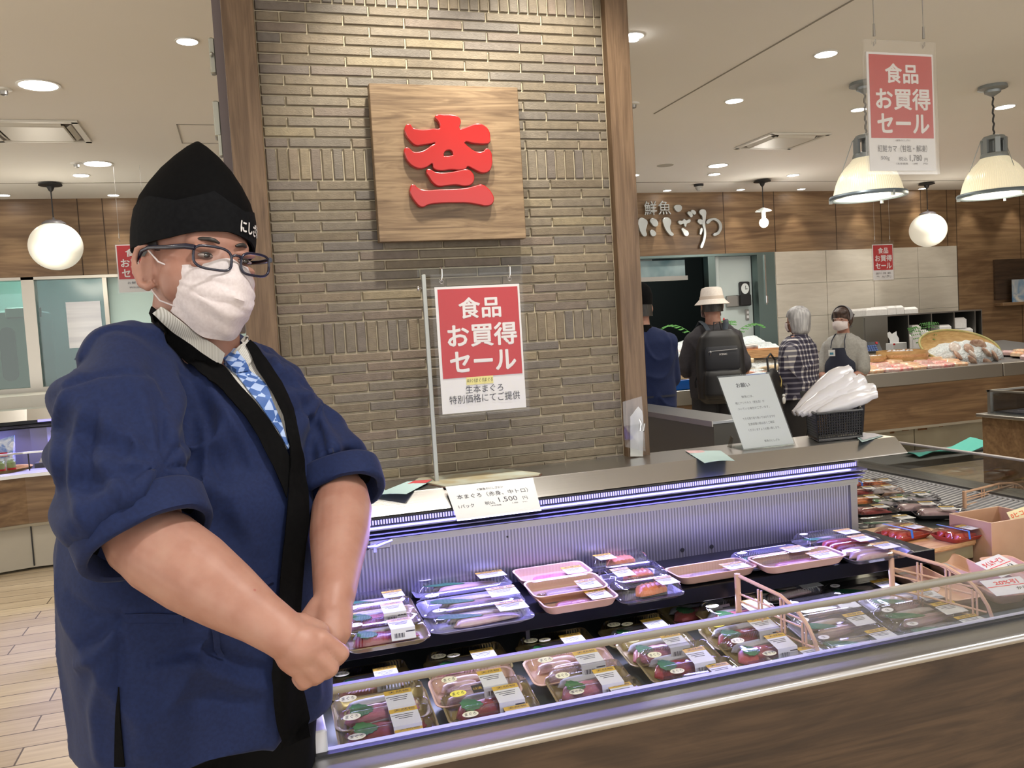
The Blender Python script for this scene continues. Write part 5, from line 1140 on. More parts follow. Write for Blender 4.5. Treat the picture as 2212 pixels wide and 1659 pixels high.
# mask with pleats
g = G(); grid = []; nz, na = 27, 41
for i in range(nz):
    v = i/(nz-1); z = 1.578-.104*v; row = []
    fw = .106+.016*math.sin(min(1, v*2.2)*PI/2)-.048*max(0, v-.55)**1.3/.45**1.3*.9
    pl = .0035*((v*4.3) % 1)
    for j in range(na):
        u = -1+2*j/(na-1); a = u*rad(62); sx = .0665*(1-.08*v*abs(u))
        ridge = math.exp(-(u*3.2)**2)*(.007 if v < .5 else .004)
        y = (fw+ridge+pl*(1-u*u))*math.cos(a)**.85-.0; x = sx*math.sin(a)/math.sin(rad(62))
        zz = z+.012*(1-abs(u))**1.2*(1 if v < .5 else 0)*(1-v*2)*1.0 - .010*(v)*(1-abs(u)) + .012*abs(u)**2*(v-.5)
        zz += .030*abs(u)**2*v
        zz += .0022*math.sin(u*9+v*14)
        row.append(H(x, y+.0015*math.sin(v*30+u*5), zz))
    grid.append(row)
g.sheet(grid, -.0015); obj('mask', g, MASKM, man, world=False, sm=60)
for s in (1, -1):
    for a_, b_ in (((.064, .056, 1.572), (.086, .002, 1.608)), ((.060, .054, 1.514), (.080, .004, 1.546))):
        p0, p1 = H(a_[0]*s, a_[1], a_[2]), H(b_[0]*s, b_[1], b_[2]); mid = p0.lerp(p1, .5)+H(.004*s, 0, 1.594)-H(0, 0, 1.6); obj('ear_loop', G().tube([p0, p0.lerp(mid, .6), mid, mid.lerp(p1, .5), p1], .0014, 6), MASKM, man, world=False, sm=80)
# glasses
GF = M('spectacle_navy', (.004, .005, .022), .25, coat=.2)
gl = obj('glasses', G().tube([H(-.009, .1230, 1.592), H(-.004, .1255, 1.595), H(.004, .1255, 1.595), H(.009, .1230, 1.592)], .0022, 8), GF, man, world=False, sm=80)
for s in (1, -1):
    cx, w2, h2 = .0365, .0285, .0175; pts = []
    for k in range(28):
        t = 2*PI*k/28; c, q_ = math.cos(t), math.sin(t); x = cx+w2*math.copysign(abs(c)**.62, c); z = 1.5865+h2*math.copysign(abs(q_)**.62, q_)+.002*(c); pts.append(H(x*s, .1235-.0042*((x-.008)/.03)**1.6 if x > .008 else .1235, z))
    obj('rim', G().tube(pts+[pts[0]], .0021, 8), GF, gl, world=False, sm=80)
    g = G(); n = len(g.v); g.add(pts, [tuple(range(28))]); obj('lens', g, clear('lens_glass', (.98, .99, .99), .3, .02, 0), gl, world=False, sm=0)
    obj('temple', G().tube([H(.0645*s, .1155, 1.599), H(.0735*s, .104, 1.601), H(.0815*s, .06, 1.603), H(.087*s, .012, 1.607), H(.0885*s, -.008, 1.604), H(.088*s, -.026, 1.590)], [.0032, .0034, .0028, .0026, .0028, .0026], 8, flat=1.3), GF, gl, world=False, sm=80)
# ------------------------------------------------------------------ happi coat
g = G()
tr = [(.845, .194, .150, .035, .052), (.90, .196, .153, .038, .054), (1.00, .200, .156, .040, .054), (1.10, .198, .156, .037, .055), (1.20, .200, .150, .030, .045), (1.28, .200, .142, .016, .03), (1.35, .195, .128, .0, .02), (1.41, .170, .108, -.018, .01), (1.445, .130, .080, -.038, .0), (1.484, .094, .062, -.056, 0)]
g.loft([sup(a, b, z, cx, cy, 56, 2.35) for z, a, b, cy, cx in tr[:-2]]+[[(x, y, z_-.40*(y-cy)*(.5 if z < 1.46 else 1)) for x, y, z_ in sup(a, b, z, cx, cy, 56, 2.35)] for z, a, b, cy, cx in tr[-2:]])
slR = [Vector((.09, -.03, 1.425)), P(292, 808, 1.31), P(260, 893, 1.265), P(268, 990, 1.225), P(274, 1075, 1.195), P(300, 1135, 1.178)]
g.tube([slR[0], slR[0].lerp(slR[1], .6)]+slR[1:], [.060, .060, .064, .094, .094, .091, .086], 28)
g.tube([P(330, 752, 1.37), P(300, 752, 1.35), P(250, 782, 1.32), P(200, 822, 1.29)], [.040, .045, .046, .045], 20)
slL = [Vector((-.08, -.03, 1.41)), P(588, 842, 1.56), P(632, 905, 1.53), P(676, 975, 1.48), P(724, 1018, 1.45)]
g.tube(slL, [.052, .052, .056, .054, .054], 28)
coat = fuse(g, .0052, 9)
def cf(p):
    d = 0
    # drag folds fanning from the right arm pit and the belly
    a = math.atan2(p.z-1.30, p.x-.16); r = math.hypot(p.z-1.30, p.x-.16)
    if p.y > -.05 and r < .34: d += .008*math.sin(a*9)*math.exp(-((r-.14)/.11)**2)
    a = math.atan2(p.z-1.36, p.x+.16); r = math.hypot(p.z-1.36, p.x+.16)
    if r < .3: d += .007*math.sin(a*9+1)*math.exp(-((r-.12)/.10)**2)
    if p.z < 1.06: d += .0035*math.sin(p.x*38+p.z*22)*min(1, (1.06-p.z)*6)
    return d
wrinkle(coat, .009, (6, 6, 2.2), .0010, 30, 3, cf)
BV = BVHTree.FromPolygons([MT @ v.co for v in coat.vertices], [tuple(p.vertices) for p in coat.polygons])
BVB = BVHTree.FromPolygons([MT @ v.co for v in body.vertices], [tuple(p.vertices) for p in body.polygons])
FOLDS = [([(110, 860), (160, 826), (210, 809), (270, 803), (335, 810)], .006, -.005), ([(142, 830), (126, 900), (122, 1000), (130, 1060)], .010, .009), ([(180, 890), (166, 960), (162, 1040), (176, 1110), (205, 1180)], .010, .011), ([(205, 880), (190, 960), (187, 1050)], .010, -.008),
 ([(398, 800), (414, 880), (419, 980), (416, 1090)], .012, -.016), ([(330, 830), (372, 950), (408, 1060)], .012, .009), ([(225, 1005), (262, 1065), (290, 1098)], .009, .009), ([(335, 990), (304, 1060), (292, 1098)], .009, .009), ([(290, 860), (270, 950), (262, 1020)], .014, -.007),
 ([(395, 745), (428, 840), (462, 950)], .009, -.009), ([(410, 755), (460, 850), (528, 960), (548, 1010)], .009, .009), ([(436, 880), (470, 1000), (500, 1100)], .012, -.007), ([(450, 1010), (500, 1080), (560, 1200)], .014, .007),
 ([(330, 1430), (430, 1398), (520, 1440), (590, 1458)], .012, -.010), ([(300, 1455), (420, 1430), (520, 1475), (590, 1490)], .014, .009), ([(380, 1530), (470, 1500), (560, 1525)], .014, -.006), ([(268, 1350), (205, 1420), (158, 1442)], .009, .008), ([(262, 1340), (214, 1380), (170, 1395)], .009, -.007), ([(258, 1330), (260, 1400), (257, 1484)], .006, -.006),
 ([(598, 768), (648, 850), (688, 930), (704, 1000)], .008, -.010), ([(575, 757), (632, 820), (676, 900)], .008, .009), ([(560, 790), (600, 860), (640, 960), (672, 1060)], .010, .006), ([(672, 960), (690, 1100), (692, 1200)], .010, -.008), ([(150, 1290), (200, 1330), (262, 1338)], .010, -.007), ([(225, 1440), (205, 1540), (215, 1650)], .014, .008), ([(300, 1520), (310, 1650)], .016, .006), ([(660, 1300), (680, 1400), (690, 1520)], .012, .006)]
segs = []
for pl, w_, am in FOLDS:
    pts = []
    for a, b in zip(pl, pl[1:]):
        for i in range(6):
            u = i/6; h_ = BV.ray_cast(CO, ray(a[0]+(b[0]-a[0])*u, a[1]+(b[1]-a[1])*u).normalized())
            if h_[0] is not None: pts.append(MI @ h_[0])
    n_ = len(pts)
    for i, (p, q_) in enumerate(zip(pts, pts[1:])):
        if (p-q_).length < .08: segs.append((p, q_, w_, am*math.sin(PI*(i+1)/(n_+1))**.5))
from mathutils import kdtree
KD_ = kdtree.KDTree(len(coat.vertices))
for v in coat.vertices: KD_.insert(v.co, v.index)
KD_.balance(); disp = {}
for fi, (p, q_, w_, am) in enumerate(segs):
    for co, ix, dist in KD_.find_range((p+q_)/2, w_*3+(q_-p).length/2):
        d = q_-p; u = max(0, min(1, (co-p).dot(d)/max(d.length_squared, 1e-9))); r = (co-(p+d*u)).length/w_; val = am*math.exp(-r*r)
        disp.setdefault(ix, {}); key = (w_, am > 0, round(w_*1e4)); 
        if abs(val) > abs(disp[ix].get(key, 0)): disp[ix][key] = val
nrm_ = {ix: coat.vertices[ix].normal.copy() for ix in disp}
for ix, dd in disp.items(): coat.vertices[ix].co += nrm_[ix]*sum(dd.values())
coat.update()
BV = BVHTree.FromPolygons([MT @ v.co for v in coat.vertices], [tuple(p.vertices) for p in coat.polygons])
finish('happi_coat', coat, HB, man)
def hit(px, py, off, trees=None, last=None):
    trees = trees or (BV,)
    d = ray(px, py).normalized(); best = None
    for tr_ in trees:
        h = tr_.ray_cast(CO, d)
        if h[0] is not None and (best is None or h[3] < best[3]): best = h
    if best is None: return None
    return best[0]-d*off*.6+best[1]*(off*.4 if best[1].dot(d) < 0 else -off*.4)
def strip(name, left, right, off, mat, nu=5, nv_=4, th=.002, trees=None, parent=None):
    """cloth band lying on the coat between two edge lines"""
    def resample(pl, n):
        L = [0]
        for a, b in zip(pl, pl[1:]): L.append(L[-1]+math.hypot(b[0]-a[0], b[1]-a[1]))
        out = []
        for k in range(n):
            s = L[-1]*k/(n-1); i = max(0, min(len(pl)-2, next((j for j in range(len(L)-1) if L[j+1] >= s), len(pl)-2))); u = (s-L[i])/max(1e-6, L[i+1]-L[i]); out.append((pl[i][0]+(pl[i+1][0]-pl[i][0])*u, pl[i][1]+(pl[i+1][1]-pl[i][1])*u))
        return out
    n = max(len(left), len(right))*nu; A, B = resample(left, n), resample(right, n); grid = []; last = None
    for a, b in zip(A, B):
        row = []
        for j in range(nv_+1):
            u = j/nv_; h = hit(a[0]+(b[0]-a[0])*u, a[1]+(b[1]-a[1])*u, off, trees)
            if h is None: h = at_w(a[0]+(b[0]-a[0])*u, a[1]+(b[1]-a[1])*u, last) if last else None
            else: last = (h-CO).dot(CF)
            row.append(h)
        grid.append(row)
    f0 = next(p for r in grid for p in r if p is not None); grid = [[p if p is not None else f0 for p in r] for r in grid]
    # light smoothing along the length
    for _ in range(3):
        for i in range(1, len(grid)-1):
            for j in range(nv_+1): w0 = (grid[i-1][j]+grid[i+1][j])/2; d = (grid[i][j]-CO).normalized(); w = (w0-CO).length; grid[i][j] = CO+d*((grid[i][j]-CO).length*.5+w*.5)
    g = G(); g.sheet([[MI @ p for p in r] for r in grid], -th if False else th); return obj(name, g, mat, parent or man, world=False, sm=70)
SH = M('shirt_stripe', (.62, .61, .57), .7)
def _sh():
    N, L = nodes_of(SH); w = N.new('ShaderNodeTexWave'); w.inputs['Scale'].default_value = 130; w.bands_direction = 'X'; L.new(coords(SH, 'Object'), w.inputs[0]); setc(SH, ramp(SH, w.outputs['Fac'], [(.3, (.42, .41, .37)), (.6, (.62, .61, .58))]))
_sh()
TIE = M('tie_pattern', (.2, .3, .6), .5)
def _tie():
    N, L = nodes_of(TIE); v = coords(TIE, 'Object', (60, 60, 60), (.3, .2, .78)); c = N.new('ShaderNodeTexChecker'); c.inputs['Scale'].default_value = 1; c.inputs[1].default_value = (.36, .47, .72, 1); c.inputs[2].default_value = (.045, .11, .33, 1); L.new(v, c.inputs[0])
    vo = N.new('ShaderNodeTexVoronoi'); vo.inputs['Scale'].default_value = 1.0; vo.inputs['Randomness'].default_value = .15; L.new(v, vo.inputs['Vector'])
    f = ramp(TIE, vo.outputs['Distance'], [(.26, (1, 1, 1)), (.30, (0, 0, 0))]); f2 = ramp(TIE, vo.outputs['Distance'], [(.10, (1, 1, 1)), (.14, (0, 0, 0))])
    a = mixc(TIE, f, c.outputs[0], (.05, .13, .38)); b = mixc(TIE, f2, a, (.50, .60, .80)); setc(TIE, b)
_tie()
both = (BV, BVB)
strip('shirt_front', [(470, 770), (500, 812), (540, 870), (585, 925), (618, 972)], [(536, 760), (560, 800), (590, 850), (612, 900), (622, 968)], .003, SH)
strip('tie', [(474, 782), (496, 803), (511, 815), (538, 850), (560, 878), (577, 904), (600, 935), (619, 972)], [(530, 790), (542, 808), (560, 820), (578, 838), (586, 868), (600, 900), (611, 930), (622, 966)], .007, TIE)
strip('tie_knot', [(474, 765), (478, 780), (498, 803), (510, 812)], [(511, 762), (524, 778), (533, 790), (538, 806)], .013, TIE, th=.006)
strip('shirt_collar', [(338, 676), (372, 706), (405, 735), (440, 764), (473, 787)], [(356, 664), (392, 690), (425, 716), (458, 741), (481, 762)], .010, SH, th=.003, trees=both)
strip('shirt_collar', [(500, 762), (514, 748), (524, 736), (530, 727)], [(536, 794), (544, 786), (545, 774), (540, 748)], .012, SH, th=.003, trees=both)
lb_ = strip('collar_band', [(304, 676), (322, 697), (346, 715), (384, 761), (434, 808), (480, 850), (527, 900), (557, 946), (588, 1007), (615, 1077)], [(316, 643), (332, 660), (350, 674), (384, 703), (434, 750), (472, 783), (511, 831), (546, 869), (576, 907), (607, 954), (624, 1000)], .010, HK, nv_=5, trees=both)
strip('collar_band', [(532, 752), (541, 772), (560, 812), (584, 846), (607, 892), (619, 930), (621, 973), (618, 1061), (610, 1160), (599, 1256), (594, 1330), (588, 1490), (606, 1618)], [(540, 742), (556, 760), (576, 784), (603, 831), (626, 884), (640, 946), (650, 984), (659, 1061), (658, 1160), (647, 1256), (642, 1330), (640, 1454), (672, 1592)], .015, HK, nv_=5)
# tie strings and side slit
strip('waist_string', [(545, 1262), (590, 1243)], [(552, 1275), (592, 1256)], .004, HB, nu=4, nv_=2)
strip('waist_string', [(270, 1326), (330, 1325), (395, 1328)], [(270, 1346), (330, 1344), (395, 1346)], .003, HB, nu=4, nv_=2)
strip('string_end', [(455, 1350), (462, 1400), (470, 1418)], [(468, 1352), (476, 1400), (484, 1416)], .004, HB, nu=4, nv_=2)
strip('side_slit', [(255, 1484), (251, 1560), (249, 1655)], [(258, 1484), (262, 1560), (271, 1655)], .002, HK, nu=6, nv_=2)
# rolled cuffs
def cuff(name, p0, p1, r0, r1, sx=1.0):
    p0, p1 = Vector(p0), Vector(p1); ax = (p1-p0).normalized(); up = Vector((0, 0, 1)); a = ax.cross(up).normalized(); b = a.cross(ax).normalized(); g = G(); rings = []
    prof = [(0, r0, .0), (.03, r0+.007, 0), (.15, r0+.010, 0), (.85, r1+.010, 0), (.97, r1+.008, 0), (1.0, r1+.002, 0), (.96, r1-.003, 0), (.3, r1-.006, 0), (.0, r0-.006, 0)]
    for u, r, _ in prof:
        c = p0.lerp(p1, u); rings.append([c+(a*math.cos(t)*sx+b*math.sin(t))*(r+.004*math.sin(3*t+1+u)+.003*mn.noise(Vector((math.cos(t)*2, math.sin(t)*2, u*3)))) for t in [2*PI*k/40 for k in range(40)]])
    g.loft(rings, cap=False, loop=True); o = obj(name, g, HB, man, world=False, sm=60)
    g = G(); g.tube([p0.lerp(p1, .2), p0.lerp(p1, .34)], [r0-.004, r1-.006], 32); obj('cuff_lining', g, HK, o, world=False, sm=60)
cuff('cuff', P(296, 1113, 1.185), P(327, 1180, 1.165), .083, .080); cuff('cuff', P(738, 1012, 1.450), P(747, 1066, 1.425), .056, .060)
# black trousers and shoes
g = G()
for s in (1, -1): g.tube([(.05+.08*s, .0, .93), (.05+.085*s, .0, .80), (.05+.10*s, .005, .5), (.05+.103*s, -.02, .3), (.05+.103*s, -.02, .07)], [.105, .10, .083, .076, .073], 24)
g.ell((.05, .03, .90), (.175, .135, .10), n=28, m=12)
me = fuse(g, .009, 6); wrinkle(me, .006, (7, 7, 3), .001, 20, 5); finish('trousers', me, M('trouser_black', (.004, .004, .0045), .85, spec=.08), man)
for s in (1, -1): g = G(); g.ell((.05+.103*s, .035, .04), (.048, .135, .04)); g.box((.05+.103*s, .035, .012), (.085, .25, .024), ch=.008); obj('shoe', g, M('shoe_black', (.012, .012, .012), .3), man, world=False, sm=60)
# ================================================================== fish counter along the back
random.seed(5)
t = thing('fresh_fish_counter', 'long walnut and steel fresh fish counter along the back wall', 'counter', (5.2, 6.9, 0))
Yc = 6.6
obj('wood_front', G().bx(2.6, 8.6, Yc, Yc+.04, .34, .742), WD, t, sm=0)
obj('steel_band', G().bx(2.6, 7.05, Yc-.012, Yc+.05, .742, .872, .004).bx(7.06, 8.6, Yc-.012, Yc+.05, .742, .872, .004), steel('band_steel', (.36, .34, .30), .42), t)
obj('kick_panel', G().bx(2.6, 6.0, Yc+.03, Yc+.05, 0, .33).bx(6.01, 8.6, Yc+.03, Yc+.05, 0, .33), noisy('kick_khaki', (.22, .20, .15), (.27, .25, .19), 3, .5), t, sm=0)
obj('kick_rail', G().bx(2.6, 8.6, Yc-.005, Yc+.04, .322, .345), M('rail_pale', (.42, .40, .34), .4, .5), t, sm=0)
RU = noisy('rust_stain', (.10, .045, .015), (.2, .1, .04), 30, .9)
for k, x in enumerate((5.15, 5.3, 5.42, 5.75, 5.9, 6.1, 6.32)): obj('rust_mark', G().box((x, Yc+.028, .315-.008*(k % 2)), (.05+.03*(k % 3), .002, .012+.006*(k % 2)), ch=.0008), RU, t, sm=0)
g = G(); g.loft([[(2.62, y, z) for y, z in ((Yc+.05, .60), (Yc+.05, .865), (8.0, 1.02), (8.0, .6))], [(8.58, y, z) for y, z in ((Yc+.05, .60), (Yc+.05, .865), (8.0, 1.02), (8.0, .6))]]); obj('bed', g, M('bed_steel', (.3, .3, .3), .4, .5), t, sm=0)
def bed(x, y): return .865+.155*(y-Yc-.05)/(8.0-Yc-.05)
# crushed ice
ICE = noisy('crushed_ice', (.62, .70, .72), (.82, .86, .88), 60, .25, 4, bs=1.0, bd=.02)
g = G(); grid = []
for i in range(40):
    y = 6.95+1.0*i/39; grid.append([Vector((x, y, bed(x, y)+.24*(y-6.95)+.012+.05*mn.noise(Vector((x*3, y*3, 0)))+.012*mn.noise(Vector((x*22, y*22, 1)))+.02*math.sin((y-6.95)*PI))) for x in [2.9+2.3*j/70 for j in range(71)]])
g.sheet(grid); o = obj('crushed_ice', g, ICE, sm=0); tag(o, 'bed of crushed ice under the whole fish', 'ice'); o['kind'] = 'stuff'
# blue tray front
t = thing('blue_ice_tray', 'long bright blue tray rim in front of the crushed ice', 'tray', (3.9, 6.75, .87))
obj('tray_rim', G().loft([[(2.95, 6.66, .875), (2.95, 6.70, .875), (2.95, 6.72, .955), (2.95, 6.64, .955)], [(5.0, 6.66, .875), (5.0, 6.70, .875), (5.0, 6.72, .955), (5.0, 6.64, .955)]]), M('tray_blue', (.0, .09, .42), .3), t, sm=0)
obj('tray_bottom', G().bx(2.95, 5.0, 6.70, 6.98, .872, .885), M('tray_blue'), t, sm=0)
# whole fish on ice
def fish(x, y, L, rz, mat, lb, h=.05, z=None, grp='whole fish on the ice'):
    t = thing('whole_fish', lb, 'fish', (x, y, (z if z is not None else bed(x, y)+.045+.24*(y-6.95))), rz, grp)
    rings = []
    for k in range(15):
        u = k/14; r = math.sin(min(1, u*1.15+.12)**.75*PI)**.8*(1-.35*u); r = max(r, .07); rings.append([(L*(u-.5), .5*h*r*math.cos(a)*1.3, .5*h*r*math.sin(a)) for a in [2*PI*j/14 for j in range(14)]])
    obj('body', G().loft(rings), mat, t, world=False, sm=70)
    obj('tail', G().prism([(L*.47, .004), (L*.60, .045*L/.3), (L*.56, 0), (L*.60, -.045*L/.3), (L*.47, -.004)], .004), mat, t, world=False, sm=0)
    obj('fin', G().prism([(-L*.05, .02), (L*.12, .05), (L*.16, .02)], .003), mat, t, world=False, sm=0)
    e = G(); e.ell((-L*.40, 0, h*.30), (.007, .012, .006)); obj('eye', e, EI, t, world=False, sm=80)
FM = [noisy('fish_back_a', (.30, .10, .07), (.72, .62, .55), 9, .3, 3, stretch=(1, 3, 1)), noisy('fish_back_b', (.10, .12, .13), (.62, .60, .56), 8, .28, 3, stretch=(1, 4, 1)), noisy('fish_back_c', (.65, .12, .07), (.80, .55, .42), 7, .3, 3), noisy('fish_back_d', (.35, .26, .16), (.70, .56, .34), 14, .35, 3)]
WHERE = ['at the left by the blue coat', 'beside the backpack', 'right of the backpack', 'in front of the plaid shirt', 'under the green fern', 'near the blue rim']
k = 0
for j in range(26):
    x = 3.02+2.0*random.random(); y = 7.0+.8*random.random()
    x = 3.05+ (j % 9)*.24+random.uniform(-.05, .05); y = 7.02+(j//9)*.28+random.uniform(-.05, .05)
    side = 'left' if x < 3.7 else 'middle' if x < 4.4 else 'right'; row = ('front', 'middle', 'back')[min(2, j//9)]
    kind = ('reddish', 'silver', 'bright red', 'brown')[j % 4]
    fish(x, y, random.uniform(.26, .38), random.uniform(-.7, .2)+PI*(j % 2), FM[j % 4], '%s whole fish lying on ice, %s part, %s row of the bed' % (kind, side, row), h=random.uniform(.05, .075))
# parchment packs and yellow fillets near front
PM = [noisy('fillet_yellow', (.75, .52, .10), (.72, .38, .2), 25, .3), FISH['silver'], FISH['prawn'], FISH['orange']]
for j in range(11):
    x = 3.05+.185*j; t = thing('fillet_tray', '%s small fillet tray behind the blue rim' % ['first', 'second', 'third', 'fourth', 'fifth', 'sixth', 'seventh', 'eighth', 'ninth', 'tenth', 'eleventh'][j]+', counted from left', 'tray', (x, 6.83+.02*(j % 2), .888), .1*(j % 3-1), 'fillet trays behind the blue rim')
    obj('tray', G().box((0, 0, .012), (.16, .12, .024), ch=.006), PEACH if j % 3 else LBW, t, world=False); g = G(); fillet(g, .13, .08, .025, .02); obj('fillet', g, PM[j % 4], t, world=False)
# wooden crate edge with orange fish
t = thing('wooden_crate', 'low wooden crate of orange fish behind the plaid shirt', 'crate', (4.80, 7.35, 1.07), -.5)
g = G(); g.box((0, -.16, .04), (.5, .015, .08)); g.box((0, .16, .04), (.5, .015, .08)); g.box((-.25, 0, .04), (.015, .33, .08)); g.box((.25, 0, .04), (.015, .33, .08)); g.box((0, 0, .01), (.5, .33, .01)); obj('frame', g, MATS['light_pine'], t, world=False, sm=0)
for j in range(4): g = G(); fillet(g, .40, .065, .04, .02, y=-.11+.075*j); obj('orange_fish', g, FISH['orange'] if j % 2 else FISH['prawn'], t, world=False)
# fern fronds
FERN = noisy('fern_green', (.04, .16, .03), (.10, .30, .07), 30, .6)
def fern(x, y, z, L, rz, lb, up=.5):
    t = thing('fern_frond', lb, 'leaf', (x, y, z), rz, 'green garnish fronds'); g = G(); g2 = G(); pts = [Vector((L*u, 0, L*up*math.sin(u*2.2))) for u in [i/10 for i in range(11)]]
    g2.tube(pts, .0025, 5); obj('stem', g2, FERN, t, world=False, sm=0)
    for i in range(1, 11):
        for s in (1, -1):
            w = L*.32*math.sin((i+1)/12*PI)+.01; p = pts[i]
            for q_ in range(5):
                u = q_/4; a = p+Vector((w*.35*u, s*w*u, -.01*u)); g.add([a, a+Vector((.016, s*.004, .012)), a+Vector((.022, s*.010, .002)), a+Vector((.006, s*.012, -.002))], [(0, 1, 2, 3)])
    obj('leaflets', g, FERN, t, world=False, sm=0)
for x, y, z, L, rz, lb in ((3.30, 7.9, 1.24, .30, 2.6, 'green fern sprig left of the bucket hat person'), (4.55, 7.95, 1.24, .40, .2, 'large green fern spray by the kitchen door frame'), (4.50, 7.9, 1.24, .38, 2.7, 'left branch of the fern spray by the kitchen door frame'), (4.75, 7.8, 1.22, .35, -.4, 'right branch of the fern spray by the door frame'), (4.3, 7.5, 1.14, .3, -.3, 'fern frond lying between dark shellfish and fillets'), (4.40, 7.15, 1.03, .22, 2.2, 'fern frond beside the elbow of the plaid shirt'), (3.42, 7.75, 1.20, .26, .5, 'green fern sprig beside the backpack strap')): fern(x, y, z, L, rz, lb)
# pink wrapped packs on the right half
PKM = [noisy('wrapped_pink', (.72, .22, .22), (.85, .62, .55), 30, .15, 3), noisy('wrapped_rose', (.75, .35, .33), (.85, .72, .66), 26, .15, 3), noisy('wrapped_orange', (.8, .42, .25), (.85, .7, .5), 30, .15, 3)]
n = 0
for r in range(4):
    for c in range(12):
        x = 4.98+.165*c+.05*(r % 2); y = 6.72+.15*r
        if x > 6.75: continue
        o = obj('wrapped_pack', G().loft([rr(.15, .12, 0, .015), rr(.158, .128, .022, .015), rr(.13, .10, .034+.008*((c*r) % 3), .015)], X=Matrix.Translation((x, y, bed(x, y)+.004)) @ Euler((.09, .04*((c % 3)-1), .2*((c*7 % 5)-2)*.3)).to_matrix().to_4x4()), PKM[(c*5+r*3) % 3], sm=40)
        tag(o, 'pink wrapped fish pack on back counter, %s row, number %s from the left' % (['front', 'second', 'third', 'rearmost'][r], ['one', 'two', 'three', 'four', 'five', 'six', 'seven', 'eight', 'nine', 'ten', 'eleven', 'twelve'][c]), 'fish pack', 'pink wrapped packs in rows on the back counter')
# bamboo steamers and the big basket of scallops
BAM = noisy('bamboo', (.42, .25, .09), (.55, .36, .15), 14, .5, 3, stretch=(1, 1, 6))
def steamer(x, y, z, r, h, lb):
    t = thing('bamboo_tub', lb, 'basket', (x, y, z), group='round bamboo tubs'); obj('rim', G().lathe([(r, 0), (r*1.02, h*.5), (r, h), (r-.02, h), (r-.02, .01), (0, .01)], 40, cap=False), BAM, t, world=False)
    obj('band', G().lathe([(r*1.03, h*.38), (r*1.035, h*.42), (r*1.035, h*.62), (r*1.03, h*.66)], 40, cap=False), MATS['light_pine'], t, world=False)
    g = G()
    for j in range(22): a = random.uniform(0, 2*PI); q_ = random.uniform(0, r-.04); g.ell((q_*math.cos(a), q_*math.sin(a), h-.01), (.022, .014, .014), n=8, m=5)
    o = obj('shellfish', g, FISH['silver'], t, world=False, sm=60); o['kind'] = 'stuff'
steamer(6.36, 7.16, .94, .24, .10, 'round bamboo tub of small shellfish and greens before the foam boxes'); steamer(5.98, 7.2, .95, .17, .06, 'smaller plain bamboo tub left of the round one')
t = thing('scallop_basket', 'large shallow bamboo basket heaped with ice and scallops', 'basket', (7.05, 7.05, .92))
BXm = Matrix.Rotation(rad(38), 4, 'X')
g = G(); g.lathe([(0, 0), (.30, .01), (.42, .05), (.47, .10), (.46, .10), (.41, .06), (.29, .02), (0, .01)], 56, X=Matrix.Translation((0, .12, .03)) @ BXm @ Matrix.Diagonal((1.0, .62, 1, 1)), cap=False); obj('basket_body', g, BAM, t, world=False)
obj('rim', G().tube([Matrix.Translation((0, .12, .03)) @ BXm @ Vector((.468*math.cos(a), .29*math.sin(a), .102)) for a in [2*PI*k/48 for k in range(49)]], .012, 8), noisy('bamboo_green', (.30, .30, .10), (.45, .36, .15), 12, .5), t, world=False)
o = obj('crushed_ice', G().ell((7.05, 7.08, .93), (.42, .30, .16), n=40, m=20), ICE, sm=0); tag(o, 'heap of crushed ice in the scallop basket', 'ice'); o['kind'] = 'stuff'
for v in o.data.vertices: v.co += Vector((mn.noise(v.co*18), mn.noise(v.co*18+Vector((5, 0, 0))), mn.noise(v.co*18+Vector((0, 7, 0)))))*.02
IB = BVHTree.FromPolygons([v.co for v in o.data.vertices], [tuple(p.vertices) for p in o.data.polygons])
SCM = noisy('scallop_shell', (.34, .20, .15), (.55, .40, .30), 30, .5, 3, bs=.5)
sc = [(1868, 1), ]
pos = [(2063, 752), (2093, 755), (2122, 746), (2069, 768), (2100, 768), (2147, 768), (2130, 762), (2098, 778), (2090, 790), (2128, 784), (2155, 783), (2108, 746)]
for k, (px, py) in enumerate(pos):
    h_ = IB.ray_cast(CO, ray(px, py).normalized()); p = (h_[0]+h_[1]*.008) if h_[0] is not None else at_y(px, py, 6.80); ex = Euler((.9+.1*(k % 3), .15*((k % 5)-2), .2*k))
    t = thing('scallop', ['scallop at the upper left of the ice heap', 'scallop in the upper middle of the ice heap', 'scallop at the upper right of the ice heap', 'scallop at the left side of the ice heap', 'scallop at the centre of the ice heap', 'scallop at the right side of the ice heap', 'scallop right of centre on the ice heap', 'scallop just below the centre of the ice heap', 'scallop at the bottom left of the heap, paler', 'scallop at the bottom middle of the heap', 'scallop at the bottom right corner of the heap', 'uppermost scallop of the ice heap'][k], 'scallop', tuple(p), group='scallops on ice'); t.rotation_euler = ex
    for s in (1, -1): obj('shell', G().lathe([(.062*(1+.03*math.sin(j)), 0) if j == 0 else (.062*math.cos(j*.28), .020*s*math.sin(j*.28)) for j in range(6)], 26), SCM if k % 4 else FISH['white'], t, world=False, sm=60)
fern(6.72, 7.25, 1.06, .22, 1.2, 'green fern sprig standing behind the scallop basket, left', .9); fern(6.84, 7.3, 1.08, .24, .8, 'green fern sprig standing behind the scallop basket, right', .9)
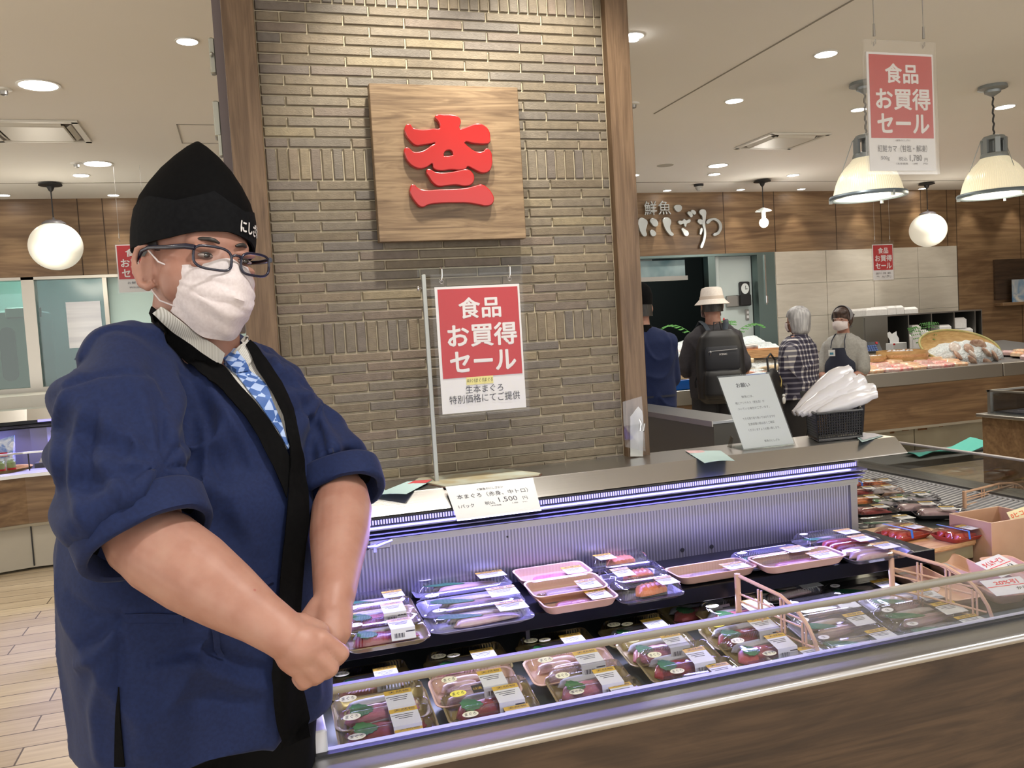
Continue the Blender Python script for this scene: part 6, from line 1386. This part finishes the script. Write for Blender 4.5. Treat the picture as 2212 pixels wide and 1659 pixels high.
for j in range(14):
    x, y = 7.55+.17*(j % 5), 6.72+.14*(j//5); o = obj('wrapped_tray', G().loft([rr(.16, .12, 0, .015), rr(.165, .125, .03, .015), rr(.12, .09, .05, .015)], X=Matrix.Translation((x, y, bed(x, y)+.01)) @ Euler((.09, .1*((j % 3)-1), .1*j)).to_matrix().to_4x4()), PKM[2] if j % 2 else FISH['pale'], sm=40); tag(o, 'wrapped tray right of the scallop basket, %s row, %s' % (['front', 'middle', 'rear'][j//5], ['nearest the scallops', 'second over', 'middle one', 'fourth over', 'farthest right'][j % 5]), 'fish pack', 'wrapped trays right of the scallops')
# steel shelf unit with foam boxes
t = thing('steel_shelf_unit', 'open stainless shelf unit of compartments on the back counter', 'shelf', (7.34, 7.95, .95))
SU = steel('shelf_steel', (.30, .29, .27), .45, 'Z')
g = G(); g.bx(6.52, 8.17, 7.9, 8.3, 1.385, 1.40); g.bx(6.52, 8.17, 7.9, 8.3, .96, .975); obj('board', g, SU, t, sm=0)
for x in (6.52, 6.83, 7.12, 7.44, 7.76, 8.06, 8.155): obj('partition', G().bx(x, x+.012, 7.9, 8.3, .975, 1.385), SU, t, sm=0)
obj('door_panel', G().bx(6.53, 6.83, 7.885, 7.90, .975, 1.385), SU, t, sm=0); obj('back', G().bx(6.52, 8.17, 8.29, 8.3, .97, 1.39), BLK, t, sm=0)
obj('stand', G().bx(6.6, 8.1, 7.95, 8.28, 0, .96), M('cabinet_grey'), t, sm=0)
FO = noisy('foam_white', (.74, .73, .72), (.80, .80, .79), 40, .6)
fb = [('flat foam box on the shelf unit, leftmost', 6.58, 6.86, 1.402, 1.49), ('flat foam box on the shelf unit, second', 6.865, 6.98, 1.402, 1.50), ('flat foam box on the shelf unit, third', 6.985, 7.09, 1.402, 1.50), ('smaller flat foam box on the shelf unit, rightmost', 7.10, 7.28, 1.402, 1.475),
      ('short foam box stack in second compartment, left', 7.135, 7.19, .977, 1.17), ('tall foam box stack in second compartment', 7.195, 7.31, .977, 1.27), ('middle foam box stack in second compartment, right', 7.315, 7.42, .977, 1.21), ('foam box stack in third compartment, left', 7.46, 7.57, .977, 1.19), ('taller foam box stack in third compartment, right', 7.575, 7.74, .977, 1.25),
      ('foam box on top in the fourth compartment', 7.78, 7.96, 1.20, 1.32), ('wide foam box in the fourth compartment', 7.78, 8.05, .977, 1.198)]
for lb, x0, x1, z0, z1 in fb:
    w = x1-x0; h = z1-z0; o = obj('foam_box', G().loft([[(x0, 7.92, z0), (x1, 7.92, z0), (x1, 8.22, z0), (x0, 8.22, z0)], [(x0, 7.92, z1-.025), (x1, 7.92, z1-.025), (x1, 8.22, z1-.025), (x0, 8.22, z1-.025)], [(x0+.02, 7.94, z1), (x1-.02, 7.94, z1), (x1-.02, 8.2, z1), (x0+.02, 8.2, z1)]]), FO, sm=0); tag(o, lb, 'box', 'white foam boxes of the shelf unit')
t = thing('weighing_scale', 'counter scale with dark blue keypad left of the shelf unit', 'scale', (6.2, 7.6, 1.0))
obj('body', G().bx(5.98, 6.40, 7.5, 7.85, .985, 1.03, .01), M('scale_grey', (.35, .35, .33), .5), t); SX = Matrix.Translation((6.2, 7.52, 1.075)) @ Matrix.Rotation(-.5, 4, 'X')
obj('console', G().box((0, 0, 0), (.42, .02, .12), X=SX, ch=.004), M('scale_dark', (.02, .025, .035), .3), t); g = G()
for i in range(6):
    for j in range(3): g.box((-.0+.028*i, -.012, -.04+.025*j), (.020, .006, .018), X=SX)
obj('keys', g, M('key_blue', (.06, .12, .35), .4), t, sm=0); obj('display', G().box((-.09, -.012, .035), (.14, .004, .025), X=SX), M('lcd', (.25, .32, .28), .2), t, sm=0)
obj('button_red', G().box((.17, -.012, .04), (.025, .006, .025), X=SX), RED, t, sm=0)
t = thing('tissue_box', 'white tissue box with red corners in front of the shelf unit', 'box', (6.68, 7.62, .98))
obj('carton', G().bx(6.60, 6.78, 7.55, 7.66, 1.0, 1.10, .003), LBW, t); obj('corner_print', G().bx(6.60, 6.625, 7.546, 7.55, 1.08, 1.098).bx(6.76, 6.78, 7.546, 7.55, 1.0, 1.03), RED, t, sm=0); obj('stand_block', G().bx(6.58, 6.84, 7.52, 7.72, .95, .999), SSD, t, sm=0)
g = G(); g.sheet([[Vector((6.62+.03*i+.01*math.sin(j*2), 7.62+.01*j, 1.09+.04*j+.015*math.sin(i*2.1))) for i in range(5)] for j in range(4)]); obj('tissue', g, LBW, t, sm=80)
# ================================================================== low case and counter at the left
t = thing('side_display_case', 'low walnut fronted display case at the far left', 'display case', (-1.7, 6.9, 0))
def runp(g, path, prof):
    """profile (offset towards the room, z) along a 2-D path"""
    rings = []
    for i, (x, y) in enumerate(path):
        a = Vector(path[max(i-1, 0)]); b = Vector(path[min(i+1, len(path)-1)]); d = (b-a).normalized(); n_ = Vector((d.y, -d.x)); rings.append([(x+n_.x*o, y+n_.y*o, z) for o, z in prof])
    g.loft(rings)
path = [(-3.2, 6.05), (-2.5, 6.32), (-1.95, 6.53), (-1.5, 6.65), (-.9, 6.66), (.0, 6.66)]
g = G(); runp(g, path, [(0, .33), (0, .66), (-.05, .66), (-.05, .33)]); obj('wood_front', g, WD, t, sm=0)
g = G(); runp(g, path, [(.02, .66), (.02, .685), (-.12, .70), (-.12, .66)]); obj('ledge', g, SS, t, sm=30)
g = G(); runp(g, path, [(.006, .315), (.012, .335), (-.05, .335), (-.05, .315)]); obj('kick_rail', g, M('rail_pale'), t, sm=0)
g = G(); runp(g, path, [(-.04, .02), (-.04, .315), (-.08, .315), (-.08, .02)]); obj('kick_panel', g, noisy('kick_beige', (.42, .39, .33), (.48, .45, .38), 2, .5), t, sm=0)
for x, y in ((-1.5, 6.695), (-1.95, 6.57)): obj('panel_gap', G().bx(x-.004, x+.004, y-.012, y, .03, .31), BLK, t, sm=0)
g = G(); runp(g, path, [(-.02, .70), (-.02, .825), (-.025, .825), (-.025, .70)]); obj('front_glass', g, ACR, t, sm=0)
g = G(); runp(g, path, [(-.015, .82), (-.015, .832), (-.03, .832), (-.03, .82)]); obj('glass_rail', g, SS, t, sm=0)
obj('glass_joint', G().bx(-1.475, -1.468, 6.67, 6.68, .70, .83), BLK, t, sm=0)
g = G(); runp(g, path, [(-.12, .64), (-.12, .655), (-.62, .655), (-.62, .64)]); obj('deck', g, M('deck_violet', (.10, .10, .14), .4), t, sm=0)
g = G(); runp(g, path, [(-.62, .64), (-.62, .98), (-.64, .98), (-.64, .64)]); obj('back_panel', g, M('back_violet', (.22, .21, .27), .4, .4), t, sm=0)
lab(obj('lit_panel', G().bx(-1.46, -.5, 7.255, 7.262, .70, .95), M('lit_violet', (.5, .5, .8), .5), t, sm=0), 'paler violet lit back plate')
g = G(); runp(g, path, [(-.52, .975), (-.52, .985), (-.64, .985), (-.64, .975)]); runp(g, path, [(-.54, .955), (-.54, .96), (-.64, .96), (-.64, .955)]); obj('track_slat', g, BLK, t, sm=0)
lab(obj('honeycomb', G().bx(-1.5, 0, 7.18, 7.19, 1.0, 1.02), RIBV, t, sm=0), 'violet lit air slots')
g = G(); runp(g, path, [(-.48, 1.02), (-.55, 1.10), (-.95, 1.10), (-.95, 1.02)]); obj('hood_top', g, steel('hood_bright', (.66, .64, .60), .3), t, sm=0)
g = G(); runp(g, path, [(-.90, 1.10), (-.90, 1.19), (-1.6, 1.19), (-1.6, 1.10)]); obj('upper_shelf', g, M('shelf_beige', (.62, .60, .53), .4), t, sm=0)
g = G(); runp(g, path, [(-.64, .02), (-.64, 1.02), (-.95, 1.02), (-.95, .02)]); obj('cabinet', g, M('cabinet_grey'), t, sm=0)
lamp('side_case_led_lamp', 'AREA', (-1.7, 7.08, .98), 7, (.50, .46, 1), (-1.7, 6.9, .6), shape='RECTANGLE', size=2.2, size_y=.03)
t = thing('snack_bag', 'blue white snack bag standing in the side case, nearer one', 'bag', (-1.72, 6.95, .66), group='blue snack bags'); SN = noisy('bag_print', (.12, .22, .55), (.70, .74, .82), 14, .3, 3, dist=1.5)
for k, (x, lbx) in enumerate(((-1.70, 0), (-1.83, 1))):
    if k: t = thing('snack_bag', 'blue white snack bag standing in the side case, further left', 'bag', (x, 7.0, .66), group='blue snack bags')
    obj('pouch', G().loft([[(x-.06, 6.98+.03*k, .66), (x+.06, 6.98+.03*k, .66), (x+.06, 7.03+.03*k, .66), (x-.06, 7.03+.03*k, .66)], [(x-.065, 6.96+.03*k, .78), (x+.065, 6.96+.03*k, .78), (x+.065, 7.04+.03*k, .78), (x-.065, 7.04+.03*k, .78)], [(x-.04, 7.0+.03*k, .90), (x+.08, 7.0+.03*k, .93), (x+.08, 7.01+.03*k, .93), (x-.04, 7.01+.03*k, .90)]]), SN, t, sm=40)
    obj('red_print', G().box((x+.01, 6.955+.03*k, .80), (.05, .004, .03)), RED, t, sm=0)
t = thing('wicker_tray', 'round light wicker tray holding jars in the side case', 'tray', (-1.66, 6.86, .66)); obj('tray', G().lathe([(0, 0), (.15, 0), (.165, .035), (.17, .04), (.155, .036), (.14, .01), (0, .01)], 36, (-1.66, 6.86, .672), cap=False), MATS['light_pine'], t)
for k, (x, y) in enumerate(((-1.74, 6.84), (-1.68, 6.80), (-1.62, 6.84), (-1.70, 6.90))):
    t = thing('glass_jar', 'small jar of red and green on the wicker tray, '+['rear left', 'front', 'right', 'back'][k], 'jar', (x, y, .684), group='jars on the wicker tray'); obj('jar', G().lathe([(.026, 0), (.028, .01), (.028, .07), (.02, .08)], 18), M('jar_green', (.30, .40, .20), .15), t, world=False); obj('red_filling', G().lathe([(.0285, .004), (.0288, .03)], 18, cap=False), RED, t, world=False); obj('lid', G().lathe([(.022, .08), (.022, .092)], 18), M('lid_pale', (.5, .6, .5), .3), t, world=False)
t = thing('rice_ball_pack', 'navy box with wrapped rice snacks at the right of the wicker tray', 'pack', (-1.36, 6.88, .66)); obj('navy_box', G().bx(-1.47, -1.28, 6.82, 6.95, .657, .73), M('box_navy', (.02, .02, .07), .4), t, sm=0)
g = G(); 
for k in range(4): g.prism([(0, 0), (.05, 0), (.025, .045)], .04, Matrix.Translation((-1.45+.045*k, 6.90, .73)) @ XZ)
obj('wrapped_snack', g, noisy('snack_wrap', (.6, .25, .1), (.8, .8, .78), 20, .2), t, sm=0)
# far right glass case
t = thing('far_display_case', 'walnut island case with glass sides at the right edge', 'display case', (5.2, 4.3, 0))
A0 = at_z(2107, 893, .80); bx0, by0 = A0.x, A0.y
obj('wood_front', G().bx(bx0+.03, 6.4, by0-.75, by0-.02, .05, .78), WD, t, sm=0); obj('ledge', G().bx(bx0, 6.4, by0-.78, by0, .78, .80, .003), SS, t, sm=0)
g = G(); g.bx(bx0+.06, bx0+.065, by0-.72, by0-.05, .80, .93); g.bx(bx0+.06, 6.3, by0-.72, by0-.715, .80, .93); g.bx(bx0+.06, 6.3, by0-.055, by0-.05, .80, .93); obj('glass_panel', g, ACR, t, sm=0)
g = G(); g.bx(bx0+.05, bx0+.075, by0-.73, by0-.04, .93, .94); g.bx(bx0+.05, 6.3, by0-.735, by0-.71, .93, .94); g.bx(bx0+.05, 6.3, by0-.06, by0-.035, .93, .94); g.bx(bx0+.052, bx0+.072, by0-.06, by0-.04, .80, .93); g.bx(bx0+.052, bx0+.072, by0-.73, by0-.71, .80, .93); obj('rail', g, SSD, t, sm=0)
obj('deck', G().bx(bx0+.08, 6.3, by0-.7, by0-.07, .802, .812), M('deck_violet'), t, sm=0)
t = thing('cleaning_cloth', 'turquoise cloth lying on a low shelf behind the side leg', 'cloth', (3.6, 4.6, .5)); q0 = at_z(2025, 985, .45)
obj('cloth', G().sheet([[Vector((q0.x-.15+.14*i+.0*j, q0.y+.05*j+.03*math.sin(i), .46+.02*math.sin(i*1.3+j)+(.05 if i == 4 else 0))) for i in range(6)] for j in range(4)], .004), M('cloth_turquoise', (.10, .50, .44), .7), t, sm=70)
obj('ledge', G().bx(q0.x-.5, q0.x+.9, q0.y-.06, q0.y+.3, .40, .445), M('cabinet_grey'), t, sm=0)
# ================================================================== people in the background
def figure(lb, loc, rz, h, arms, shirt, trouser, sleeve='short', lean=0, slim=1.0, skin=None):
    """standing person; local +Y is where they face. arms = {side: (elbow, wrist)} for a 1.70 m body"""
    k = h/1.70; t = thing('person', lb, 'person', (loc[0], loc[1], 0), rz)
    S = Matrix.Scale(k, 4); w = slim; g = G(); g.X = S
    g.ell((0, 0, 1.60), (.074, .090, .105), n=22, m=16); g.ell((0, .03, 1.535), (.055, .055, .055), n=18, m=12); cap(g, (0, .085, 1.60), (0, .10, 1.565), .008, .013, 8)
    for s in (1, -1): g.ell((.077*s, -.005, 1.585), (.010, .020, .032), n=10, m=8)
    cap(g, (0, -.005, 1.54), (0, -.02, 1.42), .055, .06, 16); g.ell((0, 0, 1.28), (.155*w, .095, .20), n=24, m=14); g.ell((0, 0, 1.0), (.145*w, .10, .17), n=24, m=14)
    for s in (1, -1):
        cap(g, (.08*s, 0, .90), (.09*s, .01, .48), .078*w, .052, 14); cap(g, (.09*s, .01, .48), (.09*s, -.01, .09), .052, .035, 14); g.ell((.09*s, .05, .04), (.04, .12, .035), n=14, m=8)
        e, wr = Vector(arms[s][0]), Vector(arms[s][1]); sh = Vector((.145*s*w, -.01, 1.345)); cap(g, sh, e, .040, .04, 14); cap(g, e, wr, .04, .027, 14)
        d = (wr-e).normalized(); a = d.orthogonal().normalized(); g.ell(tuple(wr+d*.05), (.030, .030, .035), n=12, m=8)
        for q_ in range(4): b = wr+d*.06+a*(.014*(q_-1.5)); cap(g, b, b+d*.05+Vector((0, 0, -.012*q_*.3)), .0095, .008, 8)
        cap(g, wr+d*.03+a*.025, wr+d*.07+a*.045, .011, .009, 8)
    me = fuse(g, .0085, 3); finish('body', me, skin or SKIN, t)
    g = G(); g.X = S
    g.loft([sup(a*w, b, z, 0, 0, 36, 2.4) for z, a, b in ((.90, .175, .13), (1.0, .172, .128), (1.12, .168, .122), (1.26, .180, .118), (1.36, .180, .105), (1.42, .13, .085), (1.455, .075, .07))])
    for s in (1, -1):
        e, wr = Vector(arms[s][0]), Vector(arms[s][1]); sh = Vector((.145*s*w, -.01, 1.345))
        if sleeve == 'short': cap(g, sh, sh.lerp(e, .86), .058, .066, 16)
        else: cap(g, sh, e, .060, .058, 16); g.tube([e, e.lerp(wr, .5 if sleeve == 'roll' else .92)], [.058, .048], 16)
    me = fuse(g, .0095, 5); wrinkle(me, .008, (9, 9, 4), .001, 30, loc[0]); finish('shirt', me, shirt, t)
    g = G(); g.X = S
    for s in (1, -1): g.tube([(.08*s, 0, .98), (.085*s, 0, .8), (.092*s, .01, .48), (.092*s, 0, .08)], [.098*w, .092*w, .07, .065], 18)
    g.ell((0, 0, .96), (.150*w, .115, .09), n=24, m=10)
    me = fuse(g, .011, 4); finish('trousers', me, trouser, t)
    for s in (1, -1): obj('shoe', G().ell((.09*s*k, .05*k, .035), (.046, .13, .035)), M('shoe_black'), t, world=False, sm=60)
    return t, k, S
def hsheet(name, t, S, mat, a0, a1, zf, rf, n=28, m=10, th=.004, cz=1.60):
    g = G(); g.X = S; grid = []
    for i in range(m+1):
        v = i/m; row = []
        for j in range(n+1):
            a = rad(a0+(a1-a0)*j/n); z = zf(v, a); r = rf(v, a); row.append(Vector((r*.078/.09*math.cos(a), r*math.sin(a), z)))
        grid.append(row)
    g.sheet(grid, th); return obj(name, g, mat, t, world=False, sm=70)
def bgmask(t, S):
    g = G(); g.X = S; grid = []
    for i in range(9):
        v = i/8; row = []
        for j in range(17):
            u = -1+j/8; a = u*rad(64); row.append(Vector((.073*math.sin(a)/math.sin(rad(64)), (.104+.010*math.sin(v*PI)-.02*v*v)*math.cos(a)**.8, 1.578-.085*v+.012*(1-abs(u))*(1-v)+.02*abs(u)*v+.002*math.sin(v*20))))
        grid.append(row)
    g.sheet(grid, -.002); o = obj('mask', g, MASKM, t, world=False, sm=60)
    for s in (1, -1): obj('ear_loop', G().tube([S @ Vector((.070*s, .045, 1.57)), S @ Vector((.082*s, -.008, 1.60))], .0016, 5), MASKM, t, world=False)
NAVYC = M('navy_cloth', (.012, .016, .035), .8); CHAR = noisy('charcoal_tee', (.022, .02, .026), (.03, .027, .034), 60, .8); BLKC = M('black_cloth', (.010, .010, .013), .75)
# blue coat seen from behind
t, k, S = figure('person seen from behind in blue coat and black cap right beside the pillar', (2.55, 5.25), rad(-16), 1.67, {1: ((.20, .04, 1.10), (.10, .26, 1.02)), -1: ((-.22, .04, 1.10), (-.12, .26, 1.02))}, HB, BLKC, 'roll', slim=1.22)
hsheet('hair', t, S, HAIR, -200, 20, lambda v, a: 1.535+.14*v, lambda v, a: .0925 if v < .9 else .088)
g = G(); g.X = S; g.loft([sup(a, b, z, 0, 0, 40, 2.0) for z, a, b in ((1.615, .084, .099), (1.68, .086, .10), (1.73, .072, .085), (1.76, .04, .05), (1.775, .008, .01))]); obj('cap', g, HK, t, world=False, sm=70)
g = G(); g.X = S; g.loft([sup(a, b, z, 0, -.012, 30, 2.0) for z, a, b in ((1.40, .085, .075), (1.46, .070, .066), (1.478, .066, .062))], cap=False); obj('collar', g, HK, t, world=False, sm=70)
g = G(); g.X = S; g.loft([sup(.172*1.22, .132, z, 0, 0, 40, 2.4) for z in (.985, 1.0)], cap=False); obj('waist_seam', g, NAVYC, t, world=False, sm=70)
# bucket hat and backpack
t, k, S = figure('person from behind in dark tee, white bucket hat and black backpack', (3.31, 5.62), rad(-20), 1.67, {1: ((.22, .0, 1.10), (.15, .22, 1.02)), -1: ((-.22, .02, 1.10), (-.12, .24, 1.05))}, CHAR, BLKC, slim=1.08)
hsheet('hair', t, S, HAIR, -205, 25, lambda v, a: 1.545+.10*v, lambda v, a: .0925)
HATM = noisy('hat_white', (.66, .60, .56), (.72, .67, .63), 120, .8, 2, bs=.1); g = G(); g.X = S
g.loft([sup(a, b, z, 0, 0, 40, 2.0) for z, a, b in ((1.600, .128, .142), (1.604, .127, .141), (1.640, .090, .104), (1.665, .084, .099), (1.705, .078, .093), (1.722, .070, .084), (1.730, .045, .055))]); me_h = obj('bucket_hat', g, HATM, t, world=False, sm=45)
g = G(); g.X = S; g.loft([sup(a, b, z, 0, 0, 40, 2.0) for z, a, b in ((1.638, .0925, .1065), (1.662, .0865, .1015))], cap=False); lab(obj('hat_band', g, M('hat_beige', (.52, .44, .38), .8), t, world=False), 'beige hat band')
bgmask(t, S)
for s in (1, -1): g = G(); g.X = S; g.tube([(.03*s, .098, 1.60), (.065*s, .075, 1.605), (.080*s, .0, 1.602)], .003, 6); obj('spectacle_arm', g, GF, t, world=False)
bp = obj('backpack', fuse((lambda g: (g.loft([sup(a, b, z, 0, -.21, 32, 3.2) for z, a, b in ((.86, .12, .06), (.90, .165, .09), (1.05, .172, .10), (1.25, .165, .095), (1.34, .14, .075), (1.385, .09, .045))]), g.loft([sup(a, b, z, 0, -.30, 28, 3.0) for z, a, b in ((.90, .12, .03), (.93, .14, .045), (1.07, .135, .045), (1.10, .12, .03))]), g)[2])(G()), .009, 5), noisy('backpack_black', (.008, .009, .013), (.014, .015, .02), 90, .6), None, world=False, sm=80)
bp.location = t.location; bp.rotation_euler = t.rotation_euler; tag(bp, 'black zipped backpack worn by the person in the bucket hat', 'backpack')
bx_ = lambda n, g, m: obj(n, g, m, bp, world=False, sm=50)
bx_('front_pocket', G().loft([sup(a, b, z, 0, -.292, 28, 4) for z, a, b in ((1.10, .11, .02), (1.12, .125, .03), (1.24, .12, .03), (1.27, .105, .018))]), M('pocket_black', (.014, .016, .024), .6))
bx_('zip', G().tube([(-.10, -.327, 1.235), (-.05, -.330, 1.240), (.05, -.331, 1.244), (.10, -.328, 1.247)], .0025, 6), M('zip_grey', (.25, .25, .26), .4, .5)); bx_('zip_pull', G().tube([(-.085, -.333, 1.24), (-.088, -.336, 1.225), (-.092, -.334, 1.212)], .004, 6), CHROME)
g = G(); text(g, 'SCENIC', .0, 1.215, h=.012, w=.055, bold=.03, X=Matrix.Translation((0, -.334, 0)) @ XZ); bx_('logo_lettering', g, LETW)
for s in (1, -1): bx_('shoulder_strap', G().tube([(.05*s, -.16, 1.36), (.075*s, -.10, 1.425), (.09*s, -.02, 1.45), (.105*s, .08, 1.40), (.12*s, .12, 1.25)], .02, 8, flat=.4), M('strap_navy', (.02, .03, .045), .7))
bx_('grab_loop', G().tube([(-.03, -.17, 1.385), (-.02, -.15, 1.44), (.02, -.15, 1.44), (.03, -.17, 1.385)], .006, 6), BLKC); bx_('side_strap', G().tube([(-.17, -.2, 1.06), (-.185, -.21, 1.02), (-.18, -.2, .98)], .008, 6), BLKC)
# plaid shirt, grey hair
PLD = M('plaid_shirt', (.4, .4, .4), .8)
def _pl():
    N, L = nodes_of(PLD); tc = N.new('ShaderNodeTexCoord'); s = N.new('ShaderNodeSeparateXYZ'); L.new(tc.outputs['Object'], s.inputs[0])
    def band(o, sc, ph=0):
        a = N.new('ShaderNodeMath'); a.operation = 'MULTIPLY_ADD'; a.inputs[1].default_value = sc; a.inputs[2].default_value = ph; L.new(o, a.inputs[0]); b = N.new('ShaderNodeMath'); b.operation = 'SINE'; L.new(a.outputs[0], b.inputs[0])
        return ramp(PLD, b.outputs[0], [(.44, (0, 0, 0)), (.56, (1, 1, 1))])
    sx = N.new('ShaderNodeMath'); sx.operation = 'ADD'; L.new(s.outputs[0], sx.inputs[0]); m2 = N.new('ShaderNodeMath'); m2.operation = 'MULTIPLY'; m2.inputs[1].default_value = .8; L.new(s.outputs[1], m2.inputs[0]); L.new(m2.outputs[0], sx.inputs[1])
    a, b = band(sx.outputs[0], 150), band(s.outputs[2], 150)
    c = mixc(PLD, a, (.012, .009, .028), (.12, .115, .15)); d = mixc(PLD, a, (.12, .115, .15), (.50, .48, .47)); setc(PLD, mixc(PLD, b, c, d))
_pl()
t, k, S = figure('person with grey bobbed hair in navy and white plaid shirt', (4.20, 5.85), rad(26), 1.505, {1: ((.20, .04, 1.08), (.12, .26, 1.00)), -1: ((-.21, .04, 1.08), (-.12, .27, .98))}, PLD, BLKC, 'long', slim=1.36)
GH = noisy('grey_hair', (.20, .20, .215), (.42, .42, .44), 45, .5, 4, bs=.8, bd=.004, stretch=(1, 1, .12))
me = fuse((lambda g: (g.ell((0, -.015, 1.635), (.096, .108, .095), n=26, m=18), g.loft([sup(a, b, z, 0, -.03, 30, 2.0) for z, a, b in ((1.475, .070, .060), (1.50, .086, .075), (1.56, .096, .086), (1.62, .098, .09))]), g)[2])(G()), .008, 3)
for v in me.vertices:
    if v.co.y > .045 and v.co.z < 1.63: v.co.y = .045+(v.co.y-.045)*.1
    v.co += Vector((v.co.x, v.co.y, 0)).normalized()*.006*mn.noise(Vector((math.atan2(v.co.y, v.co.x)*9, v.co.z*3, 0))); v.co = v.co*k
finish('hair', me, GH, t); bgmask(t, S)
g = G(); g.X = S; g.loft([sup(a, b, z, 0, -.012, 30, 2.0) for z, a, b in ((1.40, .11, .09), (1.455, .082, .074), (1.475, .080, .072))], cap=False); obj('collar', g, PLD, t, world=False, sm=70)
o = obj('handbag', fuse((lambda g: (g.loft([sup(a, b, z, 0, 0, 24, 2.6) for z, a, b in ((0, .13, .04), (.05, .15, .06), (.2, .13, .055), (.3, .08, .035), (.34, .03, .02))]), g)[1])(G()), .01, 4), BLKC, None, world=False, sm=80); o.location = (3.86, 5.72, .72); o.rotation_euler = (0, 0, .5); tag(o, 'slouchy black handbag hanging on the arm of the plaid shirt person', 'bag')
obj('handle', G().tube([(-.05, 0, .30), (-.03, .02, .42), (.05, .03, .45), (.10, .02, .40), (.06, 0, .30)], .008, 7), BLKC, o, world=False); obj('gold_charm', G().tube([(.03, -.05, .28), (.045, -.055, .24), (.03, -.055, .20), (.05, -.05, .18), (.035, -.05, .22)], .004, 6), M('gold', (.6, .45, .15), .3, .9), o, world=False); obj('white_charm', G().ell((.06, -.06, .09), (.022, .012, .03)).ell((.06, -.06, .125), (.016, .012, .014)), LBW, o, world=False)
# shop assistant facing the camera
GREYS = noisy('grey_uniform', (.25, .245, .235), (.30, .295, .28), 70, .8)
t, k, S = figure('shop assistant in grey shirt, navy apron, grey kerchief and mask, turned to customer', (4.84, 6.12), rad(118), 1.485, {1: ((.22, .05, 1.08), (.02, .24, 1.02)), -1: ((-.21, .06, 1.09), (-.02, .27, 1.00))}, GREYS, NAVYC, slim=1.08)
DB = noisy('brown_hair', (.022, .012, .009), (.06, .032, .024), 60, .5, 3, bs=.5, stretch=(1, 1, .2))
me = fuse((lambda g: (g.ell((0, -.012, 1.64), (.088, .104, .088), n=26, m=18), g.ell((.078, -.005, 1.60), (.018, .04, .055)), g.ell((-.078, -.005, 1.60), (.018, .04, .055)), g.ell((0, -.045, 1.58), (.075, .055, .07)), g.ell((0, .055, 1.665), (.068, .045, .035)), g)[5])(G()), .007, 3)
for v in me.vertices: v.co += v.normal*.003*mn.noise(Vector((math.atan2(v.co.y, v.co.x)*12, v.co.z*4, 3))); v.co = v.co*k
finish('hair', me, DB, t); bgmask(t, S)
g = G(); g.X = S; grid = []
for i in range(9):
    v = i/8; grid.append([Vector(((.096-.02*v*v)*math.cos(a)*(1 if v < .6 else 1-.5*(v-.6)), .035-.125*v*1.05-.02*abs(math.sin(a)), 1.62+.118*math.sin(a)*(1-.35*v*v))) for a in [rad(-12+204*j/18) for j in range(19)]])
g.sheet(grid, .004); obj('kerchief', g, M('kerchief_grey', (.20, .20, .22), .8), t, world=False, sm=70)
g = G(); g.X = S; g.sheet([[Vector((-.04, -.09, 1.66)), Vector((0, -.115, 1.67)), Vector((.04, -.09, 1.66))], [Vector((-.05, -.16, 1.64)), Vector((0, -.17, 1.66)), Vector((.03, -.15, 1.64))], [Vector((-.02, -.20, 1.60)), Vector((.0, -.21, 1.61)), Vector((.015, -.19, 1.58))]], .006); g.sheet([[Vector((-.03, -.10, 1.60)), Vector((.03, -.10, 1.60))], [Vector((-.035, -.13, 1.52)), Vector((.02, -.125, 1.50))]], .004); obj('kerchief_tail', g, MATS['kerchief_grey'], t, world=False, sm=70)
for s in (1, -1):
    g = G(); g.X = S; g.tube([(.033*s+.026*math.cos(a), .100-.1*(.026*math.cos(a)*s+.02), 1.597+.019*math.sin(a)) for a in [k_*PI/9 for k_ in range(19)]], .0016, 5); obj('spectacle_rim', g, SSD, t, world=False)
    g = G(); g.X = S; g.ell((.033*s, .088, 1.600), (.011, .005, .003)); obj('eye', g, EI, t, world=False)
g = G(); g.X = S; grid = []
for i in range(16):
    z = 1.33-.50*i/15; w_ = .085+.10*min(1, i/5) if i < 5 else .18+.01*(i-5)/10; grid.append([Vector((w_*math.sin(a)/1.0*1.02, .002+.134*math.cos(a)**.8, z)) for a in [rad(-72+144*j/14) for j in range(15)]])
g.sheet(grid, -.003); obj('apron', g, NAVYC, t, world=False, sm=70)
for s in (1, -1): g = G(); g.X = S; g.tube([(.07*s, .128, 1.33), (.062*s, .115, 1.40), (.055*s, .06, 1.455), (.045*s, .0, 1.47)], .008, 6, flat=.4); obj('apron_strap', g, NAVYC, t, world=False)
g = G(); g.X = S; g.box((.055, .140, 1.285), (.065, .004, .06)); nb = obj('name_badge', g, LBW, t, world=False, sm=0); g = G(); g.X = S; g.box((.055, .1435, 1.28), (.035, .002, .022)); obj('badge_print', g, M('badge_blue', (.05, .20, .30), .5), nb, world=False, sm=0)
g = G(); g.X = S; g.loft([sup(a, b, z, 0, -.008, 30, 2.0) for z, a, b in ((1.41, .10, .085), (1.452, .078, .07), (1.468, .074, .068))], cap=False); obj('collar', g, GREYS, t, world=False, sm=70)
